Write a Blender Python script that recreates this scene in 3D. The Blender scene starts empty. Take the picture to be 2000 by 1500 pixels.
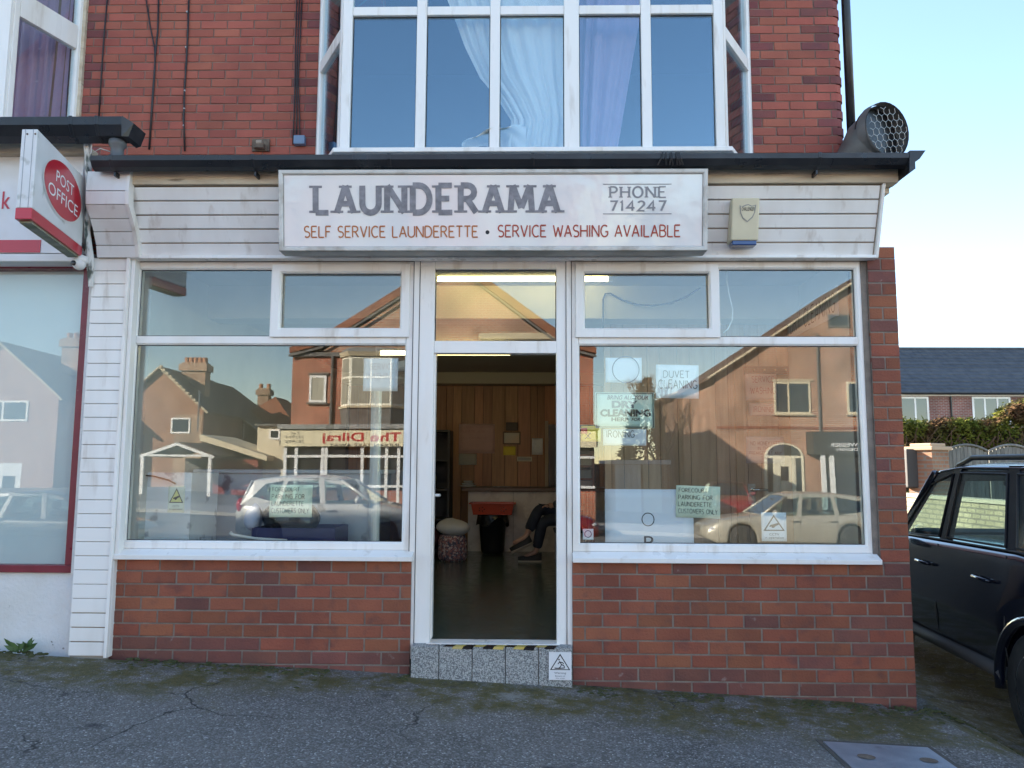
import bpy, bmesh, math, random
from math import sin, cos, pi, radians as rad
from mathutils import Vector as V, Matrix
random.seed(11)
sc = bpy.context.scene
# ---------------------------------------------------------------- camera
F, CAMZ = 1500.0, 1.41
RC = Matrix.Rotation(rad(1.12), 3, 'Z') @ Matrix.Rotation(rad(90 + 6.08), 3, 'X') @ Matrix.Rotation(rad(0.26), 3, 'Z')
cd = bpy.data.cameras.new('camera'); cam = bpy.data.objects.new('camera', cd); sc.collection.objects.link(cam)
cam.matrix_world = Matrix.Translation((0, 0, CAMZ)) @ RC.to_4x4()
cd.sensor_width = 36; cd.lens = F / 2000 * 36; cd.clip_start = .05; cd.clip_end = 2000
sc.camera = cam
# ---------------------------------------------------------------- light
SUN_AZ, SUN_EL = rad(50), rad(21.5)          # azimuth measured from +Y towards -X (behind the shop, to the left)
w = bpy.data.worlds.new('World'); sc.world = w; w.use_nodes = True
nt = w.node_tree; bg = nt.nodes['Background']
sky = nt.nodes.new('ShaderNodeTexSky'); sky.sky_type = 'NISHITA'; sky.sun_disc = False
sky.sun_elevation = SUN_EL; sky.sun_rotation = -SUN_AZ; sky.air_density = 1.0; sky.dust_density = .05; sky.ozone_density = 1.0
nt.links.new(sky.outputs[0], bg.inputs[0]); bg.inputs[1].default_value = .10
sd = bpy.data.lights.new('sun', 'SUN'); so = bpy.data.objects.new('sun', sd); sc.collection.objects.link(so)
sd.energy = 5.0; sd.angle = rad(.5); sd.color = (1, .9, .76)
tosun = V((-sin(SUN_AZ) * cos(SUN_EL), cos(SUN_AZ) * cos(SUN_EL), sin(SUN_EL)))
so.rotation_euler = tosun.to_track_quat('Z', 'Y').to_euler()
sc.view_settings.view_transform = 'Standard'; sc.view_settings.look = 'None'
sc.view_settings.exposure = 2.3; sc.view_settings.gamma = 1; sc.view_settings.use_curve_mapping = False
sc.render.engine = 'CYCLES'
# ---------------------------------------------------------------- pixel helpers
C0 = V((0, 0, CAMZ))
def ray(px, py): return RC @ V(((px - 1000) / F, (750 - py) / F, -1))
def at(px, py, Y): d = ray(px, py); return C0 + d * (Y / d.y)
def X(px, Y, py=800): return at(px, py, Y).x
def Z(py, Y, px=1000): return at(px, py, Y).z
YG = 5.163
def mir(px, py, D): p = at(px, py, YG + D); return V((p.x, YG - D, p.z))   # a point seen mirrored in the shop glass, D metres in front of it
# ---------------------------------------------------------------- objects
def link(o): sc.collection.objects.link(o); return o
def tag(o, label, cat, group=None, kind=None):
    if label: o['label'] = label
    if cat: o['category'] = cat
    if group: o['group'] = group
    if kind: o['kind'] = kind
    return o
def thing(name, label, cat, loc=(0, 0, 0), rz=0, group=None):
    o = link(bpy.data.objects.new(name, None)); o.location = loc; o.rotation_euler = (0, 0, rz); o.empty_display_size = .1
    return tag(o, label, cat, group)
def copy_tree(o, parent=None):
    c = link(o.copy()); c.parent = parent
    for ch in o.children: copy_tree(ch, c)
    return c
class MB:
    def __init__(s): s.v = []; s.f = []
    def add(s, vs, fs):
        n = len(s.v); s.v += [V(p) for p in vs]; s.f += [tuple(i + n for i in f) for f in fs]; return s
    def box(s, x0, x1, y0, y1, z0, z1):
        return s.add([(x, y, z) for z in (z0, z1) for y in (y0, y1) for x in (x0, x1)],
                     [(0, 2, 3, 1), (4, 5, 7, 6), (0, 1, 5, 4), (2, 6, 7, 3), (0, 4, 6, 2), (1, 3, 7, 5)])
    def hexa(s, a, b):    # two quads (lists of 4), bridged
        return s.add(list(a) + list(b), [(3, 2, 1, 0), (4, 5, 6, 7)] + [(i, (i + 1) % 4, 4 + (i + 1) % 4, 4 + i) for i in range(4)])
    def quad(s, a, b, c, d): return s.add([a, b, c, d], [(0, 1, 2, 3)])
    def prism(s, pts, off):    # planar polygon pushed along off
        n = len(pts); off = V(off)
        return s.add([V(p) for p in pts] + [V(p) + off for p in pts],
                     [tuple(range(n))[::-1], tuple(range(n, 2 * n))] + [(i, (i + 1) % n, n + (i + 1) % n, n + i) for i in range(n)])
    def tube(s, path, r, n=8, caps=True):
        path = [V(p) for p in path]; rr = r if isinstance(r, (list, tuple)) else [r] * len(path)
        base = len(s.v); prev = None
        for i, p in enumerate(path):
            t = (path[min(i + 1, len(path) - 1)] - path[max(i - 1, 0)]).normalized()
            u = prev - t * prev.dot(t) if prev else t.orthogonal()
            if u.length < 1e-5: u = t.orthogonal()
            u.normalize(); prev = u; q = t.cross(u)
            s.v += [p + (u * cos(2 * pi * k / n) + q * sin(2 * pi * k / n)) * rr[i] for k in range(n)]
        for i in range(len(path) - 1):
            for k in range(n):
                a = base + i * n; s.f.append((a + k, a + (k + 1) % n, a + n + (k + 1) % n, a + n + k))
        if caps:
            s.f.append(tuple(base + k for k in range(n))[::-1]); s.f.append(tuple(base + (len(path) - 1) * n + k for k in range(n)))
        return s
    def lathe(s, prof, c=(0, 0, 0), axis='Z', n=24, caps=True):
        base = len(s.v); c = V(c)
        for r, h in prof:
            for k in range(n):
                a = 2 * pi * k / n; p = (r * cos(a), r * sin(a), h)
                s.v.append(c + V(p if axis == 'Z' else ((p[0], p[2], p[1]) if axis == 'Y' else (p[2], p[0], p[1]))))
        for i in range(len(prof) - 1):
            for k in range(n):
                a = base + i * n; s.f.append((a + k, a + (k + 1) % n, a + n + (k + 1) % n, a + n + k))
        if caps:
            s.f.append(tuple(base + k for k in range(n))[::-1]); s.f.append(tuple(base + (len(prof) - 1) * n + k for k in range(n)))
        return s
    def grid(s, fn, nu, nv):
        base = len(s.v)
        for j in range(nv + 1):
            for i in range(nu + 1): s.v.append(V(fn(i / nu, j / nv)))
        for j in range(nv):
            for i in range(nu):
                a = base + j * (nu + 1) + i; s.f.append((a, a + 1, a + nu + 2, a + nu + 1))
        return s
    def ball(s, c, r, n=12, m=8):
        c = V(c); r = V(r) if not isinstance(r, (int, float)) else V((r, r, r))
        return s.grid(lambda u, v: c + V((r.x * cos(2 * pi * u) * sin(pi * v), r.y * sin(2 * pi * u) * sin(pi * v), r.z * cos(pi * v))), n, m)
    def ring(s, x0, x1, z0, z1, w, yf, yb, ch=.012, slope=None):
        """rectangular frame facing -Y: mitred, front at yf, back at yb, inner chamfer ch"""
        def rc(d, y): return [(x0 + d, y, z0 + d), (x1 - d, y, z0 + d), (x1 - d, y, z1 - d), (x0 + d, y, z1 - d)]
        e = .003
        rings = [rc(0, yb), rc(0, yf + e), rc(e, yf), rc(w - ch, yf), rc(w, yf + ch), rc(w, yb)]
        base = len(s.v)
        for r in rings: s.v += [V(p) for p in r]
        for k in range(len(rings)):
            a = base + k * 4; b = base + ((k + 1) % len(rings)) * 4
            for i in range(4): s.f.append((a + i, a + (i + 1) % 4, b + (i + 1) % 4, b + i))
        return s
    def build(s, name, mat, parent=None, smooth=False, bevel=0, label=None, cat=None, group=None, kind=None, seg=2, weld=False):
        off = V((0, 0, 0))
        if parent is not None and parent.rotation_euler.z == 0 and not parent.get('_local'):
            q = parent
            while q is not None: off += q.location; q = q.parent
        me = bpy.data.meshes.new(name); me.from_pydata([p - off for p in s.v], [], s.f)
        if weld:
            bm = bmesh.new(); bm.from_mesh(me); bmesh.ops.remove_doubles(bm, verts=bm.verts, dist=1e-4)
            bmesh.ops.recalc_face_normals(bm, faces=bm.faces); bm.to_mesh(me); bm.free()
        me.materials.append(mat)
        if smooth: me.polygons.foreach_set('use_smooth', [True] * len(me.polygons))
        o = link(bpy.data.objects.new(name, me)); o.parent = parent
        if bevel:
            m = o.modifiers.new('bevel', 'BEVEL'); m.width = bevel; m.segments = seg; m.limit_method = 'ANGLE'; m.angle_limit = rad(40)
        if smooth and bevel: pass
        return tag(o, label, cat, group, kind)
def bx(name, mat, parent, *a, **k): return MB().box(*a).build(name, mat, parent, **k)
# ---------------------------------------------------------------- materials
MATS = {}
def P(name, c1, c2=None, ns=8, rough=.5, metal=0, bump=0, bs=60, rnd=0, coat=0, spec=.5, stretch=(1, 1, 1), lo=.35, hi=.65, emit=None, es=0, rr=0, c3=None, ns3=2, lo3=.55, hi3=.7, sheen=0, detail=6, trans=0, local=False):
    if name in MATS: return MATS[name]
    m = bpy.data.materials.new(name); m.use_nodes = True; t = m.node_tree; N = t.nodes; L = t.links; b = N['Principled BSDF']
    b.inputs['Roughness'].default_value = rough; b.inputs['Metallic'].default_value = metal
    b.inputs['Coat Weight'].default_value = coat; b.inputs['Coat Roughness'].default_value = .06; b.inputs['Specular IOR Level'].default_value = spec
    b.inputs['Base Color'].default_value = (*c1, 1)
    if sheen: b.inputs['Sheen Weight'].default_value = sheen
    if trans: b.inputs['Transmission Weight'].default_value = trans
    if emit: b.inputs['Emission Color'].default_value = (*emit, 1); b.inputs['Emission Strength'].default_value = es
    if local: g = N.new('ShaderNodeTexCoord'); src = g.outputs['Object']
    else: g = N.new('ShaderNodeNewGeometry'); src = g.outputs['Position']
    mp = N.new('ShaderNodeMapping'); mp.inputs['Scale'].default_value = stretch; L.new(src, mp.inputs['Vector'])
    col = None
    def noise(scale, d=detail):
        n = N.new('ShaderNodeTexNoise'); n.inputs['Scale'].default_value = scale; n.inputs['Detail'].default_value = d; L.new(mp.outputs[0], n.inputs['Vector']); return n
    def ramp(n, a, bb):
        r = N.new('ShaderNodeMapRange'); r.inputs[1].default_value = a; r.inputs[2].default_value = bb; L.new(n.outputs[0], r.inputs[0]); return r.outputs[0]
    def mix(f, a, bb):
        x = N.new('ShaderNodeMix'); x.data_type = 'RGBA'
        if isinstance(f, float): x.inputs[0].default_value = f
        else: L.new(f, x.inputs[0])
        for k, q in ((6, a), (7, bb)):
            if isinstance(q, tuple): x.inputs[k].default_value = (*q, 1)
            else: L.new(q, x.inputs[k])
        return x.outputs[2]
    if c2: col = mix(ramp(noise(ns), lo, hi), c1, c2)
    if c3: col = mix(ramp(noise(ns3), lo3, hi3), col or c1, c3)
    if rnd:
        oi = N.new('ShaderNodeObjectInfo'); hs = N.new('ShaderNodeHueSaturation')
        r = N.new('ShaderNodeMapRange'); r.inputs[3].default_value = 1 - rnd; r.inputs[4].default_value = 1 + rnd; L.new(oi.outputs['Random'], r.inputs[0]); L.new(r.outputs[0], hs.inputs['Value'])
        mm = N.new('ShaderNodeMath'); mm.operation = 'MULTIPLY'; mm.inputs[1].default_value = 7.31; L.new(oi.outputs['Random'], mm.inputs[0])
        fr = N.new('ShaderNodeMath'); fr.operation = 'FRACT'; L.new(mm.outputs[0], fr.inputs[0])
        r2 = N.new('ShaderNodeMapRange'); r2.inputs[3].default_value = .5 - rnd * .035; r2.inputs[4].default_value = .5 + rnd * .035; L.new(fr.outputs[0], r2.inputs[0]); L.new(r2.outputs[0], hs.inputs['Hue'])
        if col: L.new(col, hs.inputs['Color'])
        else: hs.inputs['Color'].default_value = (*c1, 1)
        col = hs.outputs[0]
    if col: L.new(col, b.inputs['Base Color'])
    if bump:
        bp = N.new('ShaderNodeBump'); bp.inputs['Strength'].default_value = bump; bp.inputs['Distance'].default_value = .01
        L.new(noise(bs, 4).outputs[0], bp.inputs['Height']); L.new(bp.outputs[0], b.inputs['Normal'])
    if rr:
        n = noise(ns * 1.7); r = N.new('ShaderNodeMapRange'); r.inputs[1].default_value = .3; r.inputs[2].default_value = .7; r.inputs[3].default_value = max(rough - rr, .02); r.inputs[4].default_value = rough + rr
        L.new(n.outputs[0], r.inputs[0]); L.new(r.outputs[0], b.inputs['Roughness'])
    MATS[name] = m; return m
def glass_mat(name, base=.16, tint=(.93, .96, .95), rough=0.0, wob=0.0, gcol=(1, 1, 1)):
    m = bpy.data.materials.new(name); m.use_nodes = True; t = m.node_tree; N = t.nodes; L = t.links; N.remove(N['Principled BSDF']); out = N['Material Output']
    tr = N.new('ShaderNodeBsdfTransparent'); tr.inputs[0].default_value = (*tint, 1)
    gl = N.new('ShaderNodeBsdfGlossy'); gl.inputs['Roughness'].default_value = rough; gl.inputs[0].default_value = (*gcol, 1)
    lw = N.new('ShaderNodeLayerWeight'); lw.inputs[0].default_value = .5
    pw = N.new('ShaderNodeMath'); pw.operation = 'POWER'; pw.inputs[1].default_value = 4; L.new(lw.outputs['Facing'], pw.inputs[0])
    ma = N.new('ShaderNodeMapRange'); ma.inputs[3].default_value = base; ma.inputs[4].default_value = .95; L.new(pw.outputs[0], ma.inputs[0])
    mx = N.new('ShaderNodeMixShader'); L.new(ma.outputs[0], mx.inputs[0]); L.new(tr.outputs[0], mx.inputs[1]); L.new(gl.outputs[0], mx.inputs[2]); L.new(mx.outputs[0], out.inputs[0])
    if wob:
        g = N.new('ShaderNodeNewGeometry'); n = N.new('ShaderNodeTexNoise'); n.inputs['Scale'].default_value = 1.1; n.inputs['Detail'].default_value = 1; L.new(g.outputs['Position'], n.inputs['Vector'])
        bp = N.new('ShaderNodeBump'); bp.inputs['Strength'].default_value = 1; bp.inputs['Distance'].default_value = wob; L.new(n.outputs[0], bp.inputs['Height']); L.new(bp.outputs[0], gl.inputs['Normal'])
    return m
def brick_tex(name, c1, c2, mortar, scale=1.0, bw=.23, bh=.078, ms=.012, bump=.4, rough=.85, off=.5):
    """masonry too far off to tell its pieces apart"""
    m = bpy.data.materials.new(name); m.use_nodes = True; t = m.node_tree; N = t.nodes; L = t.links; b = N['Principled BSDF']; b.inputs['Roughness'].default_value = rough
    g = N.new('ShaderNodeNewGeometry'); s = N.new('ShaderNodeSeparateXYZ'); L.new(g.outputs['Position'], s.inputs[0])
    a = N.new('ShaderNodeMath'); L.new(s.outputs[0], a.inputs[0]); L.new(s.outputs[1], a.inputs[1])
    c = N.new('ShaderNodeCombineXYZ'); L.new(a.outputs[0], c.inputs[0]); L.new(s.outputs[2], c.inputs[1])
    bt = N.new('ShaderNodeTexBrick'); bt.inputs['Scale'].default_value = scale; bt.inputs['Brick Width'].default_value = bw; bt.inputs['Row Height'].default_value = bh; bt.inputs['Mortar Size'].default_value = ms; bt.offset = off
    bt.inputs['Color1'].default_value = (*c1, 1); bt.inputs['Color2'].default_value = (*c2, 1); bt.inputs['Mortar'].default_value = (*mortar, 1); L.new(c.outputs[0], bt.inputs['Vector'])
    n = N.new('ShaderNodeTexNoise'); n.inputs['Scale'].default_value = .9; n.inputs['Detail'].default_value = 8; L.new(g.outputs['Position'], n.inputs['Vector'])
    r = N.new('ShaderNodeMapRange'); r.inputs[1].default_value = .3; r.inputs[2].default_value = .7; r.inputs[3].default_value = .62; r.inputs[4].default_value = 1.25; L.new(n.outputs[0], r.inputs[0])
    mx = N.new('ShaderNodeVectorMath'); mx.operation = 'SCALE'; L.new(bt.outputs[0], mx.inputs[0]); L.new(r.outputs[0], mx.inputs['Scale']); L.new(mx.outputs[0], b.inputs['Base Color'])
    bp = N.new('ShaderNodeBump'); bp.inputs['Strength'].default_value = bump; bp.inputs['Distance'].default_value = .01; bp.invert = True; L.new(bt.outputs['Fac'], bp.inputs['Height']); L.new(bp.outputs[0], b.inputs['Normal'])
    return m
UPVC = P('upvc', (.84, .82, .79), (.76, .71, .64), ns=1.6, rough=.32, lo=.5, hi=.75, c3=(.45, .37, .28), ns3=5, lo3=.58, hi3=.9, rr=.08, stretch=(2.2, 2.2, .45))
UPVCB = P('upvc_board', (.82, .80, .77), (.75, .72, .68), ns=2.2, rough=.4, lo=.45, hi=.7, stretch=(2.5, 2.5, .5), c3=(.40, .32, .25), ns3=5, lo3=.60, hi3=.9)
SEALM = P('rubber_seal', (.015, .015, .016), rough=.5)
GLASS = glass_mat('window_glass', .078, wob=.0006)
GLASSU = glass_mat('upper_glass', .17, wob=.002, gcol=(.66, .86, 1))  # the mirrored sky's blue is partly put into the reflection colour
GLASSF = glass_mat('frosted_window_glass', .05, wob=.001)
BRICKL = P('brick_lower', (.285, .092, .048), (.215, .066, .038), ns=3, rough=.85, bump=.5, bs=70, rnd=.16, c3=(.15, .055, .042), ns3=9, lo3=.55, hi3=.75)
BRICKD = P('brick_plinth', (.20, .072, .052), (.14, .056, .046), ns=5, rough=.88, bump=.5, bs=70, rnd=.15, c3=(.33, .27, .24), ns3=14, lo3=.68, hi3=.8)
BRICKU = P('brick_upper', (.37, .105, .070), (.30, .082, .058), ns=3, rough=.82, bump=.35, bs=80, rnd=.13)
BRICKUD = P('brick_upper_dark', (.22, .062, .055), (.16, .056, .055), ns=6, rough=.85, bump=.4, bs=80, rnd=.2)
MORT = P('mortar', (.25, .21, .175), (.17, .14, .12), ns=12, rough=.95, bump=.6, bs=120)
MORTU = P('mortar_dark', (.19, .14, .115), (.30, .23, .19), ns=9, rough=.95, bump=.5, bs=120, lo=.5, hi=.75)
BLACKP = P('black_plastic', (.012, .013, .016), (.028, .03, .034), ns=6, rough=.34, lo=.5, hi=.8, rr=.1)
CREAMT = P('peeling_cream_timber', (.66, .56, .42), (.50, .40, .28), ns=6, rough=.75, bump=.6, bs=30, stretch=(.5, 1, 3), c3=(.25, .19, .13), ns3=10, lo3=.62, hi3=.72)
DARKT = P('weathered_header', (.26, .20, .15), (.42, .35, .27), ns=5, rough=.8, bump=.4, bs=40, stretch=(.3, 1, 2))
LEAD = P('lead_flashing', (.20, .20, .20), (.33, .33, .32), ns=9, rough=.6, metal=.3, bump=.6, bs=20, c3=(.09, .095, .06), ns3=6, lo3=.55, hi3=.7)
WHITEP = P('white_paint', (.75, .75, .76), (.68, .67, .64), ns=4, rough=.45)
PAPER = P('paper', (.74, .77, .80), (.68, .71, .75), ns=12, rough=.8, bump=.25, bs=10)
GREENP = P('green_paper', (.76, .81, .64), (.71, .77, .6), ns=10, rough=.8, bump=.3, bs=9)
PINKP = P('pink_paper', (.66, .44, .40), (.6, .39, .36), ns=6, rough=.8)
YELP = P('yellow_paper', (.75, .58, .06), rough=.7)
INK = P('ink', (.02, .02, .025), rough=.6); INKG = P('pencil_ink', (.10, .10, .13), rough=.7); REDINK = P('red_ink', (.45, .10, .11), rough=.7)
BLK = P('black_gloss', (.012, .012, .014), rough=.25)
GREY = P('grey_metal', (.33, .33, .34), rough=.4, metal=.8)
MAROON = P('maroon_paint', (.20, .018, .035), (.16, .015, .028), ns=8, rough=.35, rr=.1, c3=(.55, .50, .46), ns3=7, lo3=.72, hi3=.76)
REDS = P('post_red', (.50, .012, .03), rough=.28, coat=.3)
# ---------------------------------------------------------------- lettering
def E(cx, cy, rx, ry, a0, a1, n=12): return [(cx + rx * cos(rad(a0 + (a1 - a0) * i / n)), cy + ry * sin(rad(a0 + (a1 - a0) * i / n))) for i in range(n + 1)]
G = {
 'A': (4, [[(0, 0), (2, 6)], [(2, 6), (4, 0)], [(.75, 2), (3.25, 2)]]),
 'B': (3.4, [[(0, 0), (0, 6)], [(0, 6), (1.6, 6)] + E(1.6, 4.6, 1.5, 1.4, 90, -90, 8) + [(0, 3.2)], [(0, 3.2), (1.8, 3.2)] + E(1.8, 1.6, 1.6, 1.6, 90, -90, 8) + [(0, 0)]]),
 'C': (3.8, [E(2.2, 3, 2.2, 3, 50, 310, 16)]),
 'D': (4, [[(0, 0), (0, 6)], [(0, 6), (1.4, 6)] + E(1.4, 3, 2.5, 3, 90, -90, 12) + [(0, 0)]]),
 'E': (3.2, [[(0, 0), (0, 6)], [(0, 6), (3.1, 6)], [(0, 3.1), (2.5, 3.1)], [(0, 0), (3.2, 0)]]),
 'F': (3, [[(0, 0), (0, 6)], [(0, 6), (3, 6)], [(0, 3.1), (2.4, 3.1)]]),
 'G': (4, [E(2.2, 3, 2.2, 3, 50, 330, 16) + [(4, 2.6), (2.6, 2.6)]]),
 'H': (3.8, [[(0, 0), (0, 6)], [(3.8, 0), (3.8, 6)], [(0, 3.1), (3.8, 3.1)]]),
 'I': (.6, [[(.3, 0), (.3, 6)]]),
 'J': (2.4, [[(2, 6), (2, 1.2)] + E(1, 1.2, 1, 1.2, 0, -150, 8)]),
 'K': (3.6, [[(0, 0), (0, 6)], [(3.3, 6), (.2, 2.8)], [(1.2, 3.6), (3.6, 0)]]),
 'L': (3, [[(0, 6), (0, 0)], [(0, 0), (3, 0)]]),
 'M': (5, [[(0, 0), (.5, 6)], [(.5, 6), (2.5, 1)], [(2.5, 1), (4.5, 6)], [(4.5, 6), (5, 0)]]),
 'N': (4, [[(0, 0), (0, 6)], [(0, 6), (4, 0)], [(4, 0), (4, 6)]]),
 'O': (4.4, [E(2.2, 3, 2.2, 3, 90, 450, 20)]),
 'P': (3.2, [[(0, 0), (0, 6)], [(0, 6), (1.5, 6)] + E(1.5, 4.4, 1.6, 1.6, 90, -90, 8) + [(0, 2.8)]]),
 'Q': (4.4, [E(2.2, 3, 2.2, 3, 90, 450, 20), [(2.6, 1.5), (4.4, -.4)]]),
 'R': (3.6, [[(0, 0), (0, 6)], [(0, 6), (1.5, 6)] + E(1.5, 4.5, 1.6, 1.5, 90, -90, 8) + [(0, 3)], [(1.5, 3), (3.6, 0)]]),
 'S': (3.2, [E(1.6, 4.5, 1.5, 1.5, 40, 250, 10) + E(1.6, 1.5, 1.6, 1.5, 80, -140, 10)]),
 'T': (3.6, [[(1.8, 0), (1.8, 6)], [(0, 6), (3.6, 6)]]),
 'U': (3.8, [[(0, 6), (0, 2)] + E(1.9, 2, 1.9, 2, 180, 360, 10) + [(3.8, 6)]]),
 'V': (3.8, [[(0, 6), (1.9, 0)], [(1.9, 0), (3.8, 6)]]),
 'W': (5.4, [[(0, 6), (1.3, 0)], [(1.3, 0), (2.7, 5)], [(2.7, 5), (4.1, 0)], [(4.1, 0), (5.4, 6)]]),
 'X': (3.6, [[(0, 0), (3.6, 6)], [(0, 6), (3.6, 0)]]),
 'Y': (3.6, [[(0, 6), (1.8, 3)], [(3.6, 6), (1.8, 3)], [(1.8, 3), (1.8, 0)]]),
 '&': (3.6, [[(3.6, 0), (.8, 4.4)] + E(1.6, 5, .8, .9, 200, -20, 8) + [(.5, 2.6)] + E(1.3, 1.4, 1.2, 1.4, 150, 330, 8) + [(3.4, 2.6)]]),
 '1': (1.6, [[(.2, 5), (.9, 6), (.9, 0)]]), '2': (3, [E(1.5, 4.4, 1.4, 1.6, 160, -30, 8) + [(0, 0), (3, 0)]]),
 '4': (3.4, [[(2.4, 0), (2.4, 6), (0, 1.8), (3.4, 1.8)]]), '7': (3, [[(0, 6), (3, 6), (1.1, 0)]]), '.': (.6, [[(.1, 0), (.5, 0)]]), '*': (1.2, [E(.6, 2.7, .35, .35, 0, 360, 8)]), ' ': (2.0, []),
}
def ribbon(mb, pts, w, mapf, d):
    P2 = [V((p[0], p[1])) for p in pts]; closed = (P2[0] - P2[-1]).length < 1e-4 and len(P2) > 3
    if closed: P2 = P2[:-1]
    n = len(P2); b = len(mb.v)
    for i in range(n):
        a = P2[(i - 1) % n] if (closed or i) else P2[0]; c = P2[(i + 1) % n] if (closed or i < n - 1) else P2[-1]
        t1 = (P2[i] - a); t2 = (c - P2[i])
        if t1.length < 1e-6: t1 = t2
        if t2.length < 1e-6: t2 = t1
        t1.normalize(); t2.normalize(); t = (t1 + t2); t = t.normalized() if t.length > .2 else t1
        k = 1 / max(.5, t.dot(t1)); nn = V((-t.y, t.x)) * (w / 2 * k)
        for q in (P2[i] + nn, P2[i] - nn): mb.v.append(V(mapf(q.x, q.y, d)))
    for i in range(n if closed else n - 1):
        j = (i + 1) % n; mb.f.append((b + 2 * i, b + 2 * i + 1, b + 2 * j + 1, b + 2 * j))
def strokes(s, p, ux, uz, W, H, sw=.5, serif=0, jit=0, gap=1.3, vert=1.0, seed=1):
    """single-stroke lettering filling the W x H box whose lower left corner is p"""
    rnd = random.Random(seed); p, ux, uz = V(p), V(ux).normalized(), V(uz).normalized(); nrm = ux.cross(uz)
    tot = sum(G[c][0] + gap for c in s) - gap; kx = W / tot; kz = H / 6; mb = MB(); x = 0; d = 0
    for c in s:
        wd, st = G[c]; jy = rnd.uniform(-1, 1) * jit; sl = rnd.uniform(-1, 1) * jit * .12; sh = 1 + rnd.uniform(-1, 1) * jit * .12
        mf = lambda a, b, dd, x=x, jy=jy, sl=sl, sh=sh: p + ux * ((x + a + sl * b) * kx) + uz * ((b * sh + jy) * kz) + nrm * (-dd)
        mf2 = lambda a, b, dd, mf=mf: mf(a, b, -dd)
        for pl in st:
            d += .00012
            th = sw * (vert if abs(pl[0][1] - pl[-1][1]) < 1.2 and len(pl) == 2 else 1)
            ribbon(mb, pl, th, mf2, d % .0018 + .0004)
            if serif and len(pl) == 2 and abs(pl[0][1] - pl[1][1]) > 3:
                for q in pl:
                    if q[1] in (0, 6): d += .00012; ribbon(mb, [(q[0] - serif, q[1] + (.22 if q[1] == 0 else -.22)), (q[0] + serif, q[1] + (.22 if q[1] == 0 else -.22))], .5, mf2, d % .0018 + .0004)
        x += wd + gap
    return mb
def words(s, p, ux, uz, W, H, mat, parent, gap=1.3, **k):
    wd = lambda t: sum(G[c][0] + gap for c in t) - gap
    tot = wd(s); x = 0
    for t in s.split(' '):
        strokes(t, V(p) + V(ux).normalized() * (W * x / tot), ux, uz, W * wd(t) / tot, H, gap=gap, **k).build('lettering', mat, parent); x += wd(t) + 2 * gap + G[' '][0]
def ftext(s, p, ux, uz, W, H, bold=0, shear=0):
    """printed lettering (built-in face) fitted into the W x H box"""
    c = bpy.data.curves.new('t', 'FONT'); c.body = s; c.offset = bold; c.shear = shear; c.resolution_u = 3
    o = link(bpy.data.objects.new('t', c)); dg = bpy.context.evaluated_depsgraph_get(); me = bpy.data.meshes.new_from_object(o.evaluated_get(dg))
    vs = [v.co.copy() for v in me.vertices]; fs = [tuple(q.vertices) for q in me.polygons]
    bpy.data.objects.remove(o); bpy.data.curves.remove(c); bpy.data.meshes.remove(me)
    x0 = min(v.x for v in vs); x1 = max(v.x for v in vs); y0 = min(v.y for v in vs); y1 = max(v.y for v in vs)
    p, ux, uz = V(p), V(ux).normalized(), V(uz).normalized(); nn = ux.cross(uz) * .0012
    return MB().add([p + ux * ((v.x - x0) / (x1 - x0) * W) + uz * ((v.y - y0) / (y1 - y0) * H) + nn for v in vs], fs)
EX, EZ = V((1, 0, 0)), V((0, 0, 1))
def pbox(a, b, c, d, Y):    # pixel rectangle -> lower left point, width, height on plane Y
    p = at(a, d, Y); q = at(c, b, Y); return V((p.x, Y, p.z)), q.x - p.x, q.z - p.z
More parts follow.
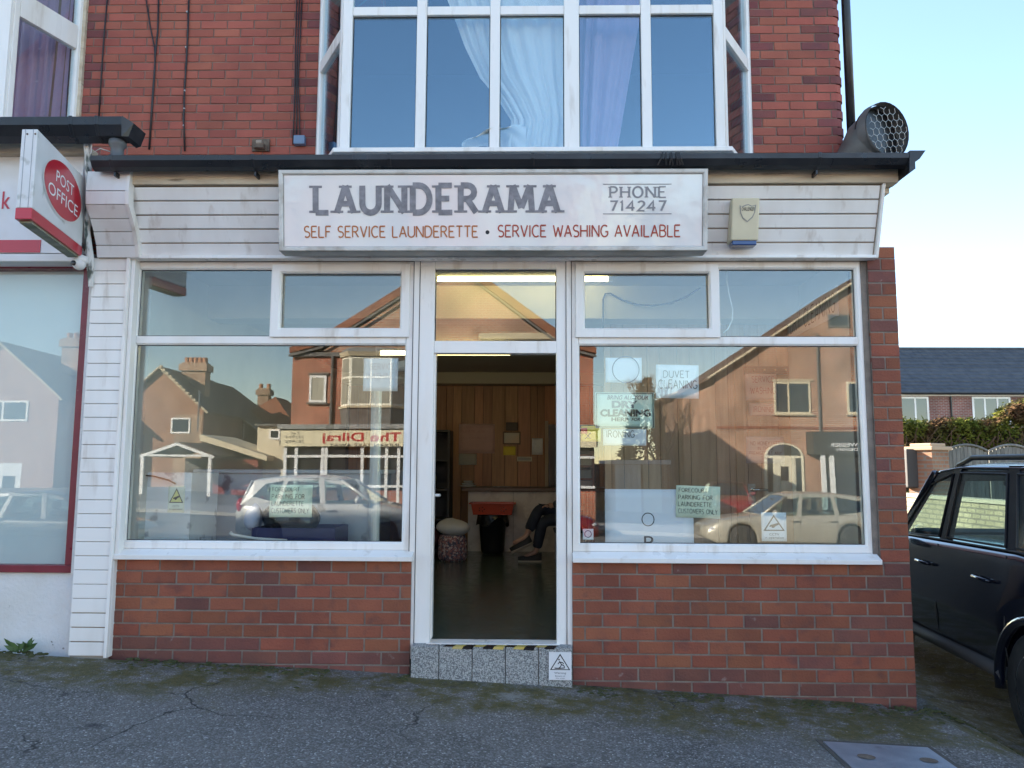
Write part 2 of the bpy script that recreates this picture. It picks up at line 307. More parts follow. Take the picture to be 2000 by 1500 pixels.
# ================================================================ GROUND
YF, YW = 5.10, 6.15           # shop front plane, main house wall plane
def sst(a, b, x): t = min(1, max(0, (x - a) / (b - a))); return t * t * (3 - 2 * t)
def gz(x, y):
    near = .035 - .0515 * min(4, max(-6, x)) - .25 * sst(2.5, 3.2, x) - .006 * max(-3, min(0, y - 5.1)) * -1
    far = -.45 - .04 * max(-15, min(15, x))
    k = sst(1.5, -4, y); z = near * (1 - k) + far * k
    if y > 5.2: kk = sst(5.2, 8, y) if x > 2.5 else 1; z = z * (1 - kk) + (min(z, .1) if x < 2.5 else -.25) * kk
    if x > 2.5 and y > 8: z = -.25
    return z
def asphalt(name, moss=True, base=(.115, .105, .095)):
    m = bpy.data.materials.new(name); m.use_nodes = True; t = m.node_tree; N = t.nodes; L = t.links; b = N['Principled BSDF']; b.inputs['Roughness'].default_value = .8
    g = N.new('ShaderNodeNewGeometry')
    def noise(s, d=6, r=.55):
        n = N.new('ShaderNodeTexNoise'); n.inputs['Scale'].default_value = s; n.inputs['Detail'].default_value = d; n.inputs['Roughness'].default_value = r; L.new(g.outputs['Position'], n.inputs['Vector']); return n.outputs[0]
    def mr(x, a, bb, c=0., d=1.):
        r = N.new('ShaderNodeMapRange'); [setattr(r.inputs[i + 1], 'default_value', q) for i, q in enumerate((a, bb, c, d))]; L.new(x, r.inputs[0]); return r.outputs[0]
    def mix(f, a, bb):
        x = N.new('ShaderNodeMix'); x.data_type = 'RGBA'; L.new(f, x.inputs[0])
        for k, q in ((6, a), (7, bb)):
            if isinstance(q, tuple): x.inputs[k].default_value = (*q, 1)
            else: L.new(q, x.inputs[k])
        return x.outputs[2]
    def mth(op, a, bb):
        x = N.new('ShaderNodeMath'); x.operation = op
        for k, q in ((0, a), (1, bb)):
            if isinstance(q, (int, float)): x.inputs[k].default_value = q
            else: L.new(q, x.inputs[k])
        return x.outputs[0]
    vo = N.new('ShaderNodeTexVoronoi'); vo.inputs['Scale'].default_value = 115; L.new(g.outputs['Position'], vo.inputs['Vector'])
    sp = N.new('ShaderNodeSeparateColor'); L.new(vo.outputs['Color'], sp.inputs[0])
    col = mix(mr(noise(.8, 10, .7), .38, .62), tuple(c * .7 for c in base), tuple(c * 1.35 for c in base))
    col = mix(mr(sp.outputs[0], .45, 1.), col, (.25, .24, .23))
    col = mix(mr(sp.outputs[1], .94, .98), col, (.42, .41, .39))
    col = mix(mr(noise(2.1, 5), .64, .72), col, (.022, .022, .025))
    if moss:
        s = N.new('ShaderNodeSeparateXYZ'); L.new(g.outputs['Position'], s.inputs[0])
        # band of moss that hugs the foot of the wall, ragged by noise
        nx = mth('MULTIPLY', noise(1.0, 6, .65), 1.5)
        band = mth('ADD', mr(s.outputs[1], 3.9, 5.1, 0., 1.), nx)
        mk = mth('MULTIPLY', mr(band, 1.05, 1.30), mr(noise(5, 10, .8), .43, .53))
        mossc = mix(mr(noise(40, 4), .35, .65), (.06, .058, .012), (.12, .095, .03))
        col = mix(mk, col, mossc)
        dirt = mth('MULTIPLY', mr(band, 1.45, 1.7), mr(noise(7, 8, .7), .55, .66)); col = mix(dirt, col, (.028, .024, .018))
        pale = mth('MULTIPLY', mr(band, 1.25, 1.5), mr(noise(3.3, 9, .75), .57, .66)); col = mix(pale, col, (.24, .23, .205))
    cr = N.new('ShaderNodeTexVoronoi'); cr.feature = 'DISTANCE_TO_EDGE'; cr.inputs['Scale'].default_value = .85
    wv = N.new('ShaderNodeVectorMath'); wv.operation = 'SCALE'; wv.inputs['Scale'].default_value = .35; nn_ = N.new('ShaderNodeTexNoise'); nn_.inputs['Scale'].default_value = 3.5; nn_.inputs['Detail'].default_value = 8; L.new(g.outputs['Position'], nn_.inputs['Vector']); L.new(nn_.outputs['Color'], wv.inputs[0])
    ad = N.new('ShaderNodeVectorMath'); L.new(g.outputs['Position'], ad.inputs[0]); L.new(wv.outputs[0], ad.inputs[1]); L.new(ad.outputs[0], cr.inputs['Vector'])
    crk = mth('MULTIPLY', mr(cr.outputs['Distance'], .001, .0075, 1., 0.), mr(noise(.9, 3), .48, .56)); col = mix(crk, col, (.02, .019, .017))
    L.new(col, b.inputs['Base Color'])
    bp = N.new('ShaderNodeBump'); bp.inputs['Strength'].default_value = .9; bp.inputs['Distance'].default_value = .006
    h = mth('ADD', mth('MULTIPLY', vo.outputs['Distance'], -1.0), mth('MULTIPLY', noise(30, 6, .7), 1.5)); L.new(h, bp.inputs['Height']); L.new(bp.outputs[0], b.inputs['Normal'])
    return m
xs = [-300, -120, -60, -30, -20, -15, -12, -9] + [-8 + .25 * i for i in range(65)] + [9, 12, 15, 20, 30, 60, 120, 300]
ys = [-300, -120, -60, -40, -30, -24, -20, -16, -12, -9, -7, -5] + [-4 + .25 * i for i in range(50)] + [9, 12, 16, 22, 30, 45, 70, 120, 300]
mb = MB(); nxs = len(xs)
for y in ys:
    for x in xs: mb.v.append(V((x, y, gz(x, y))))
for j in range(len(ys) - 1):
    for i in range(nxs - 1): a = j * nxs + i; mb.f.append((a, a + 1, a + nxs + 1, a + nxs))
mb.build('ground', asphalt('forecourt_asphalt'), smooth=True, kind='structure')
# road across the front of the forecourt, kerbs and the far pavement (seen mirrored in the glass)
def strip(name, y0, y1, dz, mat, h=0):
    m = MB(); xx = [-60, -30, -15] + list(range(-12, 13, 3)) + [15, 30, 60]
    for a, c in zip(xx, xx[1:]):
        q = [V((x, y, gz(x, y) + dz)) for x, y in ((a, y0), (c, y0), (c, y1), (a, y1))]
        if h: m.hexa([p - V((0, 0, h)) for p in q], q)
        else: m.quad(*q)
    return m.build(name, mat, kind='structure', weld=True)
strip('road', -12.4, -5.4, .006, asphalt('road_asphalt', False, (.05, .05, .053)))
KERB = P('kerb_concrete', (.32, .31, .29), (.24, .23, .21), ns=8, rough=.9)
strip('kerb', -5.4, -5.25, .11, KERB, .2); strip('kerb', -12.55, -12.4, .11, KERB, .2)
strip('pavement', -15.7, -12.55, .10, P('paving', (.30, .29, .27), (.22, .21, .2), ns=5, rough=.9), .2)
# loose stones and bits of litter on the asphalt
mb = MB(); rs = random.Random(5)
for i in range(420):
    x = rs.uniform(-3.6, 4.2); y = rs.uniform(3.2, 5.02); z = gz(x, y); r = rs.uniform(.002, .0055)
    mb.ball((x, y, z + r * .3), (r * rs.uniform(.8, 1.8), r, r * .7), 5, 3)
mb.build('loose_grit', P('grit', (.30, .28, .25), (.14, .13, .12), ns=9, rough=.9), label='pale grit and stones scattered over the asphalt', cat='grit', kind='stuff')
mb = MB()
for i in range(900):      # moss cushions along the foot of the wall
    x = rs.uniform(-3.7, 3.2); y = 5.07 - abs(rs.gauss(0, .10)); r = rs.uniform(.004, .014)
    if -.75 < x < .32 or y > 5.075: continue
    if sin(x * 3.1 + 1) + sin(x * 7.3) < -.5: continue
    mb.ball((x, y, gz(x, y)), (r * 1.7, r * 1.2, r * .6), 6, 4)
mb.build('moss_cushions', P('moss', (.045, .055, .014), (.085, .08, .03), ns=30, rough=1, bump=1, bs=160), label='low green moss growing along the foot of the wall', cat='moss', kind='stuff', smooth=True)
# ================================================================ BRICKS
BC = {}
def brick_mesh(l, h, d, mat, k, round_right=False):
    key = (round(l, 3), round(h, 4), mat.name, k, round_right)
    if key in BC: return BC[key]
    r = random.Random(str(key)); c = .0035; j = lambda: r.uniform(-.0016, .0016)
    x0, x1, z0, z1 = -l / 2, l / 2, -h / 2, h / 2
    fr = [(x0 + c + j(), j() * .6, z0 + c + j()), (x1 - c + j(), j() * .6, z0 + c + j()), (x1 - c + j(), j() * .6, z1 - c + j()), (x0 + c + j(), j() * .6, z1 - c + j())]
    mi = [(x0, c, z0), (x1, c, z0), (x1, c, z1), (x0, c, z1)]; bk = [(x0, d, z0), (x1, d, z0), (x1, d, z1), (x0, d, z1)]
    v = fr + mi + bk; f = [(0, 1, 2, 3)] + [(a, a + 4, (a + 1) % 4 + 4, (a + 1) % 4) for a in range(4)] + [(a + 4, a + 8, (a + 1) % 4 + 8, (a + 1) % 4 + 4) for a in range(4)]
    if round_right:
        R = .075; n = 6; o = [(x0, 0)] + [(x1 - R + R * sin(pi / 2 * i / n), R - R * cos(pi / 2 * i / n)) for i in range(n + 1)] + [(x1, d)]
        v = [(a, b, z) for z in (z0 + .001, z1 - .001) for a, b in o] + [(a + (.003 if i == 0 else 0), b + .003, z) for z in (z0, z1) for i, (a, b) in enumerate(o)]; m = len(o)
        f = [(i, i + 1, m + i + 1, m + i) for i in range(m - 1)] + [tuple(range(m))[::-1] + (), tuple(range(m, 2 * m))]; v = v[:2 * m]
    me = bpy.data.meshes.new('brick'); me.from_pydata(v, [], [q for q in f if len(q) > 2]); me.materials.append(mat); BC[key] = me; return me
def brick_wall(parent, x0, x1, z0, z1, Y, pl, ph, jt, mat, depth=.1, ztop=None, phase=0, matf=None, bull=False, skip=None, off=V((0, 0, 0)), pat=None):
    n = 0; z = z1; row = 0
    while z - ph > z0 - ph * .98:
        zc0, zc1 = z - ph + jt / 2, z - jt / 2; xs_ = []
        x = x0 - pl * (((row + phase) % 2) * .5 + .13)
        if pat: segs = pat(row)
        else:
            segs = []
            while x < x1: segs.append((max(x, x0), min(x + pl, x1))); x += pl
        for a, b in segs:
            if b - a < .045: continue
            l = b - a - jt; xc = (a + b) / 2; zc = (zc0 + zc1) / 2
            if skip and skip(xc, zc): continue
            last = bull and abs(b - x1) < .01
            m = matf(xc, zc, row) if matf else mat
            me = brick_mesh(round(l / .004) * .004, zc1 - zc0, depth, m, random.randint(0, 3), last)
            o = link(bpy.data.objects.new('brick', me)); o.parent = parent
            o.location = V((xc, Y + random.uniform(-.0015, .0015), zc)) - off; o.rotation_euler = (random.uniform(-.006, .006), random.uniform(-.004, .004), random.uniform(-.006, .006)) if not last else (0, 0, 0); n += 1
        z -= ph; row += 1
    return n
# ================================================================ THE LAUNDRETTE SHOP
XL = X(216, YF, 1180); XR = X(1784, YF, 1200); DL = X(803, YF, 1200); DR = X(1117, YF, 1200)
ZS = Z(1086, YF); FLOOR = .235
shop = thing('laundrette_shop', 'single-storey laundrette shop front with white frames on low red brick walls', 'shop', (0, YF, 0))
off = V((0, YF, 0))
lw = bx('wall', MORT, shop, XL + .004, DL - .004, YF + .0045, YF + .2, -.3, ZS - .03); lw['label'] = 'low brick wall left of the doorway'
rw = bx('wall', MORT, shop, DR + .004, XR - .006, YF + .0045, YF + .2, -.5, ZS - .03); rw['label'] = 'low brick wall right of the doorway'
def lowmat(x, z, row):
    if z < gz(x, 5.1) + .13: return BRICKD
    if x > XR - .5 and random.random() < .35: return BRICKD
    return BRICKL if random.random() < .96 else BRICKD
PH, PL_ = .0838, .2268
brick_wall(lw, XL, DL, .02, ZS - .028, YF, PL_, PH, 0.0095, BRICKL, matf=lowmat, off=off, phase=1)
brick_wall(rw, DR, XR, -.24, ZS - .028, YF, PL_, PH, 0.0095, BRICKL, matf=lowmat, off=off)
# tall pier at the right corner, standing on the same courses
PX0 = X(1697, YF, 600); ZT = Z(481, YF, 1730)
pier = bx('pier', MORT, shop, PX0 + .004, XR - .006, YF + .0045, YF + .25, ZS - .03, ZT - .004)
def pierpat(row): return [(PX0, XR)] if row % 2 == 0 else [(PX0, (PX0 + XR) / 2 - .005), ((PX0 + XR) / 2 - .005, XR)]
nc = int((ZT - ZS + .028) / PH); brick_wall(pier, PX0, XR, ZT - nc * PH + .01, ZT, YF, PL_, PH, 0.0095, BRICKL, matf=lambda x, z, r: BRICKL if random.random() < .78 else BRICKD, off=off, pat=pierpat)
# unseen side wall along the drive; dark finish invented to dull car reflections
sidew = P('side_pebbledash', (.11, .105, .10), (.08, .075, .07), ns=9, rough=.95, bump=.6, bs=60)
bx('side_wall', sidew, shop, XR - .22, XR - .012, YF + .26, 12.5, -.5, ZT - .02)
bx('mortar_bed', MORT, shop, PX0 - .035, PX0 + .002, YF + .02, YF + .1, ZS, ZT - .1)
# ---- window frames
FY, FB = 5.128, 5.20          # frame front, frame back
def xx(px, py=800): return X(px, FY, py)
def zz(py, px=1000): return Z(py, FY, px)
ZHEAD, ZTR0, ZTR1, ZB, ZBO = zz(511), zz(674), zz(656), zz(1052), zz(1076)
WLX0, WLX1 = xx(237, 900), xx(804, 800); WRX0, WRX1 = xx(1117, 800), xx(1701, 900)
def pane(name, parent, x0, x1, z0, z1, Y=YG, mat=GLASS): return bx(name, mat, parent, x0 - .006, x1 + .006, Y - .004, Y + .004, z0 - .006, z1 + .006)
def window_unit(x0, x1, split, sash_left, lab):
    w = MB(); fw = .052
    w.ring(x0, x1, ZBO, ZHEAD, fw, FY, FB)
    w.box(x0 + fw - .002, x1 - fw + .002, FY + .004, FB - .004, ZTR0 + .012, ZTR1 - .004)
    w.hexa([V((x0 + fw, FY + .004, ZTR0 + .012)), V((x1 - fw, FY + .004, ZTR0 + .012)), V((x1 - fw, FB - .005, ZTR0 + .012)), V((x0 + fw, FB - .005, ZTR0 + .012))],
           [V((x0 + fw, FY + .016, ZTR0)), V((x1 - fw, FY + .016, ZTR0)), V((x1 - fw, FB - .005, ZTR0)), V((x0 + fw, FB - .005, ZTR0))])
    w.box(split - .022, split + .022, FY + .003, FB - .003, ZTR1 - .005, ZHEAD - fw + .002)
    win = w.build('window_frame', UPVC, shop); win['label'] = lab
    zt = ZHEAD - fw
    fx0, fx1 = (split + .022, x1 - fw) if sash_left else (x0 + fw, split - .022)
    sx0, sx1 = (x0 + .026, split + .012) if sash_left else (split - .012, x1 - .026)
    pane('pane', win, x0 + fw, x1 - fw, ZBO + fw, ZTR0); pane('pane', win, fx0, fx1, ZTR1, zt)
    s = MB().ring(sx0, sx1, ZTR1 - .012, ZHEAD - .018, .064, FY - .018, FB - .01).build('opening_sash', UPVC, win)
    bx('pane', GLASS, win, sx0 + .058, sx1 - .058, YG - .004, YG + .004, ZTR1 + .046, ZHEAD - .076)
    q = MB()
    for a, b, c, d in ((x0 + fw, x1 - fw, ZBO + fw, ZTR0), (fx0, fx1, ZTR1, zt), (sx0 + .064, sx1 - .064, ZTR1 + .052, ZHEAD - .082)):
        q.ring(a - .001, b + .001, c - .001, d + .001, .005, YG - .008, YG - .004, .002)
    q.build('glazing_seal', SEALM, win)
    return win
wl = window_unit(WLX0, WLX1, xx(534, 600), False, 'left shop window frame'); wr = window_unit(WRX0, WRX1, xx(1400, 600), True, 'right shop window frame')
for (a, b, win) in ((X(217, 5.05, 1080), X(805, 5.05, 1080), wl), (X(1119, 5.05, 1085), X(1723, 5.05, 1090), wr)):
    prof = [(5.048, ZS - .034), (5.046, ZS - .004), (5.06, ZS), (5.128, ZBO - .001), (5.2, ZBO - .001), (5.2, ZS - .034)]
    MB().prism([V((a, y, z)) for y, z in prof], (b - a, 0, 0)).build('sill', UPVC, win, bevel=.003)
# ---- doorway
dx0, dx1 = xx(815, 900), xx(1106, 900); ox0, ox1 = xx(847, 960), xx(1087, 960); ZD0 = zz(1256); ZDH = zz(690); ZTL = zz(666)
df = MB(); jw = ox0 - dx0
df.box(dx0, ox0 - .012, FY - .006, FB + .02, ZD0 - .02, ZHEAD + .01); df.box(ox0 - .014, ox0, FY + .014, FB + .01, ZD0 + .02, ZTL)
df.box(ox1, dx1, FY - .006, FB + .02, ZD0 - .02, ZHEAD + .01)
df.box(ox0 - .011, ox1 + .001, FY - .004, FB + .018, ZDH, ZTL); df.box(ox0 - .011, ox1 + .001, FY - .004, FB + .018, zz(526), ZHEAD + .008)
door = df.build('door_frame', UPVC, shop, bevel=.004)
pane('pane', door, ox0 - .01, ox1, ZTL, zz(526))
MB().ring(ox0 - .012, ox1 + .001, ZTL - .001, zz(526) + .001, .006, YG - .009, YG - .004, .002).build('glazing_seal', SEALM, door)
bx('threshold', UPVC, door, ox0 - .03, ox1 + .02, FY - .03, FB + .03, ZD0 - .035, ZD0)
for a, b in ((WLX1 + .001, dx0 - .001), (dx1 + .001, WRX0 - .001)): bx('cover_strip', UPVC, door, a - .004, b + .004, FY - .010, FB, ZS - .66 if a < 0 else ZS - .66, ZHEAD + .008)
for xs__ in (WLX1 + .0008, dx0 - .0008, dx1 + .0008, WRX0 - .0008): bx('frame_seam', SEALM, door, xs__ - .0022, xs__ + .0022, FY - .0125, FY - .008, ZS - .6, ZHEAD)
# open door leaf, swung inwards against the left wall: edge and lever only
lf = MB().ring(5.21, 6.0, ZD0 + .01, ZDH - .01, .06, 0, .06)
_u = V((-.59, .807, 0)); _n = V((.807, .59, 0)); LF = lambda s, d, z: V((ox0 - .06, 5.23, z)) + _u * (s - 5.21) + _n * d
lf.v = [LF(p.x, p.y - .06, p.z) for p in lf.v]
leaf = lf.build('door_leaf', UPVC, door)
MB().hexa([LF(5.3, -.034, ZD0 + .1), LF(5.91, -.034, ZD0 + .1), LF(5.91, -.026, ZD0 + .1), LF(5.3, -.026, ZD0 + .1)], [LF(5.3, -.034, ZDH - .1), LF(5.91, -.034, ZDH - .1), LF(5.91, -.026, ZDH - .1), LF(5.3, -.026, ZDH - .1)]).build('door_pane', GLASS, door)
MB().tube([(ox0 - .02, 5.215, 1.21), (ox0 + .02, 5.215, 1.21), (ox0 + .024, 5.26, 1.21)], .010).build('door_handle', WHITEP, door, smooth=True)
# ---- header board, step
bx('header_board', DARKT, shop, WLX0 - .02, WRX1 + .02, FY - .012, FB + .02, ZHEAD + .011, zz(494))
sx0, sx1 = X(803, 5.02, 1290) - .005, X(1117, 5.02, 1290) + .005; ZST = Z(1264, 5.03)
TERR = P('terrazzo', (.36, .37, .36), (.13, .135, .14), ns=150, rough=.6, bump=.2, bs=120, lo=.44, hi=.56, c3=(.5, .5, .48), ns3=120, lo3=.58, hi3=.66, detail=2)
st = bx('step', MORT, shop, sx0 + .012, sx1 - .012, 5.05, 5.24, -.2, ZST - .008)
edges = [sx0, X(857, 5.03, 1290), X(922, 5.03, 1290), X(987, 5.03, 1290), X(1052, 5.03, 1290), sx1]
for a, b in zip(edges, edges[1:]): bx('step_block', TERR, st, a + .0022, b - .0022, 5.03, 5.16, -.18, ZST, bevel=.004)
# hazard tape on the nosing
YT = P('tape_yellow', (.62, .46, .08), (.5, .4, .16), ns=20, rough=.5); tp = None
ta, tb = X(865, 5.03, 1270), X(1085, 5.03, 1270); nseg = 11
tape = thing('hazard_tape', 'worn black and yellow hazard tape along the doorstep edge', 'tape', (ta, 5.03, ZST))
for i in range(nseg):
    a = ta + (tb - ta) * i / nseg; b = ta + (tb - ta) * (i + 1) / nseg; s = .018
    m = MB().hexa([V((a + s, 5.075, ZST + .0008)), V((b + s, 5.075, ZST + .0008)), V((b, 5.0286, ZST + .0008)), V((a, 5.0286, ZST + .0008))], [V((a + s, 5.075, ZST + .002)), V((b + s, 5.075, ZST + .002)), V((b, 5.0275, ZST + .002)), V((a, 5.0275, ZST + .002))])
    dr = random.choice((0, .012, .016, .02, .014))
    if dr: m.hexa([V((a, 5.0286, ZST + .001)), V((b, 5.0286, ZST + .001)), V((b - s * .5, 5.0286, ZST - dr)), V((a - s * .5, 5.0286, ZST - dr * .8))], [V((a, 5.0274, ZST + .001)), V((b, 5.0274, ZST + .001)), V((b - s * .5, 5.0274, ZST - dr)), V((a - s * .5, 5.0274, ZST - dr * .8))])
    m.build('tape_stripe', BLK if i % 2 == 0 else YT, tape)
# ---- clad pilaster between the two shops
px0, px1 = X(157, 5.05, 900), X(226, 5.05, 900); zb0 = Z(1281, 5.05, 170); ztp = Z(503, 5.05, 200)
pil = bx('pilaster', DARKT, shop, px0 + .005, px1 - .002, 5.06, 5.3, zb0 - .05, ztp)
nb = 29; ph = (ztp - zb0) / nb
for i in range(nb):
    g_ = .0035 if i > 2 else .007
    b = bx('board', UPVCB, pil, px0, px1 - .002, 5.050, 5.058, zb0 + i * ph, zb0 + (i + 1) * ph - g_, bevel=.003)
bx('corner_trim', UPVC, pil, px1, px1 + .022, 5.035, 5.12, zb0 - .01, ztp + .02, bevel=.003)
bx('corner_trim', UPVC, pil, px1 + .024, px1 + .050, 5.058, 5.125, ZS - .02, ztp, bevel=.003)
bx('corner_trim', UPVC, pil, px1 + .024, XL - .002, 5.058, 5.125, zb0 - .01, ZS - .04, bevel=.003)
# ---- fascia: leaning cladding boards, timber strip, gutter, roof
fx0, fx1 = X(256, 5.03, 430), X(1708, 5.03, 430)
ZC0, ZC1 = Z(500, 5.06), Z(361, 4.90)
nbd = 5
for i in range(nbd):
    t0, t1 = i / nbd, (i + 1) / nbd - .02
    y0, y1, z0, z1 = 5.06 - .16 * t0, 5.06 - .16 * t1, ZC0 + (ZC1 - ZC0) * t0, ZC0 + (ZC1 - ZC0) * t1
    a, b = fx0, fx1 - .01
    MB().hexa([V((a, y0 + .012, z0)), V((b, y0 + .012, z0)), V((b, y0, z0)), V((a, y0, z0))], [V((a, y1 + .012, z1)), V((b, y1 + .012, z1)), V((b, y1, z1)), V((a, y1, z1))]).build('fascia_board', UPVCB, shop, bevel=.003)
MB().hexa([V((fx0, 5.2, ZC0 - .01)), V((fx1, 5.2, ZC0 - .01)), V((fx1, 5.074, ZC0 - .01)), V((fx0, 5.074, ZC0 - .01))], [V((fx0, 5.2, ZC1 + .1)), V((fx1, 5.2, ZC1 + .1)), V((fx1, 4.916, ZC1 - .002)), V((fx0, 4.916, ZC1 - .002))]).build('fascia_core', DARKT, shop)
bx('drip_trim', UPVC, shop, fx0, fx1, 5.03, 5.11, ZC0 - .022, ZC0 - .001, bevel=.003)
MB().hexa([V((fx1, 5.2, ZC0 - .02)), V((fx1 + .02, 5.2, ZC0 - .02)), V((fx1 + .02, 5.04, ZC0 - .02)), V((fx1, 5.04, ZC0 - .02))], [V((fx1, 5.2, ZC1)), V((fx1 + .02, 5.2, ZC1)), V((fx1 + .02, 4.888, ZC1)), V((fx1, 4.888, ZC1))]).build('end_trim', UPVC, shop, bevel=.003)
fR = X(1755, 4.88, 350)
FT = [bx('timber_fascia', CREAMT, shop, fx0 - .02, fR, 4.878, 4.97, ZC1 + .002, Z(331, 4.88), bevel=.004)]
bx('soffit_return', CREAMT, shop, fx1 + .024, fR - .01, 4.99, 6.6, ZC1 - .03, ZC1 + .05)
bx('end_clad', UPVCB, shop, fx1 - .012, fx1 + .012, 5.21, 6.6, ZC0 - .02, ZC1)
gl0, gl1 = X(186, 4.80, 318), X(1768, 4.80, 318); GZ = Z(303, 4.76); GR = .062
def gutter(parent, x0, x1, y, zt, r, mat=BLACKP, name='gutter'):
    prof = [(y - r, zt), (y - r * .98, zt - r * .55), (y - r * .6, zt - r * 1.15), (y, zt - r * 1.4), (y + r * .6, zt - r * 1.15), (y + r, zt - r * .5), (y + r, zt)]
    inn = [(y + (a - y) * .93, b + .004 if b < zt else b) for a, b in prof][::-1]
    o = MB().prism([V((x0, a, b)) for a, b in prof + inn], (x1 - x0, 0, 0)).build(name, mat, parent)
    m = o.modifiers.new('b', 'BEVEL'); m.width = .003; m.limit_method = 'ANGLE'; m.angle_limit = rad(60); return o
gut = gutter(shop, gl0, gl1, 4.80, GZ, GR)
for px in (222, 497, 762, 1040, 1308, 1597):
    x = X(px, 4.78, 318); gutter(gut, x - .011, x + .011, 4.80, GZ + .004, GR + .004, name='gutter_bracket')
    MB().box(x - .006, x + .006, 4.80, 4.875, GZ - .115, GZ - .085).build('bracket_stem', BLACKP, gut)
xg = X(1308, 4.78, 318); q = MB()
for i in range(9): a = random.uniform(-.06, .06); q.tube([(xg + a, 4.735, GZ + .004), (xg + a * 1.2, 4.730, GZ - .04), (xg + a * 1.5 + random.uniform(-.02, .02), 4.745, GZ - .075)], .006, 5)
q.build('tar_repair', SEALM, gut)
# moulded corner end
q = MB(); prof = [(0, 0), (.055, 0), (.10, .0), (.06, -.055), (.03, -.075), (.03, -.12), (-.01, -.15)]
MB().prism([V((gl1 + a, 4.735, GZ + .012 + b)) for a, b in prof], (0, 1.9, 0)).build('gutter_end', BLACKP, gut)
roof = MB().hexa([V((gl0, 4.84, GZ - .03)), V((fR, 4.84, GZ - .03)), V((fR, YW + .05, GZ - .05)), V((gl0, YW + .05, GZ - .05))], [V((gl0, 4.84, GZ + .012)), V((fR, 4.84, GZ + .012)), V((fR, YW + .05, GZ + .22)), V((gl0, YW + .05, GZ + .22))]).build('roof', LEAD, shop)
q = MB(); n = 90
for i in range(n):
    a = gl0 + (fR - gl0) * i / n; b = gl0 + (fR - gl0) * (i + 1) / n; h1 = .013 + .014 * random.random()
    q.hexa([V((a, 4.868, GZ - .02)), V((b, 4.868, GZ - .02)), V((b, 4.98, GZ - .0)), V((a, 4.98, GZ - .0))], [V((a, 4.866, GZ + h1)), V((b, 4.866, GZ + h1 * .9)), V((b, 4.98, GZ + h1 + .03)), V((a, 4.98, GZ + h1 + .03))])
q.build('lead_edge', LEAD, roof)
# ---- corbel on top of the pilaster
cpx0, cpx1 = X(168, 4.86, 400), X(246, 4.86, 400)
prof = [(4.86, Z(332, 4.86)), (4.85, Z(372, 4.86)), (4.86, Z(398, 4.86)), (4.92, Z(424, 4.9)), (4.97, Z(450, 4.95)), (5.01, Z(478, 5.0)), (5.03, Z(503, 5.03))]
core = MB().prism([V((cpx0 + .004, y + .006, z)) for y, z in prof] + [V((cpx0 + .004, 5.2, prof[-1][1])), V((cpx0 + .004, 5.2, prof[0][1]))], (cpx1 - cpx0 - .008, 0, 0)).build('corbel', DARKT, shop)
for (ya, za), (yb, zb) in zip(prof, prof[1:]):
    MB().hexa([V((cpx0, ya + .005, za - .003)), V((cpx1, ya + .005, za - .003)), V((cpx1, yb + .005, zb + .002)), V((cpx0, yb + .005, zb + .002))], [V((cpx0, ya - .006, za - .003)), V((cpx1, ya - .006, za - .003)), V((cpx1, yb - .006, zb + .002)), V((cpx0, yb - .006, zb + .002))]).build('corbel_board', UPVCB, core, bevel=.002)
for (ya, za), (yb, zb) in zip(prof, prof[1:]):
    pass
tr = MB(); pts = [V((cpx1 + .001, y - .014, z)) for y, z in prof] + [V((cpx1 + .001, y + .05, z)) for y, z in prof[::-1]]
tr.prism(pts, (.024, 0, 0)).build('corbel_trim', UPVC, core)
# ================================================================ THE HOUSE ABOVE
house = thing('brick_house', 'red brick upper storey with white bay window above the laundrette', 'house', (0, YW, 3.4))
offh = V((0, YW, 3.4)); HZ0, HZ1 = 3.38, 6.0
HXL, HXR = X(163, YW, 120), X(1650, YW, 150)
BL, BRx = X(622, YW, 150), X(1466, YW, 150)           # bay jambs on the wall plane
wA = bx('wall', MORTU, house, HXL - .3, BL - .01, YW + .006, YW + .3, HZ0, 7.6); wB = bx('wall', MORTU, house, BRx + .01, HXR - .075, YW + .006, YW + .3, HZ0, 7.6)
MB().box(-42, HXL - .3, YW + .1, YW + .4, HZ0, 7.6).build('wall', BRICKU, house)  # unseen wall, carried far left with the shadow-casting roof
zt = Z(-12, YW)
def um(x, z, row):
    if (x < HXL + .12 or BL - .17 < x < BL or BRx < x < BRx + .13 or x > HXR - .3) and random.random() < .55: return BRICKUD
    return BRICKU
ph_ = .0745; nr = 0
z_ = zt
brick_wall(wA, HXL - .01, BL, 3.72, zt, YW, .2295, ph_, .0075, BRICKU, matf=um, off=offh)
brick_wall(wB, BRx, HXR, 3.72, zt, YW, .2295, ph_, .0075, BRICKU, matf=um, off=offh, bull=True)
HB = brick_tex('house_brick_beyond', (.30, .07, .05), (.25, .055, .043), (.2, .15, .12))
bx('wall', HB, house, HXL - .31, BL + .5, YW + .012, YW + .28, zt + .002, 7.59); bx('wall', HB, house, BL + .5, HXR - .01, YW + .012, YW + .28, zt + .35, 7.59)
bx('side_wall', HB, house, HXR - .3, HXR - .012, YW + .31, 14.5, 2.2, 7.6)
bx('rear_wall', HB, house, -42, HXR - .3, 14.2, 14.5, -.2, 7.6)  # unseen, as long as the roof that shades the street
rf = MB(); ROOF = P('slate', (.09, .09, .10), (.13, .12, .12), ns=6, rough=.6)
rf.prism([V((HXR + .1, 5.8, 7.45)), V((HXR + .1, 10.3, 10.4)), V((HXR + .1, 14.8, 7.45)), V((HXR + .1, 14.8, 7.3)), V((HXR + .1, 5.8, 7.3))], (-45, 0, 0)).build('roof', ROOF, house)  # unseen roof, stretched far left so its shadow covers the street
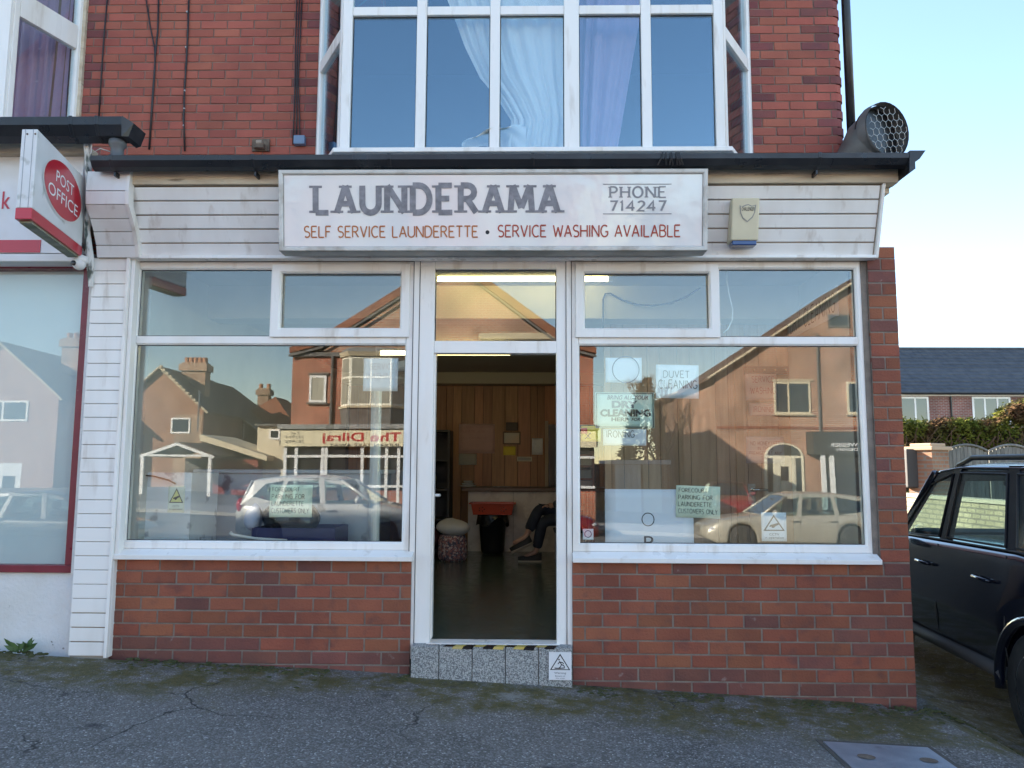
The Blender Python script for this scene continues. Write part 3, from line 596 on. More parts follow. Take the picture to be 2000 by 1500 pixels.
# downpipe
xp = X(1656, YW, 150); MB().tube([(xp + .035, YW + .06, 3.55), (xp + .035, YW + .06, 7.4)], .036, 14).build('downpipe', BLACKP, house, smooth=True)
# ---- the bay window
YB = 5.56
fl, fr_ = X(668, YB, 150), X(1413, YB, 150)
bz0 = Z(292, YB); bz1 = 5.9; zT0, zT1 = Z(29, YB), Z(12, YB)
bay = MB()
bay.hexa([V((fl - .04, YB - .05, bz0 - .035)), V((fr_ + .04, YB - .05, bz0 - .035)), V((BRx + .03, YW, bz0 - .035)), V((BL - .03, YW, bz0 - .035))], [V((fl - .04, YB - .05, bz0)), V((fr_ + .04, YB - .05, bz0)), V((BRx + .03, YW, bz0)), V((BL - .03, YW, bz0))])
bayw = bay.build('bay_window', UPVC, house, bevel=.004)
mull = [(668, 686), (813, 832), (957, 976), (1102, 1131), (1253, 1272), (1396, 1413)]
fz0 = bz0 + .001; sill_h = .018
for a, b in mull:
    xa, xb = X(a, YB, 150), X(b, YB, 150); bx('mullion', UPVC, bayw, xa, xb, YB - .012, YB + .06, fz0, bz1, bevel=.004)
for (a, b), (c, d) in zip(mull, mull[1:]):
    xa, xb = X(b, YB, 150) + .001, X(c, YB, 150) - .001
    bx('transom', UPVC, bayw, xa, xb, YB - .006, YB + .055, zT0, zT1, bevel=.005); bx('bottom_rail', UPVC, bayw, xa, xb, YB - .004, YB + .055, fz0, fz0 + sill_h, bevel=.004)
    MB().ring(xa, xb, fz0 + sill_h, zT0, .006, YB + .018, YB + .024, .002).build('glazing_seal', SEALM, bayw)
    bx('pane', GLASSU, bayw, xa, xb, YB + .022, YB + .030, fz0 + sill_h, zT0 + .004); bx('pane', GLASSU, bayw, xa, xb, YB + .022, YB + .030, zT1 - .004, bz1)
def splay(par, p, q, z0, z1, zt0, zt1, mats=GLASSU, sash=True):
    """window light between two plan points p (front) and q (wall), facing outwards"""
    p, q = V((*p, 0)), V((*q, 0)); u = (q - p); Ls = u.length; u.normalize(); n = V((u.y, -u.x, 0))
    if n.y > 0: n = -n
    def T(m): m.v = [p + u * v.x + n * (-v.y) + V((0, 0, v.z)) for v in m.v]; return m
    T(MB().ring(0, Ls, z0, z1, .05, -.012, .05)).build('side_frame', UPVC, par, weld=True)
    T(MB().box(.048, Ls - .048, -.008, .045, zt0 - .015, zt1 + .015)).build('transom', UPVC, par, bevel=.004, weld=True)
    if sash: T(MB().ring(.035, Ls - .035, zt0 + .002, z1 - .03, .05, -.035, .04)).build('opening_sash', UPVC, par, weld=True)
    T(MB().box(.045, Ls - .045, .016, .024, z0 + .045, zt0)).build('pane', mats, par, weld=True); T(MB().box(.045, Ls - .045, .016, .024, zt1, z1 - .045)).build('pane', mats, par, weld=True)
splay(bayw, (fl - .005, YB + .01), (BL + .01, YW - .01), fz0, bz1, zT0 - .16, zT1 - .16, sash=False); splay(bayw, (fr_ + .005, YB + .01), (BRx - .01, YW - .01), fz0, bz1, zT0 - .16, zT1 - .16, sash=False)
bx('bay_roof', LEAD, bayw, BL - .1, BRx + .1, YB - .1, YW + .004, bz1 + .002, bz1 + .2)
for px in (622, 1466):
    x = X(px, YW - .1, 290); MB().ball((x, YB + .38, bz0 - .04), (.055, .06, .05), 10, 8).build('lead_lump', LEAD, bayw, smooth=True)
# room behind the bay (plain, dim)
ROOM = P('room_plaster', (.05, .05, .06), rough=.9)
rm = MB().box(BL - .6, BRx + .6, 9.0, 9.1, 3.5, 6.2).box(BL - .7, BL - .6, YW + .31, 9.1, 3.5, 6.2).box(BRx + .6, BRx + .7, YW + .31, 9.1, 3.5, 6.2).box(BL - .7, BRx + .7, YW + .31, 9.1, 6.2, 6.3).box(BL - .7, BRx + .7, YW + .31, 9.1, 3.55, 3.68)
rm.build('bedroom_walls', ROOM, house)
# curtains
CURW = P('white_curtain', (.86, .86, .84), (.78, .79, .78), ns=3, rough=.85, trans=0); CURL = P('lilac_curtain', (.46, .34, .50), (.40, .29, .45), ns=3, rough=.85)
def curtain(left, right, Y, nf, amp, name, mat, label, n=120, m=40):
    """left/right: lists of (px, py) edges from top to bottom"""
    def ip(pl, t):
        k = t * (len(pl) - 1); i = min(int(k), len(pl) - 2); f = k - i; return pl[i][0] * (1 - f) + pl[i + 1][0] * f, pl[i][1] * (1 - f) + pl[i + 1][1] * f
    def fn(u, v):
        a = at(*ip(left, v), Y); b = at(*ip(right, v), Y); p = a.lerp(b, u + .012 * sin(9 * u + 4 * v)); ph = u * nf * 2 * pi + 2.2 * sin(u * 5) + v * .8
        return (p.x, Y + amp * (sin(ph) + .35 * sin(2.3 * ph + 1)) * (.6 + .4 * sin(3 * u + 1)), p.z)
    o = MB().grid(fn, n, m).build(name, mat, smooth=True, label=label, cat='curtain')
    o.modifiers.new('s', 'SOLIDIFY').thickness = .003
    return o
YC = YB + .14
curtain([(850, -60), (884, 30), (905, 90), (935, 150), (970, 190), (1000, 235), (985, 292)], [(1135, -60), (1130, 30), (1128, 90), (1126, 150), (1124, 190), (1122, 235), (1122, 292)], YC, 8, .028, 'white_curtain', CURW, 'white curtain swept to one side in the middle of the upstairs bay')
curtain([(1128, -60), (1130, 30), (1130, 100), (1130, 200), (1130, 292)], [(1262, -60), (1252, 30), (1240, 100), (1222, 200), (1205, 292)], YC + .12, 4, .03, 'lilac_curtain', CURL, 'lilac curtain hanging beside the white one in the upstairs bay', 90, 30)
q = MB().grid(lambda u, v: at(902 + 125 * u, 288 - (6 + 36 * sin(pi * min(1, u * .62 + .0)) ** .8) * sin(pi * v * .5) + 3 * sin(14 * u + 5 * v), YC - .05 + .10 * cos(pi * v) * sin(pi * min(1, u + .05)) + .01 * sin(20 * u + 9 * v)), 40, 14)
q.build('bunched_sheet', CURW, smooth=True, label='bunched white sheet lying on the upstairs bay sill', cat='sheet')
# ---- next-door bay at the top left (only its right splay shows)
nfx = X(18, YB, 120); nbay = MB().box(nfx - 2.2, nfx, YB - .04, YW, bz0 - .20, bz0 - .16).build('bay_window', UPVC, house)
splay(nbay, (nfx, YB + .01), (HXL - .02, YW - .01), bz0 - .2 + .05, bz1, Z(62, 5.9), Z(22, 5.9), sash=False)
bx('mullion', UPVC, nbay, nfx - .10, nfx - .004, YB - .02, YB + .06, bz0 - .16, bz1, bevel=.004)
bx('pane', GLASSU, nbay, nfx - 2.2, nfx - .1, YB + .02, YB + .03, bz0 - .16, bz1)
curtain([(10, -60), (0, 100), (-20, 300)], [(150, -60), (140, 100), (125, 300)], 6.15, 7, .025, 'lilac_curtain', CURL, 'lilac curtain behind the angled window at the top left', 80, 20)
bx('jamb', CREAMT, house, HXL - .018, HXL + .012, YW - .03, YW + .003, 3.7, bz1)
# ================================================================ cables and boxes on the upper wall
CAB = P('black_cable', (.02, .018, .02), rough=.5)
def cable(pts, r, label, Y=None):
    return MB().tube([at(a, b, (Y or YW) - r - .004) for a, b in pts], r, 6).build('cable', CAB, smooth=True, label=label, cat='cable')
cable([(210, -10), (204, 60), (199, 130), (193, 232)], .006, 'thin dark cable running down the brick nearest the left bay')
cable([(284, -10), (293, 50), (302, 95), (303, 130), (299, 190), (292, 290)], .006, 'dark cable slanting into its neighbour on the upper brick wall')
cable([(310, -10), (308, 60), (304, 100), (301.5, 140), (297, 200), (291, 292)], .007, 'straight dark cable of the joined pair on the upper brick wall')
c4 = cable([(369, -10), (367, 60), (364, 120), (360, 180), (359, 240), (361, 295)], .0075, 'single clipped black cable in the middle of the upper left brickwork')
for y in (23, 92, 177, 212, 245): p = at(366 - y * .03, y, YW - .012); MB().ball(p, .009, 6, 5).build('clip', P('clip_grey', (.5, .5, .5), rough=.6), c4)
for i, (dx, lab) in enumerate(((0, 'leftmost'), (5, 'middle'), (10, 'rightmost'))):
    cable([(580 + dx, -10), (577 + dx * .9, 80), (576 + dx * .6, 160), (574 + dx * 1.1, 230), (572 + dx * 1.4, 262 + 20 * (i != 1))], .0055, f'{lab} of three thin cables beside the bay above the small blue box')
p, W_, H_ = pbox(573, 264, 595, 281, YW - .05)
MB().box(p.x, p.x + W_, YW - .055, YW - .003, p.z, p.z + H_).build('junction_box', P('blue_grey_plastic', (.16, .24, .36), rough=.5), bevel=.005, label='small blue grey junction box on the brick beside the bay', cat='junction box')
p, W_, H_ = pbox(489, 268, 524, 292, YW - .05); bk = thing('cable_bracket', 'rusty metal bracket with insulator on the upper brick wall', 'bracket', (p.x, YW, p.z))
RUST = P('rusty_metal', (.20, .15, .11), (.10, .07, .05), ns=20, rough=.8)
bx('plate', RUST, bk, p.x, p.x + W_, YW - .02, YW - .003, p.z, p.z + H_); bx('clamp', RUST, bk, p.x + .03, p.x + W_ - .03, YW - .07, YW - .021, p.z + .01, p.z + .045); MB().tube([(p.x + .05, YW - .05, p.z + .06), (p.x + W_ - .05, YW - .05, p.z + .06)], .02, 10).build('insulator', P('insul', (.35, .28, .22), rough=.4), bk)
# ================================================================ exhaust duct at the roof corner
dc = at(1729, 257, 5.85); duct = thing('exhaust_duct', 'grey flue duct with chicken wire over its mouth at the roof corner', 'duct', dc)
DUCT = P('duct_metal', (.13, .125, .12), (.20, .19, .18), ns=7, rough=.55, metal=.4)
ax = V((.38, -.92, -.05)).normalized(); Rr = .215
cv = []
for i in range(10): t = i / 9; cv.append(dc + ax * .015 + (-ax) * (.34 * t) + V((-.03 * t, .05 * t, -.46 * t * t)))
MB().tube(cv, [Rr + .012 * (1 if i in (1, 3, 6) else 0) for i in range(10)], 28, caps=False).build('pipe', DUCT, duct, smooth=True)
MB().tube([dc + ax * .02, dc - ax * .06], Rr + .014, 28, caps=False).build('rim', DUCT, duct, smooth=True)
uu = ax.orthogonal().normalized(); vv = ax.cross(uu); wm = MB(); s = .034
for i in range(-7, 8):
    for j in range(-7, 8):
        c = V((i * s * 1.5, (j + (i % 2) * .5) * s * 1.732))
        if c.length > Rr * .98: continue
        for k in (0, 1, 2):
            a = c + V((cos(k * pi / 3) * s, sin(k * pi / 3) * s)); b = c + V((cos((k + 1) * pi / 3) * s, sin((k + 1) * pi / 3) * s))
            if a.length < Rr and b.length < Rr: wm.tube([dc + uu * a.x + vv * a.y + ax * .02, dc + uu * b.x + vv * b.y + ax * .02], .0017, 4, False)
wm.build('wire_mesh', P('galv_wire', (.45, .43, .40), rough=.4, metal=.7), duct)
MB().tube([dc - ax * .09, dc - ax * .10], Rr * .995, 28).build('dark_end', BLK, duct)  # black disc put in for the shade deep inside the pipe
# ================================================================ THE SIGN
yt, yb = 4.775, 4.845
def sg(px, py): t = (py - 330) / 160; return at(px, py, yt + (yb - yt) * t)
a, b, c, d = sg(549, 491), sg(1379, 488), sg(1385, 329), sg(540, 333)
xa, xb = (a.x + d.x) / 2, (b.x + c.x) / 2; za, zb = (a.z + b.z) / 2, (c.z + d.z) / 2
lean = (yb - yt) / (zb - za)
def SP(u, v, dy=0): return V((xa + (xb - xa) * u, yb - (yb - yt) * v + dy, za + (zb - za) * v))
sign = thing('shop_sign', 'wide white lightbox sign lettered with the laundrette name and phone number', 'sign', SP(.5, 0))
WID, HEI = xb - xa, zb - za
MB().hexa([SP(0, 0, .012), SP(1, 0, .012), SP(1, 0, .13), SP(0, 0, .13)], [SP(0, 1, .012), SP(1, 1, .012), SP(1, 1, .06), SP(0, 1, .06)]).build('box', P('sign_box', (.55, .54, .52), (.4, .38, .34), ns=5, rough=.5), sign)
sf = MB().ring(0, WID, 0, HEI, .028, -.006, .02, .008); sf.v = [SP(v.x / WID, v.z / HEI, v.y) for v in sf.v]
sf.build('frame', P('sign_frame', (.62, .60, .56), (.35, .30, .25), ns=8, rough=.45, lo=.5, hi=.75), sign)
SG = P('sign_acrylic', (.76, .75, .74), (.72, .71, .70), ns=.8, rough=.12, coat=.4, bump=.05, bs=1.6)
SG.node_tree.nodes['Principled BSDF'].inputs['Roughness'].default_value = .1
for n in SG.node_tree.nodes:
    if n.type == 'BUMP': n.inputs['Distance'].default_value = .12; n.inputs['Strength'].default_value = .2
MB().quad(SP(.012, .06, .008), SP(.988, .06, .008), SP(.988, .94, .008), SP(.012, .94, .008)).build('face_panel', SG, sign)
uz = (SP(0, 1) - SP(0, 0)).normalized()
def on_sign(px0, py0, px1, py1):
    p = sg(px0, py1); q = sg(px1, py0); p.y = SP(0, (p.z - za) / HEI, .0065).y; return p, q.x - p.x, (q.z - p.z) / uz.z
SILV = P('faded_silver_letter', (.26, .25, .27), (.16, .155, .17), ns=22, rough=.5); DKL = P('grey_letter', (.25, .245, .26), rough=.5)
p, W_, H_ = on_sign(616, 361, 1090, 415); lt = strokes('LAUNDERAMA', p, EX, uz, W_, H_, sw=1.4, serif=1.5, gap=1.95, vert=.9).build('lettering', SILV, sign)
p, W_, H_ = on_sign(1192, 364, 1301, 385); strokes('PHONE', p, EX, uz, W_, H_, sw=.95, serif=.9, gap=1.8, vert=.75).build('lettering', DKL, sign)
p, W_, H_ = on_sign(1192, 392, 1300, 411); strokes('714247', p, EX, uz, W_, H_, sw=1.0, gap=1.5).build('lettering', DKL, sign)
for y in (358, 416): p, W_, H_ = on_sign(1178, y, 1312, y + 2); MB().quad(p, p + EX * W_, p + EX * W_ + uz * H_, p + uz * H_).build('rule', DKL, sign)
ORL = P('orange_brown_letter', (.42, .12, .03), (.48, .17, .05), ns=10, rough=.5)
p, W_, H_ = on_sign(594, 441, 933, 463); words('SELF SERVICE LAUNDERETTE', p, EX, uz, W_, H_, ORL, sign, sw=.78, gap=1.15)
p, W_, H_ = on_sign(973, 439, 1329, 462); words('SERVICE WASHING AVAILABLE', p, EX, uz, W_, H_, P('red_brown_letter', (.38, .055, .03), rough=.5), sign, sw=.78, gap=1.15)
p, W_, H_ = on_sign(948, 449, 956, 457); c = p + EX * W_ / 2 + uz * H_ / 2; MB().add([c + EX * (cos(k * pi / 6) * W_ / 2) + uz * (sin(k * pi / 6) * W_ / 2) for k in range(12)], [tuple(range(12))]).build('dot', INK, sign)
# ================================================================ ALARM BOX
al = at(1453, 480, 4.93); ap, aw, ah = pbox(1428, 392, 1479, 478, 4.93)
alarm = thing('alarm_box', 'cream burglar alarm box with blue base on the white fascia', 'alarm', (ap.x + aw / 2, 4.98, ap.z))
CRM = P('cream_plastic', (.66, .60, .43), (.6, .54, .38), ns=4, rough=.4)
ky = lambda z: 5.06 - .16 * (z - ZC0) / (ZC1 - ZC0)
MB().hexa([V((ap.x, ky(ap.z) - .002, ap.z + .03)), V((ap.x + aw, ky(ap.z) - .002, ap.z + .03)), V((ap.x + aw, 4.93, ap.z + .03)), V((ap.x, 4.93, ap.z + .03))][::-1], [V((ap.x, ky(ap.z + ah) - .002, ap.z + ah)), V((ap.x + aw, ky(ap.z + ah) - .002, ap.z + ah)), V((ap.x + aw, 4.87, ap.z + ah)), V((ap.x, 4.87, ap.z + ah))][::-1]).build('casing', CRM, alarm, bevel=.008, weld=True)
bx('strobe_lens', P('blue_lens', (.01, .04, .16), rough=.15, coat=.5), alarm, ap.x + .01, ap.x + aw - .01, 4.935, 5.02, ap.z, ap.z + .032, bevel=.006)
def alp(px, py): p = at(px, py, 4.92); t = (p.z - ap.z - .03) / (ah - .03); return V((p.x, 4.93 - .06 * t - .003, p.z))
sh = [(1441, 405), (1446, 407), (1453, 404), (1458, 403), (1465, 406), (1473, 404), (1472, 418), (1468, 427), (1458, 436), (1448, 429), (1443, 419)]
MB().add([alp(*q) for q in sh], [tuple(range(len(sh)))[::-1]]).build('shield_emblem', P('emblem_grey', (.28, .28, .26), rough=.4), alarm)
sh2 = [(x * .86 + 1458 * .14, y * .86 + 417 * .14) for x, y in sh]
MB().add([alp(*q) - V((0, .001, 0)) for q in sh2], [tuple(range(len(sh)))[::-1]]).build('shield_field', CRM, alarm)
p0 = alp(1446, 415); strokes('CHALLENGER', p0 - V((0, .003, 0)), EX, V((0, -.22, 1)), .08, .022, sw=.8, gap=1).build('lettering', INK, alarm)
# ================================================================ POST OFFICE SHOP NEXT DOOR
def onz(px, py, z): d = ray(px, py); return C0 + d * ((z - CAMZ) / d.z)
po = thing('post_office_shop', 'neighbouring shop with maroon window frame and white rendered wall at left', 'shop', (-3.6, 5.1, .2))
PY = 5.16
REND = P('white_render', (.72, .72, .72), (.64, .63, .60), ns=3, rough=.9, bump=.5, bs=45, c3=(.13, .12, .09), ns3=26, lo3=.70, hi3=.78)
prx = X(146, PY, 1190) + .01; zm0, zm1 = Z(1118, PY, 70), Z(1103, PY, 70); zhd = Z(527, PY, 70)
bx('wall', REND, po, -7, prx - .004, PY + .01, PY + .25, -.1, zm0)
fx_ = X(160, PY, 800)
bx('window_frame', MAROON, po, -7, fx_ + .012, PY - .02, PY + .06, zm0 + .001, zm1, bevel=.004)
fj = bx('window_frame', MAROON, po, fx_ - .038, fx_ + .012, PY - .022, PY + .06, zm1 + .001, zhd, bevel=.004)
bx('pane', GLASSF, po, -7, fx_ - .036, YG - .003, YG + .005, zm1, zhd)
bx('window_film', P('white_blind', (.66, .69, .70), (.60, .64, .66), ns=1.2, rough=.6), po, -7, fx_ - .036, YG + .05, YG + .06, zm1 - .02, zhd + .05)
bx('edge_bead', REND, po, fx_ + .013, px0 - .004, PY - .03, PY + .06, zm0 - .8, zhd)
bx('head_rail', MAROON, po, -7, px0 - .006, PY - .04, PY + .06, zhd + .001, Z(516, PY - .04, 70), bevel=.003)
zl0, zl1 = Z(512, 5.0, 70), Z(497, 5.0, 70)
bx('ledge', WHITEP, po, -7, X(158, 4.98, 505), 4.98, 5.2, zl0 - .0, zl1, bevel=.006)
bx('ledge_top', LEAD, po, -7, X(172, 5.0, 500), 5.0, 5.18, zl1 + .001, zl1 + .022)
# fascia sign of the post office
psx = X(158, 4.99, 400); zf0, zf1 = Z(494, 4.99, 70), Z(306, 4.99, 70)
fs = thing('fascia_sign', 'white fascia board with red bar and letter k beside the hanging sign', 'sign', (-3.5, 4.99, zf0))
bx('panel', P('fascia_white', (.74, .74, .76), (.68, .67, .66), ns=5, rough=.35, c3=(.4, .3, .2), ns3=9, lo3=.74, hi3=.8), fs, -7, psx, 4.99, 5.06, zf0, zf1)
bx('red_bar', REDS, fs, -7, X(79, 4.986, 480), 4.985, 4.9895, zf0 + .002, Z(469, 4.99, 40))
p, W_, H_ = pbox(3, 374, 22, 408, 4.988); ftext('k', p, EX, EZ, W_, H_, bold=.012).build('lettering', REDS, fs)
bx('timber_fascia', CREAMT, po, -7, X(164, 4.93, 290), 4.93, 5.1, zf1 + .002, Z(280, 4.93, 70))
pgz = Z(238, 4.78, 130); pg = gutter(po, -7, X(252, 4.80, 260), 4.80, pgz, .10)
gx = X(252, 4.8, 260); MB().hexa([V((gx, 4.71, pgz - .13)), V((gx + .03, 4.74, pgz - .12)), V((gx + .03, 4.9, pgz - .12)), V((gx, 4.9, pgz - .13))], [V((gx, 4.70, pgz + .004)), V((gx + .06, 4.74, pgz - .03)), V((gx + .06, 4.9, pgz - .03)), V((gx, 4.9, pgz + .004))]).build('stop_end', BLACKP, pg)
for px in (150, 200): x = X(px, 4.78, 260); gutter(pg, x - .012, x + .012, 4.80, pgz + .004, .105, name='gutter_joint')
xo = X(230, 4.8, 280); MB().lathe([(.055, 0), (.055, -.03), (.04, -.05), (.04, -.12), (.05, -.125), (.05, -.17)], (xo, 4.80, pgz - .125), n=16).build('outlet', P('grey_outlet', (.10, .105, .11), rough=.5), pg, smooth=True)
# bare peeling post between the two shops, with white wire
POST = P('peeling_post', (.66, .65, .62), (.08, .10, .09), ns=11, rough=.8, bump=.7, bs=30, stretch=(2, 2, .6), lo=.5, hi=.6)
MB().tube([at(163, 232, 4.85), at(172, 300, 4.86), at(174, 380, 4.93), at(170, 450, 4.99), at(176, 505, 5.02), at(178, 560, 5.05)], [.028, .022, .02, .02, .026, .018], 8).build('timber_edge', POST, po, smooth=False)
MB().tube([at(171, 233, 4.80), at(180, 262, 4.80), at(178, 300, 4.84), at(196, 290, 4.84), at(215, 296, 4.84)], .0045, 6).build('wire', WHITEP, po, smooth=True)
# cctv dome
cp = at(158, 514, 4.97); cam_ = thing('cctv_camera', 'white dome security camera under the fascia of the left shop', 'camera', cp)
MB().lathe([(.008, .05), (.042, .045), (.045, .02), (.043, .0)], cp, n=20).build('base', WHITEP, cam_, smooth=True); MB().ball(cp + V((-.004, -.012, -.008)), .042, 16, 10).build('dome', WHITEP, cam_, smooth=True)
MB().lathe([(.017, 0), (.017, -.012), (.012, -.014)], cp + V((-.018, -.045, -.012)), 'Y', 14).build('lens', BLK, cam_, smooth=True)
# projecting lightbox sign
ny, fy_ = 4.17, 4.95; n1, n2 = at(68, 246, ny), at(68, 404, ny)
zt_, zb_ = Z(252, ny, 60), Z(428, ny, 60); rx_n, rx_f = X(68, ny, 330), X(166, fy_, 390); th = .092
ps = thing('projecting_sign', 'white projecting lightbox sign with red oval and red base at left', 'sign', (rx_n, fy_, zb_))
def pp(t, z, o=0): return V((rx_n + (rx_f - rx_n) * t + o, ny + (fy_ - ny) * t, z))
PSW = P('sign_white', (.74, .74, .75), (.66, .66, .65), ns=5, rough=.35, c3=(.30, .30, .25), ns3=9, lo3=.64, hi3=.8)
zr = zb_ + (zt_ - zb_) * .125
MB().hexa([pp(0, zr, -th), pp(0, zr), pp(1, zr), pp(1, zr, -th)], [pp(0, zt_, -th), pp(0, zt_), pp(1, zt_), pp(1, zt_, -th)]).build('lightbox', PSW, ps, bevel=.005, weld=True)
MB().hexa([pp(-.004, zb_, -th - .002), pp(-.004, zb_, .002), pp(1.0, zb_, .002), pp(1.0, zb_, -th - .002)], [pp(-.004, zr - .001, -th - .002), pp(-.004, zr - .001, .002), pp(1.0, zr - .001, .002), pp(1.0, zr - .001, -th - .002)]).build('red_base', REDS, ps, bevel=.003, weld=True)
MB().hexa([pp(.04, zb_ - .012, -th + .012), pp(.04, zb_ - .012, -.012), pp(.97, zb_ - .012, -.012), pp(.97, zb_ - .012, -th + .012)], [pp(.04, zb_ - .001, -th + .012), pp(.04, zb_ - .001, -.012), pp(.97, zb_ - .001, -.012), pp(.97, zb_ - .001, -th + .012)]).build('base_tray', P('tray', (.35, .34, .28), (.2, .22, .14), ns=12, rough=.8), ps)
us = (pp(1, 0) - pp(0, 0)).normalized(); Lp = (pp(1, 0) - pp(0, 0)).length; hz = zt_ - zr
cc = pp(.53, zr + hz * .53, .0032)
def oval(rx, rz, dx): return MB().add([cc + us * (cos(k * pi / 20) * rx) + EZ * (sin(k * pi / 20) * rz) + V((dx, 0, 0)) for k in range(40)], [tuple(range(40))])
oval(Lp * .40, hz * .385, .0005).build('oval_border', WHITEP, ps); oval(Lp * .38, hz * .36, .0025).build('red_oval', REDS, ps)
LETW = P('letter_white', (.8, .8, .8), rough=.4)
ftext('POST', cc + us * (-Lp * .17) + EZ * (hz * .04) + V((.003, 0, 0)), us, EZ, Lp * .36, hz * .155).build('lettering', LETW, ps)
ftext('OFFICE', cc + us * (-Lp * .30) - EZ * (hz * .19) + V((.003, 0, 0)), us, EZ, Lp * .60, hz * .16).build('lettering', LETW, ps)
for k in (0, 1): MB().box(rx_n - th * (.25 + .5 * k) - .0012, rx_n - th * (.25 + .5 * k) + .0012, ny - .002, ny + .001, zr, zt_).build('seam', GREY, ps); MB().ball((rx_n - th * (.12 + .5 * k), ny - .001, zt_ - .03), .006, 6, 4).build('rivet', RUST, ps)
MB().tube([pp(.99, zb_ + .1, -th / 2), V((rx_f - .06, 5.06, zb_ + .1))], .02, 8).build('bracket', GREY, ps)
# weed at the foot of the wall
wd = at(50, 1275, 5.10); weed = thing('weed', 'small green leafy weed growing at the foot of the white wall', 'plant', (wd.x, 5.08, gz(wd.x, 5.08)))
LEAFW = P('weed_leaf', (.05, .10, .025), (.08, .14, .04), ns=20, rough=.6); rs = random.Random(3)
for i in range(16):
    b = V((wd.x + rs.uniform(-.05, .05), 5.07 + rs.uniform(-.05, .02), gz(wd.x, 5.08))); t = b + V((rs.uniform(-.1, .1), rs.uniform(-.06, .0), rs.uniform(.02, .08))); s = rs.uniform(.008, .016)
    d_ = (t - b).normalized(); sd_ = d_.cross(V((0, -1, .3))).normalized() * s
    m = MB().add([b, b.lerp(t, .45) + sd_ * .8, b.lerp(t, .75) + sd_, t + d_ * s, b.lerp(t, .75) - sd_, b.lerp(t, .45) - sd_ * .8], [(0, 1, 2, 3, 4, 5)]); m.build('leaf', LEAFW, weed).modifiers.new('s', 'SOLIDIFY').thickness = .001
# ================================================================ INTERIOR
IX0, IX1 = -2.68, XR - .225; YBK = 11.35
VIN = P('vinyl_floor', (.062, .085, .070), (.10, .13, .11), ns=9, rough=.16, rr=.08, c3=(.11, .12, .10), ns3=60, lo3=.56, hi3=.7, bump=.08, bs=120)
bx('shop_floor', VIN, None, IX0, IX1, 5.245, YBK, FLOOR - .05, FLOOR, kind='structure')
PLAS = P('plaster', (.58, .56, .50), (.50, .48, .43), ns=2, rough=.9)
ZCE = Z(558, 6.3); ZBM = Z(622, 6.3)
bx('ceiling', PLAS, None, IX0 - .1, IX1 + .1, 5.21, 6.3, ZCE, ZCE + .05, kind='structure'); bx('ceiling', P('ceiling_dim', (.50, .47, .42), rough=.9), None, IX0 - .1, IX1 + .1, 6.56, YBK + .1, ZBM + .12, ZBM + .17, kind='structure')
bx('ceiling_beam', PLAS, None, X(370, 6.3, 590), IX1, 6.301, 6.56, ZBM, ZCE + .04, kind='structure')
bx('ceiling_beam', P('cream_gloss', (.52, .47, .36), rough=.6), None, IX0, IX1, YBK - .35, YBK - .02, Z(749, YBK - .35), ZBM + .119, kind='structure')
bx('interior_wall', PLAS, None, IX0 - .1, IX0, 5.33, YBK + .1, FLOOR - .05, ZCE, kind='structure'); bx('interior_wall', PLAS, None, IX1, IX1 + .01, 5.36, YBK + .1, FLOOR - .05, ZCE, kind='structure')
DKW = P('groove_dark', (.05, .03, .02), rough=.9)
bw_ = bx('back_wall', DKW, None, IX0, IX1, YBK, YBK + .1, FLOOR - .05, ZBM + .1, kind='structure')
WOOD = P('pine_panel', (.46, .22, .09), (.34, .155, .062), ns=3, rough=.45, rnd=.22, stretch=(9, 9, .7), bump=.1, bs=10)
zpt = Z(750, YBK) + .02; x = IX0 + .05; i = 0; rs = random.Random(9)
while x < IX1:
    wdt = rs.choice((.10, .19, .15, .13)); bx('board', WOOD, bw_, x, min(x + wdt - .006, IX1 - .01), YBK - .018, YBK - .001, FLOOR + .002, zpt - .005, bevel=.003); x += wdt
bx('cornice', P('dark_wood', (.09, .045, .02), rough=.5), bw_, IX0 + .01, IX1 - .01, YBK - .05, YBK - .02, zpt - .002, zpt + .05)
# doorway in the back wall, a black panel painted for its shade
p, W_, H_ = pbox(1071, 829, 1100, 950, YBK - .02); bx('door_opening', BLK, bw_, p.x, p.x + .75, YBK - .024, YBK - .02, FLOOR + .01, p.z + H_)
bx('door_casing', P('pale_wood', (.42, .33, .22), rough=.6), bw_, p.x - .05, p.x - .001, YBK - .04, YBK - .02, FLOOR + .01, p.z + H_ + .05)
def tube_light(x0, x1, Y, z, label):
    t = thing('tube_light', label, 'light', ((x0 + x1) / 2, Y, z)); bx('batten', WHITEP, t, x0 - .03, x1 + .03, Y - .03, Y + .03, z + .028, z + .07)
    MB().tube([(x0, Y, z), (x1, Y, z)], .019, 12).build('tube', P('lit_tube', (1, .95, .8), emit=(1, .82, .36), es=3.2), t)
    for x in (x0, x1): bx('end_cap', WHITEP, t, x - .02, x + .02, Y - .02, Y + .02, z - .02, z + .027)
tube_light(X(850, 6.0, 545), X(1192, 6.0, 545), 6.0, Z(545, 6.0), 'lit fluorescent tube just inside above the doorway glass')
tube_light(X(740, 8.3, 690), X(1000, 8.3, 690), 8.3, Z(690.5, 8.3), 'lit fluorescent tube deeper in the shop seen at the door head')
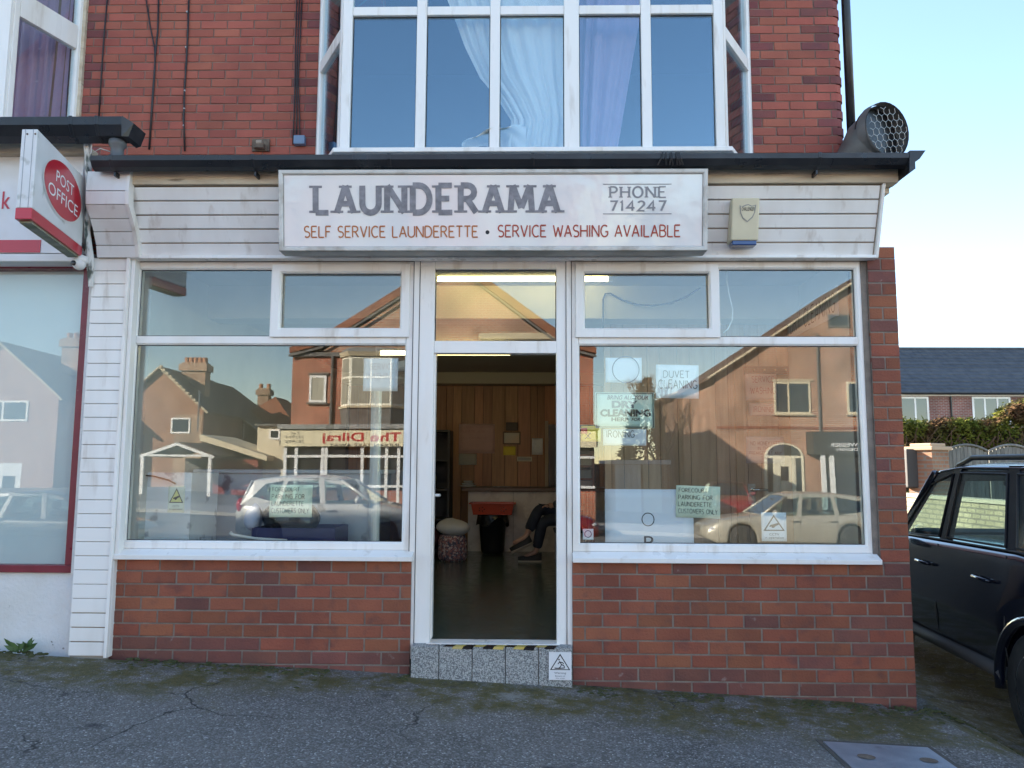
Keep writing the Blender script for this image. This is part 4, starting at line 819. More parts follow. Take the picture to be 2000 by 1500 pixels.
# counter
YCO = onz(960, 1077, FLOOR).y
ctr = thing('counter', 'marble-patterned shop counter with dark wooden top at the back', 'counter', (0.3, YCO, FLOOR))
MARB = P('marble_laminate', (.64, .56, .48), (.50, .43, .37), ns=5, rough=.35, lo=.42, hi=.6, c3=(.62, .55, .48), ns3=11, lo3=.55, hi3=.62)
cx0 = X(914, YCO, 1010); ztc = Z(952, YCO)
for a, b in ((cx0, X(1003, YCO)), (X(1003, YCO) + .004, cx0 + 2.0)): bx('front_panel', MARB, ctr, a, b, YCO, YCO + .02, FLOOR + .001, ztc - .06)
bx('carcass', DKW, ctr, cx0 + .01, cx0 + 1.99, YCO + .021, YCO + .5, FLOOR + .001, ztc - .06); bx('counter_top', P('counter_wood', (.14, .08, .045), (.09, .05, .03), ns=6, rough=.35, stretch=(.5, 3, 3)), ctr, cx0 - .09, cx0 + 2.0, YCO - .06, YCO + .5, ztc - .058, ztc, bevel=.008)
bs_ = at(914, 948, YCO + .15); dish = thing('glass_dish', 'stack of small glass dishes on the counter end', 'dish', (bs_.x, YCO + .15, ztc))
for k in range(3): MB().lathe([(.10 - .02 * k, 0), (.12 - .025 * k, .025), (.11 - .025 * k, .026), (.09 - .02 * k, .006)], (bs_.x, YCO + .15, ztc + .001 + .03 * k), n=20).build('dish', P('dish_glass', (.55, .55, .53), rough=.15), dish, smooth=True)
p = at(980, 949, YCO + .1); MB().box(p.x - .12, p.x + .12, YCO + .05, YCO + .2, ztc + .001, ztc + .012).build('magazine', P('mag', (.12, .11, .12), (.4, .38, .35), ns=20, rough=.5), label='flat dark magazine lying on the counter top', cat='magazine')
# papers on the panelled wall
def paper(name, px, py, qx, qy, Y, mat, label, cat='notice', lines=None, ink=INK, jit=.25, sw=.45, tilt=0, curl=.004, t=.0015):
    p, W, H = pbox(px, py, qx, qy, Y); root = thing(name, label, cat, (p.x + W / 2, Y, p.z))
    ux = V((cos(tilt), 0, sin(tilt))); uzz = V((-sin(tilt), 0, cos(tilt)))
    o = MB().grid(lambda u, v: p + ux * (u * W) + uzz * (v * H) + V((0, curl * sin(u * 5 + v * 3 + px), 0)), 8, 6).build('sheet', mat, root, smooth=True); so_ = o.modifiers.new('s', 'SOLIDIFY'); so_.thickness = t; so_.offset = 1
    for k, (txt, u0, v0, u1, v1) in enumerate(lines or []):
        q = p + ux * (u0 * W) + uzz * (v0 * H) + V((0, -curl - .002, 0)); words(txt, q, ux, uzz, (u1 - u0) * W, (v1 - v0) * H, ink, root, sw=sw, jit=jit, seed=k + int(px))
    return root
PBK = YBK - .022
paper('poster', 896, 828, 966, 885, PBK, PINKP, 'large faded pink handwritten poster on the wood panelling', 'poster', [('SERVICE WASHING', .2, .86, .95, .93), ('PLEASE ASK', .05, .7, .75, .78), ('AT COUNTER', .1, .48, .8, .55)], P('faint_red', (.5, .25, .23), rough=.8))
paper('notice', 896, 886, 931, 908, PBK, P('grey_paper', (.45, .43, .38), rough=.8), 'pale grey notice under the pink poster')
fp, fW, fH = pbox(982, 843, 1017, 868, PBK - .02); fr = thing('picture_frame', 'small wooden framed certificate on the panelled wall', 'picture', (fp.x, PBK, fp.z))
MB().ring(fp.x, fp.x + fW, fp.z, fp.z + fH, .02, PBK - .022, PBK, .006).build('frame', P('frame_wood', (.16, .08, .03), rough=.4), fr)
bx('certificate', P('cert', (.62, .42, .25), (.5, .45, .33), ns=4, rough=.4), fr, fp.x + .015, fp.x + fW - .015, PBK - .012, PBK - .002, fp.z + .015, fp.z + fH - .015)
p, W_, H_ = pbox(988, 825, 1011, 841, PBK - .03); bx('wall_box', P('brown_box', (.10, .075, .055), rough=.6), None, p.x, p.x + W_, PBK - .06, PBK - .001, p.z, p.z + H_, bevel=.006, label='small dark brown box above the framed certificate', cat='box')
paper('notice', 983, 872, 1007, 889, PBK, YELP, 'small yellow note below the framed certificate')
paper('notice', 1039, 856, 1060, 888, PBK, PAPER, 'white printed sheet pinned near the dark back doorway', lines=[('AAAAAAA', .1, .1 + .13 * 0, .9, .15)] and None)
p, W_, H_ = pbox(1010, 892, 1039, 901, PBK - .01); lb = thing('letter_slot', 'cream letter slot in the panelled wall above the counter', 'letter slot', (p.x, PBK, p.z)); MB().ring(p.x, p.x + W_, p.z, p.z + H_, .014, PBK - .012, PBK, .004).build('surround', CRM, lb); bx('flap', P('flap', (.3, .28, .22), rough=.4), lb, p.x + .012, p.x + W_ - .012, PBK - .005, PBK - .001, p.z + .012, p.z + H_ - .012)
# bin with basket
bp_ = onz(962, 1079, FLOOR); by = YCO - .3; bxx = X(962, by, 1040); zbt = Z(1006, by)
bn = thing('waste_bin', 'tall black swing bin lined with a black bag at the counter', 'bin', (bxx, by, FLOOR))
BINM = P('bin_black', (.015, .016, .018), rough=.35)
MB().lathe([(.13, FLOOR + .001), (.155, FLOOR + .05), (.185, zbt - .03), (.195, zbt - .03), (.195, zbt), (.17, zbt)], (bxx, by, 0), n=28).build('body', BINM, bn, smooth=True)
MB().grid(lambda u, v: V((bxx + (.197 + .02 * v + .008 * sin(u * 40)) * cos(2 * pi * u), by + (.197 + .02 * v) * sin(2 * pi * u), zbt + .004 - (.10 + .05 * sin(u * 13) + .03 * sin(u * 29)) * v)), 60, 6).build('bin_liner', P('bag_black', (.012, .012, .014), rough=.22, bump=.6, bs=18), bn, smooth=True)
ORG = P('orange_plastic', (.50, .055, .012), rough=.35)
p, W_, H_ = pbox(921, 983, 1004, 1007, by - .05); bk_ = thing('laundry_basket', 'orange plastic laundry basket resting on top of the black bin', 'basket', (p.x + W_ / 2, by, p.z))
zq = zbt + .012; H2 = p.z + H_ - zq; hx, hy = W_ / 2, .19; mx = p.x + W_ / 2
ba = MB()
for (xa_, xb_, ya_, yb_) in ((-1, 1, -1, -1), (-1, 1, 1, 1), (-1, -1, -1, 1), (1, 1, -1, 1)):
    A, B = V((mx + xa_ * hx * .9, by + ya_ * hy * .88, zq)), V((mx + xb_ * hx * .9, by + yb_ * hy * .88, zq)); C_, D_ = V((mx + xb_ * hx, by + yb_ * hy, zq + H2)), V((mx + xa_ * hx, by + ya_ * hy, zq + H2))
    inn = V((-(xa_ + xb_) / 2 * .006, -(ya_ + yb_) / 2 * .006, 0)); ba.hexa([A, B, C_, D_], [A + inn, B + inn, C_ + inn, D_ + inn])
ba.box(mx - hx * .9, mx + hx * .9, by - hy * .88, by + hy * .88, zq, zq + .006); ba.build('tub', ORG, bk_)
rim = MB().ring(mx - hx - .025, mx + hx + .025, by - hy - .025, by + hy + .025, .03, -.008, .008, .003).build('rim', ORG, bk_)
for v in rim.data.vertices: c = v.co + V(bk_.location); v.co = V((c.x, c.z, zq + H2 + c.y)) - V(bk_.location)
for sx in (-.5, .5):
    for k in range(5): a = k * 2 * pi / 5; r_ = .03 if k else 0; MB().lathe([(.009, 0), (.009, .004)], (mx + sx * hx + .035 * cos(a), by - hy * .94 - .006 - .006, zq + H2 * .5 + .025 * sin(a)), 'Y', 8).build('vent_hole', BLK, bk_)
# laundry bag + pillow at the left of the floor
lp = onz(884, 1094, FLOOR); ly = lp.y; lx = X(884, ly, 1060)
FLOR = P('floral_cloth', (.40, .17, .16), (.10, .09, .13), ns=28, rough=.75, bump=.3, bs=20, lo=.45, hi=.56, c3=(.60, .46, .42), ns3=34, lo3=.53, hi3=.6, detail=2)
zpb = Z(1044, ly)
lr = (X(913, ly) - X(857, ly)) / 2
MB().lathe([(lr * .88, FLOOR + .001), (lr * 1.0, FLOOR + .05), (lr * .98, zpb - .08), (lr * .86, zpb - .01), (lr * .4, zpb)], (lx, ly, 0), n=30).build('laundry_bag', FLOR, smooth=True, label='floral patterned round laundry bag standing on the shop floor', cat='bag')
pc = V((X(885, ly, 1028), ly, zpb + .085))
MB().grid(lambda u, v: pc + V((cos(2 * pi * u) * sin(pi * v) * (lr * 1.12) * (1 + .10 * abs(sin(4 * pi * u))), sin(2 * pi * u) * sin(pi * v) * .2, cos(pi * v) * .105 + .012 * sin(7 * u + 5))), 32, 14).build('pillow', P('pillow_white', (.66, .62, .58), (.58, .55, .52), ns=4, rough=.9, bump=.2, bs=12), smooth=True, label='plump white pillow lying on the floral laundry bag', cat='pillow')
# dark shelf of bundles against the left side of the doorway view
sh_ = thing('shelving', 'dark shelving unit stacked with bundles inside left of the doorway', 'shelf', (X(858, 10.2), 10.2, FLOOR)); sx1_ = X(881, 10.2, 930); sx0_ = sx1_ - .6; zst = Z(842, 10.2)
SHD = P('shelf_dark', (.03, .025, .022), rough=.6)
for x in (sx0_, sx1_ - .03): bx('upright', SHD, sh_, x, x + .03, 10.0, 10.45, FLOOR + .001, zst)
bx('back', SHD, sh_, sx0_ + .03, sx1_ - .03, 10.43, 10.45, FLOOR + .001, zst)
for k in range(5): z = FLOOR + .08 + k * (zst - FLOOR - .1) / 4; bx('shelf', SHD, sh_, sx0_ + .031, sx1_ - .031, 10.0, 10.42, z, z + .025)
rs = random.Random(4)
for k, (dx, kk, c, nm) in enumerate((( .12, 0, (.03, .03, .035), 'black'), (.36, 0, (.16, .05, .05), 'maroon'), (.2, 1, (.05, .06, .09), 'navy'), (.3, 2, (.30, .22, .08), 'tan'), (.22, 3, (.04, .035, .03), 'dark brown'), (.28, 4, (.5, .44, .26), 'cream'))):
    z = FLOOR + .106 + kk * (zst - FLOOR - .1) / 4
    MB().grid(lambda u, v: V((sx0_ + dx + .11 * cos(2 * pi * u) * sin(pi * v) * (1 + .12 * sin(9 * u + k)), 10.2 + .15 * sin(2 * pi * u) * sin(pi * v), z + .13 - .13 * cos(pi * v) * (1 + .1 * sin(11 * u)))), 20, 10).build('clothes_bundle', P('bundle_' + nm.replace(' ', '_'), c, tuple(q * .5 for q in c), ns=12, rough=.8), smooth=True, label=f'{nm} bundle of washing on the dark shelving inside the doorway', cat='bundle', group='bundles on the shelving')
# ---- behind the left window
MW = P('white_marble', (.80, .82, .83), (.70, .72, .75), ns=4, rough=.3, c3=(.38, .40, .43), ns3=7, lo3=.60, hi3=.66); MG = P('grey_marble', (.50, .52, .55), (.40, .42, .45), ns=4, rough=.3, c3=(.18, .19, .21), ns3=7, lo3=.58, hi3=.66)  # second marble is the white one greyed to paint in shade
mc = thing('marble_cabinet', 'white marble-effect cabinet standing close behind the left window', 'cabinet', (-2.3, 5.6, FLOOR))
bx('front', MW, mc, X(275, 5.42, 990), X(372, 5.42, 990), 5.42, 5.43, FLOOR + .001, Z(926, 5.42)); bx('carcass', MW, mc, X(275, 5.42, 990) + .003, X(372, 5.42, 990) - .003, 5.431, 5.9, FLOOR + .001, Z(926, 5.42) - .004)
mg = thing('marble_counter', 'long marble-effect counter greyed for shade behind the left window', 'counter', (-1.4, 6.1, FLOOR)); bx('front', MG, mg, X(378, 6.02, 990), X(742, 6.02, 990), 6.02, 6.04, FLOOR + .001, Z(927, 6.02)); bx('worktop', MG, mg, X(378, 6.02, 990) - .01, X(742, 6.02, 990) + .02, 6.00, 6.6, Z(927, 6.02) + .001, Z(927, 6.02) + .03, bevel=.005); bx('carcass', DKW, mg, X(378, 6.02, 990) + .01, X(742, 6.02, 990) - .01, 6.041, 6.55, FLOOR + .001, Z(927, 6.02))
MB().tube([at(276, 928, 5.40), at(300, 930, 5.39), at(330, 938, 5.39), at(343, 945, 5.39)], .006, 6).build('cord', CAB, smooth=True, label='thin dark cord trailing over the white marble cabinet', cat='cord')
# trolley crate, shirt, black bag
cy = 5.5; NAVY = P('navy_crate', (.02, .022, .09), (.03, .033, .12), ns=10, rough=.6)
p, W_, H_ = pbox(490, 1032, 655, 1075, cy); tro = thing('laundry_trolley', 'navy laundry trolley with white wire rim behind the left window', 'trolley', (p.x + W_ / 2, cy + .2, FLOOR))
tb_ = MB().ring(p.x, p.x + W_, cy, cy + .4, .012, -p.z - H_, -p.z + .25, .003); tb_.v = [V((v.x, v.z, -v.y)) for v in tb_.v]; tb_.build('tub', NAVY, tro); bx('floor', NAVY, tro, p.x + .013, p.x + W_ - .013, cy + .013, cy + .387, p.z + .0, p.z + .01)
MB().tube([at(450, 1040, cy - .02), at(455, 1045, cy - .03), at(500, 1052, cy - .05), at(560, 1056, cy - .06)], .011, 8).build('rim', WHITEP, tro, smooth=True)
for x in (p.x + .06, p.x + W_ - .06):
    for y in (cy + .06, cy + .34): MB().tube([(x, y, FLOOR + .03), (x, y, p.z - .1)], .012, 6).build('leg', GREY, tro); MB().lathe([(.03, -.01), (.03, .01)], (x, y, FLOOR + .031), 'X', 12).build('castor', BLK, tro)
bc = at(568, 1022, cy + .15); MB().grid(lambda u, v: V((bc.x + .20 * cos(2 * pi * u) * sin(pi * v) * (1 + .12 * sin(12 * u + 6 * v)), bc.y + .15 * sin(2 * pi * u) * sin(pi * v), bc.z + .02 + .15 * cos(pi * v) * (1 + .08 * sin(17 * u)))), 40, 18).build('bin_bag', P('bag_gloss', (.012, .012, .015), rough=.18, bump=.8, bs=9), smooth=True, label='shiny black bin bag sitting in the navy trolley', cat='bag')
sc_ = at(495, 1012, cy + .12); MB().grid(lambda u, v: V((sc_.x + .06 * cos(2 * pi * u) * sin(pi * v) * (1 + .2 * sin(9 * u + 3 * v)), sc_.y + .08 * sin(2 * pi * u) * sin(pi * v), sc_.z + .10 * cos(pi * v) * (1 + .1 * sin(8 * u)))), 30, 14).build('folded_shirt', P('shirt', (.42, .47, .66), (.55, .58, .7), ns=16, rough=.8), smooth=True, label='pale blue shirt bundle leaning beside the black bag', cat='shirt')
# ---- partition behind the right window
YP = 6.62; LB = P('pale_panel', (.42, .30, .20), (.34, .23, .15), ns=3, rough=.5, rnd=.12, stretch=(8, 8, .6), bump=.08, bs=10)
prt = bx('partition', DKW, None, X(1181, YP, 800), IX1 - .002, YP + .012, YP + .06, FLOOR - .02, Z(628, YP), kind='structure')
pe = [1180, 1194, 1218, 1265, 1289, 1324, 1348, 1398, 1423, 1458, 1484, 1520, 1570, 1605, 1640, 1672, 1712]
for a, b in zip(pe, pe[1:]): bx('board', LB, prt, X(a, YP) + .002, min(X(b, YP) - .002, IX1 - .004), YP, YP + .011, FLOOR + .002, Z(628, YP) - .003, bevel=.002)
bx('post', P('door_post', (.40, .27, .17), (.3, .2, .12), ns=4, rough=.5, stretch=(6, 6, .6)), prt, X(1436, YP - .03), X(1452, YP - .03), YP - .03, YP - .001, FLOOR + .002, Z(690, YP))
st_ = bx('hook_rail', P('rail_dark', (.09, .06, .045), rough=.6), prt, X(1456, YP - .02), IX1 - .01, YP - .022, YP - .001, Z(731, YP), Z(715, YP))
for px in range(1475, 1690, 21): MB().ball((X(px, YP - .03), YP - .026, Z(722, YP)), .008, 8, 6).build('screw', P('brass', (.6, .5, .3), rough=.3, metal=.9), st_)
p, W_, H_ = pbox(1462, 945, 1475, 985, YP - .01); hd = bx('handle_plate', P('chrome', (.6, .6, .6), rough=.2, metal=1), prt, p.x, p.x + W_, YP - .010, YP - .001, p.z, p.z + H_)
MB().tube([(p.x + W_ / 2, YP - .01, p.z + H_ * .72), (p.x + W_ / 2, YP - .05, p.z + H_ * .72), (p.x + W_ / 2 + .12, YP - .05, p.z + H_ * .72)], .011, 8).build('lever', P('chrome', (.6, .6, .6)), prt, smooth=True)
PN = YP - .004
paper('notice', 1457, 730, 1516, 782, PN - .02, PINKP, 'pink handwritten service washing notice on the partition', lines=[('SERVICE', .2, .68, .92, .9), ('WASHING', .15, .25, .95, .48)], ink=REDINK, sw=.6)
paper('notice', 1464, 788, 1514, 812, PN, PINKP, 'narrow pink handwritten ironing notice on the partition', lines=[('IRONING', .15, .3, .9, .75)], ink=REDINK, sw=.6)
paper('notice', 1458, 853, 1531, 905, PN, P('mauve_paper', (.52, .42, .42), rough=.8), 'printed no money left warning on the partition', lines=[('NO MONEY LEFT', .12, .68, .88, .82), ('IN THESE', .3, .5, .72, .62), ('PREMISES AT ANY', .08, .32, .92, .44), ('TIME', .38, .14, .62, .26)], ink=P('dark_red_ink', (.22, .06, .07), rough=.7), jit=0, sw=.7)
# banner on the side wall
ba_, bb_ = V((IX1 - .012, 7.3, 0)), V((IX1 - .012, 5.5, 0)); z0 = 2.50
bnr = thing('banner', 'long white dry cleaning banner along the inner side wall', 'banner', (IX1, 6.4, z0)); bx('sheet', PAPER, bnr, IX1 - .012, IX1 - .006, 5.5, 6.55, z0, z0 + .22)
words('DRY CLEANING', V((IX1 - .0135, 6.5, z0 + .04)), V((0, -1, 0)), EZ, .95, .14, INKG, bnr, sw=.4, jit=.1)
# shelf glimpsed between doorway and partition
rsu = thing('red_shelf', 'red-brown wooden shelf with files glimpsed left of the partition', 'shelf', (X(1150, 8.2), 8.2, FLOOR)); RW = P('red_wood', (.24, .07, .035), rough=.5)
a, b = X(1128, 8.2), X(1160, 8.2)
for x in (a, b - .02): bx('upright', RW, rsu, x, x + .02, 8.2, 8.5, FLOOR + .001, Z(880, 8.2))
for py in (890, 912, 937, 958): bx('shelf', RW, rsu, a + .021, b - .021, 8.2, 8.5, Z(py, 8.2), Z(py, 8.2) + .02)
for k, py in enumerate((912, 937, 958)): bx('file_box', P('file%d' % k, ((.45, .4, .3), (.3, .32, .3), (.4, .3, .25))[k], rough=.7), None, a + .03, b - .03, 8.22, 8.45, Z(py, 8.2) + .021, Z(py, 8.2) + .105, label=('cream file box on the top of the red shelf', 'grey file box in the middle of the red shelf', 'tan file box low on the red shelf')[k], cat='file box')
MB().tube([at(a, b, 6.27) for a, b in ((1178, 660), (1178, 585), (1182, 574), (1192, 573), (1215, 586), (1245, 595), (1275, 597), (1310, 592), (1340, 580), (1368, 562))], .007, 6).build('ceiling_cord', CAB, smooth=True, label='dark cord looping across the beam behind the right opening sash', cat='cord')
MB().tube([at(a, b, 5.32) for a, b in ((1421, 528), (1419, 545), (1424, 575), (1431, 605), (1430, 625), (1422, 642), (1413, 650))], .004, 6).build('hanging_cord', WHITEP, smooth=True, label='thin white cord hanging in the top right window pane', cat='cord')
# ================================================================ NOTICES ON THE GLASS
NY = 5.185
paper('notice', 1183, 699, 1253, 747, NY, PAPER, 'white sheet with a large printed circle at top left of right window', lines=None)
c = at(1222, 722, NY); cr = MB().add([], []); ribbon(cr, E(0, 0, .09, .09, 0, 360, 28), .006, lambda a, b, d: (c.x + a, NY - .006, c.z + b), 0); cr.build('printed_circle', INKG, sc.objects[-1] if False else [o for o in bpy.data.objects if o.name.startswith('notice') and o.get('label', '').startswith('white sheet with a large')][0])
paper('notice', 1281, 712, 1363, 777, NY + .006, PAPER, 'white handwritten duvet cleaning paper in the right window', lines=[('DUVET', .17, .62, .78, .82), ('CLEANING', .06, .30, .96, .54)], ink=INK, sw=.6, tilt=-.02)
dcs = paper('enamel_sign', 1163, 767, 1277, 836, NY + .002, P('mint_card', (.55, .68, .58), (.5, .63, .54), ns=5, rough=.4), 'mint green dry cleaning sign with rounded border in the right window', 'sign', curl=0, t=.004)
p, W_, H_ = pbox(1163, 767, 1277, 836, NY + .002); Yd = NY - .003
MB().ring(p.x + .004, p.x + W_ - .004, p.z + .004, p.z + H_ - .004, .006, Yd - .0015, Yd, .0005).build('border', INK, dcs)
for txt, a, b, c_, d_, bo, shr in (('BRING ALL YOUR', .20, .80, .90, .92, .02, .25), ('DRY', .28, .56, .72, .77, .05, 0), ('CLEANING', .08, .32, .94, .53, .05, 0), ('HERE', .27, .19, .56, .30, .04, 0), ('FOR', .61, .20, .76, .29, .02, .25), ('QUALITY & SATISFACTION', .08, .06, .94, .17, .025, .25)):
    for t_, m_ in [(txt, INK if txt not in ('DRY', 'BRING ALL YOUR') else INKG)]: ftext(t_, p + V((a * W_, -.006, b * H_)), EX, EZ, (c_ - a) * W_, (d_ - b) * H_, bold=bo, shear=shr).build('lettering', m_, dcs, kind='stuff')
paper('notice', 1178, 838, 1262, 870, NY + .012, PAPER, 'white handwritten ironing paper hanging below the mint green sign', lines=[('IRONING', .08, .5, .72, .9)], ink=INK, sw=.55)
yp_ = paper('notice', 1135, 832, 1173, 862, NY + .004, YELP, 'yellow hazard card with red corner at the left of right window', lines=[('X', .2, .15, .5, .55)], sw=.6)
p, W_, H_ = pbox(1135, 846, 1147, 860, NY); bx('red_corner', REDS, yp_, p.x, p.x + W_, NY - .006, NY - .0045, p.z + .045, p.z + .045 + H_ * .8)
FL = [('FORECOURT', .06, .80, .70, .92), ('PARKING FOR', .05, .57, .82, .70), ('LAUNDERETTE', .05, .36, .80, .49), ('CUSTOMERS ONLY', .05, .13, .93, .27)]
paper('notice', 1320, 948, 1405, 1010, NY + .004, GREENP, 'pale green forecourt parking notice in the right window', lines=FL, ink=INK, sw=.62, tilt=-.03)
paper('notice', 526, 947, 611, 1010, NY + .004, GREENP, 'pale green forecourt parking notice in the left window before the black bag', lines=FL, ink=INK, sw=.62)
paper('notice', 709, 700, 778, 764, NY + .01, PAPER, 'blank-looking white sheet hung high in the left window', lines=[('SERVICE', .2, .66, .9, .84), ('WASHING', .1, .36, .9, .55)], ink=P('pale_ink', (.55, .5, .52), rough=.8), sw=.4)
op = paper('open_board', 1182, 956, 1353, 1062, NY + .02, P('white_board', (.72, .74, .80), rough=.5), 'tall white board lettered with a big letter O in the right window', 'board', curl=0, t=.006)
p, W_, H_ = pbox(1252, 1001, 1279, 1028, NY + .016); cr = MB(); ribbon(cr, E(0, 0, W_ * .43, H_ * .46, 0, 360, 28), .006, lambda a, b, d: (p.x + W_ / 2 + a, NY + .013, p.z + H_ / 2 + b), 0); cr.build('lettering', INK, op)
p, W_, H_ = pbox(1258, 1047, 1276, 1072, NY + .016); ftext('P', p - V((0, .002, 0)), EX, EZ, W_, H_).build('lettering', INK, op)
def cctv(px, py, qx, qy, card, label, yellow=False):
    r = paper('cctv_sticker', px, py, qx, qy, NY - .006, card, label, 'sticker', curl=0); p, W, H = pbox(px, py, qx, qy, NY - .006); Y = NY - .0082
    tri = [(.5, .92), (.93, .36), (.07, .36)]; t2 = [(.5, .84), (.84, .40), (.16, .40)]; pt = lambda q, y: V((p.x + q[0] * W, y, p.z + q[1] * H))
    MB().add([pt(q, Y) for q in tri], [(0, 2, 1)]).build('triangle', INK, r); MB().add([pt(q, Y - .001) for q in t2], [(0, 2, 1)]).build('triangle_field', card if not yellow else P('sticker_yellow', (.62, .6, .22), rough=.5), r)
    MB().add([pt(q, Y - .002) for q in ((.30, .50), (.34, .56), (.66, .64), (.70, .58), (.56, .53), (.5, .47), (.40, .47), (.42, .51))], [(0, 7, 6, 5, 4, 3, 2, 1)]).build('camera_symbol', INK, r)
    ftext('CCTV', p + V((.3 * W, Y - p.y, .20 * H)), EX, EZ, .4 * W, .08 * H).build('lettering', INK, r, kind='stuff'); ftext('in operation', p + V((.12 * W, Y - p.y, .07 * H)), EX, EZ, .76 * W, .09 * H).build('lettering', INK, r, kind='stuff')
cctv(1488, 1001, 1535, 1057, PAPER, 'white triangular cctv warning sticker at the bottom of the right window'); cctv(327, 949, 362, 1001, P('sticker_pale', (.62, .64, .52), rough=.5), 'yellowish cctv warning sticker at the bottom of the left window', True)
ns = paper('sticker', 1138, 1033, 1159, 1054, NY - .006, PAPER, 'small square no smoking sticker in the right window corner', 'sticker', curl=0); c = at(1148.5, 1043, NY - .009); cr = MB(); ribbon(cr, E(0, 0, .022, .022, 0, 360, 20), .005, lambda a, b, d: (c.x + a, NY - .009, c.z + b), 0); cr.build('ring_symbol', P('sticker_blue', (.03, .06, .15), rough=.5), ns)
# warning plate leaning on the step
wy = 5.018; wp, wW, wH = pbox(1072, 1274, 1116, 1328, wy); wn = thing('warning_plate', 'white warning plate with stumbling figure on the front of the doorstep', 'sign', (wp.x + wW / 2, wy, wp.z)); bx('plate', P('plate_white', (.74, .74, .75), rough=.35), wn, wp.x, wp.x + wW, wy, wy + .004, wp.z, wp.z + wH)
def wpt(u, v, d): return V((wp.x + u * wW, wy - d, wp.z + v * wH))
MB().add([wpt(.5, .95, .0008), wpt(.05, .36, .0008), wpt(.95, .36, .0008)], [(0, 1, 2)]).build('triangle', INK, wn); MB().add([wpt(.5, .88, .0016), wpt(.12, .39, .0016), wpt(.88, .39, .0016)], [(0, 1, 2)]).build('triangle_field', WHITEP, wn)
m = MB()
for k, pl in enumerate(([(.46, .68), (.56, .56), (.50, .46), (.44, .43)], [(.56, .56), (.66, .52), (.70, .46)], [(.40, .58), (.48, .65), (.60, .63), (.66, .58)], [(.25, .43), (.45, .42), (.7, .44)])): ribbon(m, pl, .035, lambda a, b, d: wpt(a, b, .0022 + .0002 * d), k)
m.build('stumbling_figure', INK, wn, kind='stuff'); MB().add([wpt(.45 + .035 * cos(t * pi / 5), .735 + .03 * sin(t * pi / 5), .0022) for t in range(10)], [tuple(range(10))]).build('figure_head', INK, wn)
for t_, a, b, c_, d_ in (('Warning', .24, .20, .76, .29), ('Beware of', .28, .12, .72, .17), ('the step', .3, .04, .7, .09)): ftext(t_, wpt(a, b, 0), EX, EZ, (c_ - a) * wW, (d_ - b) * wH).build('lettering', INKG, wn, kind='stuff')
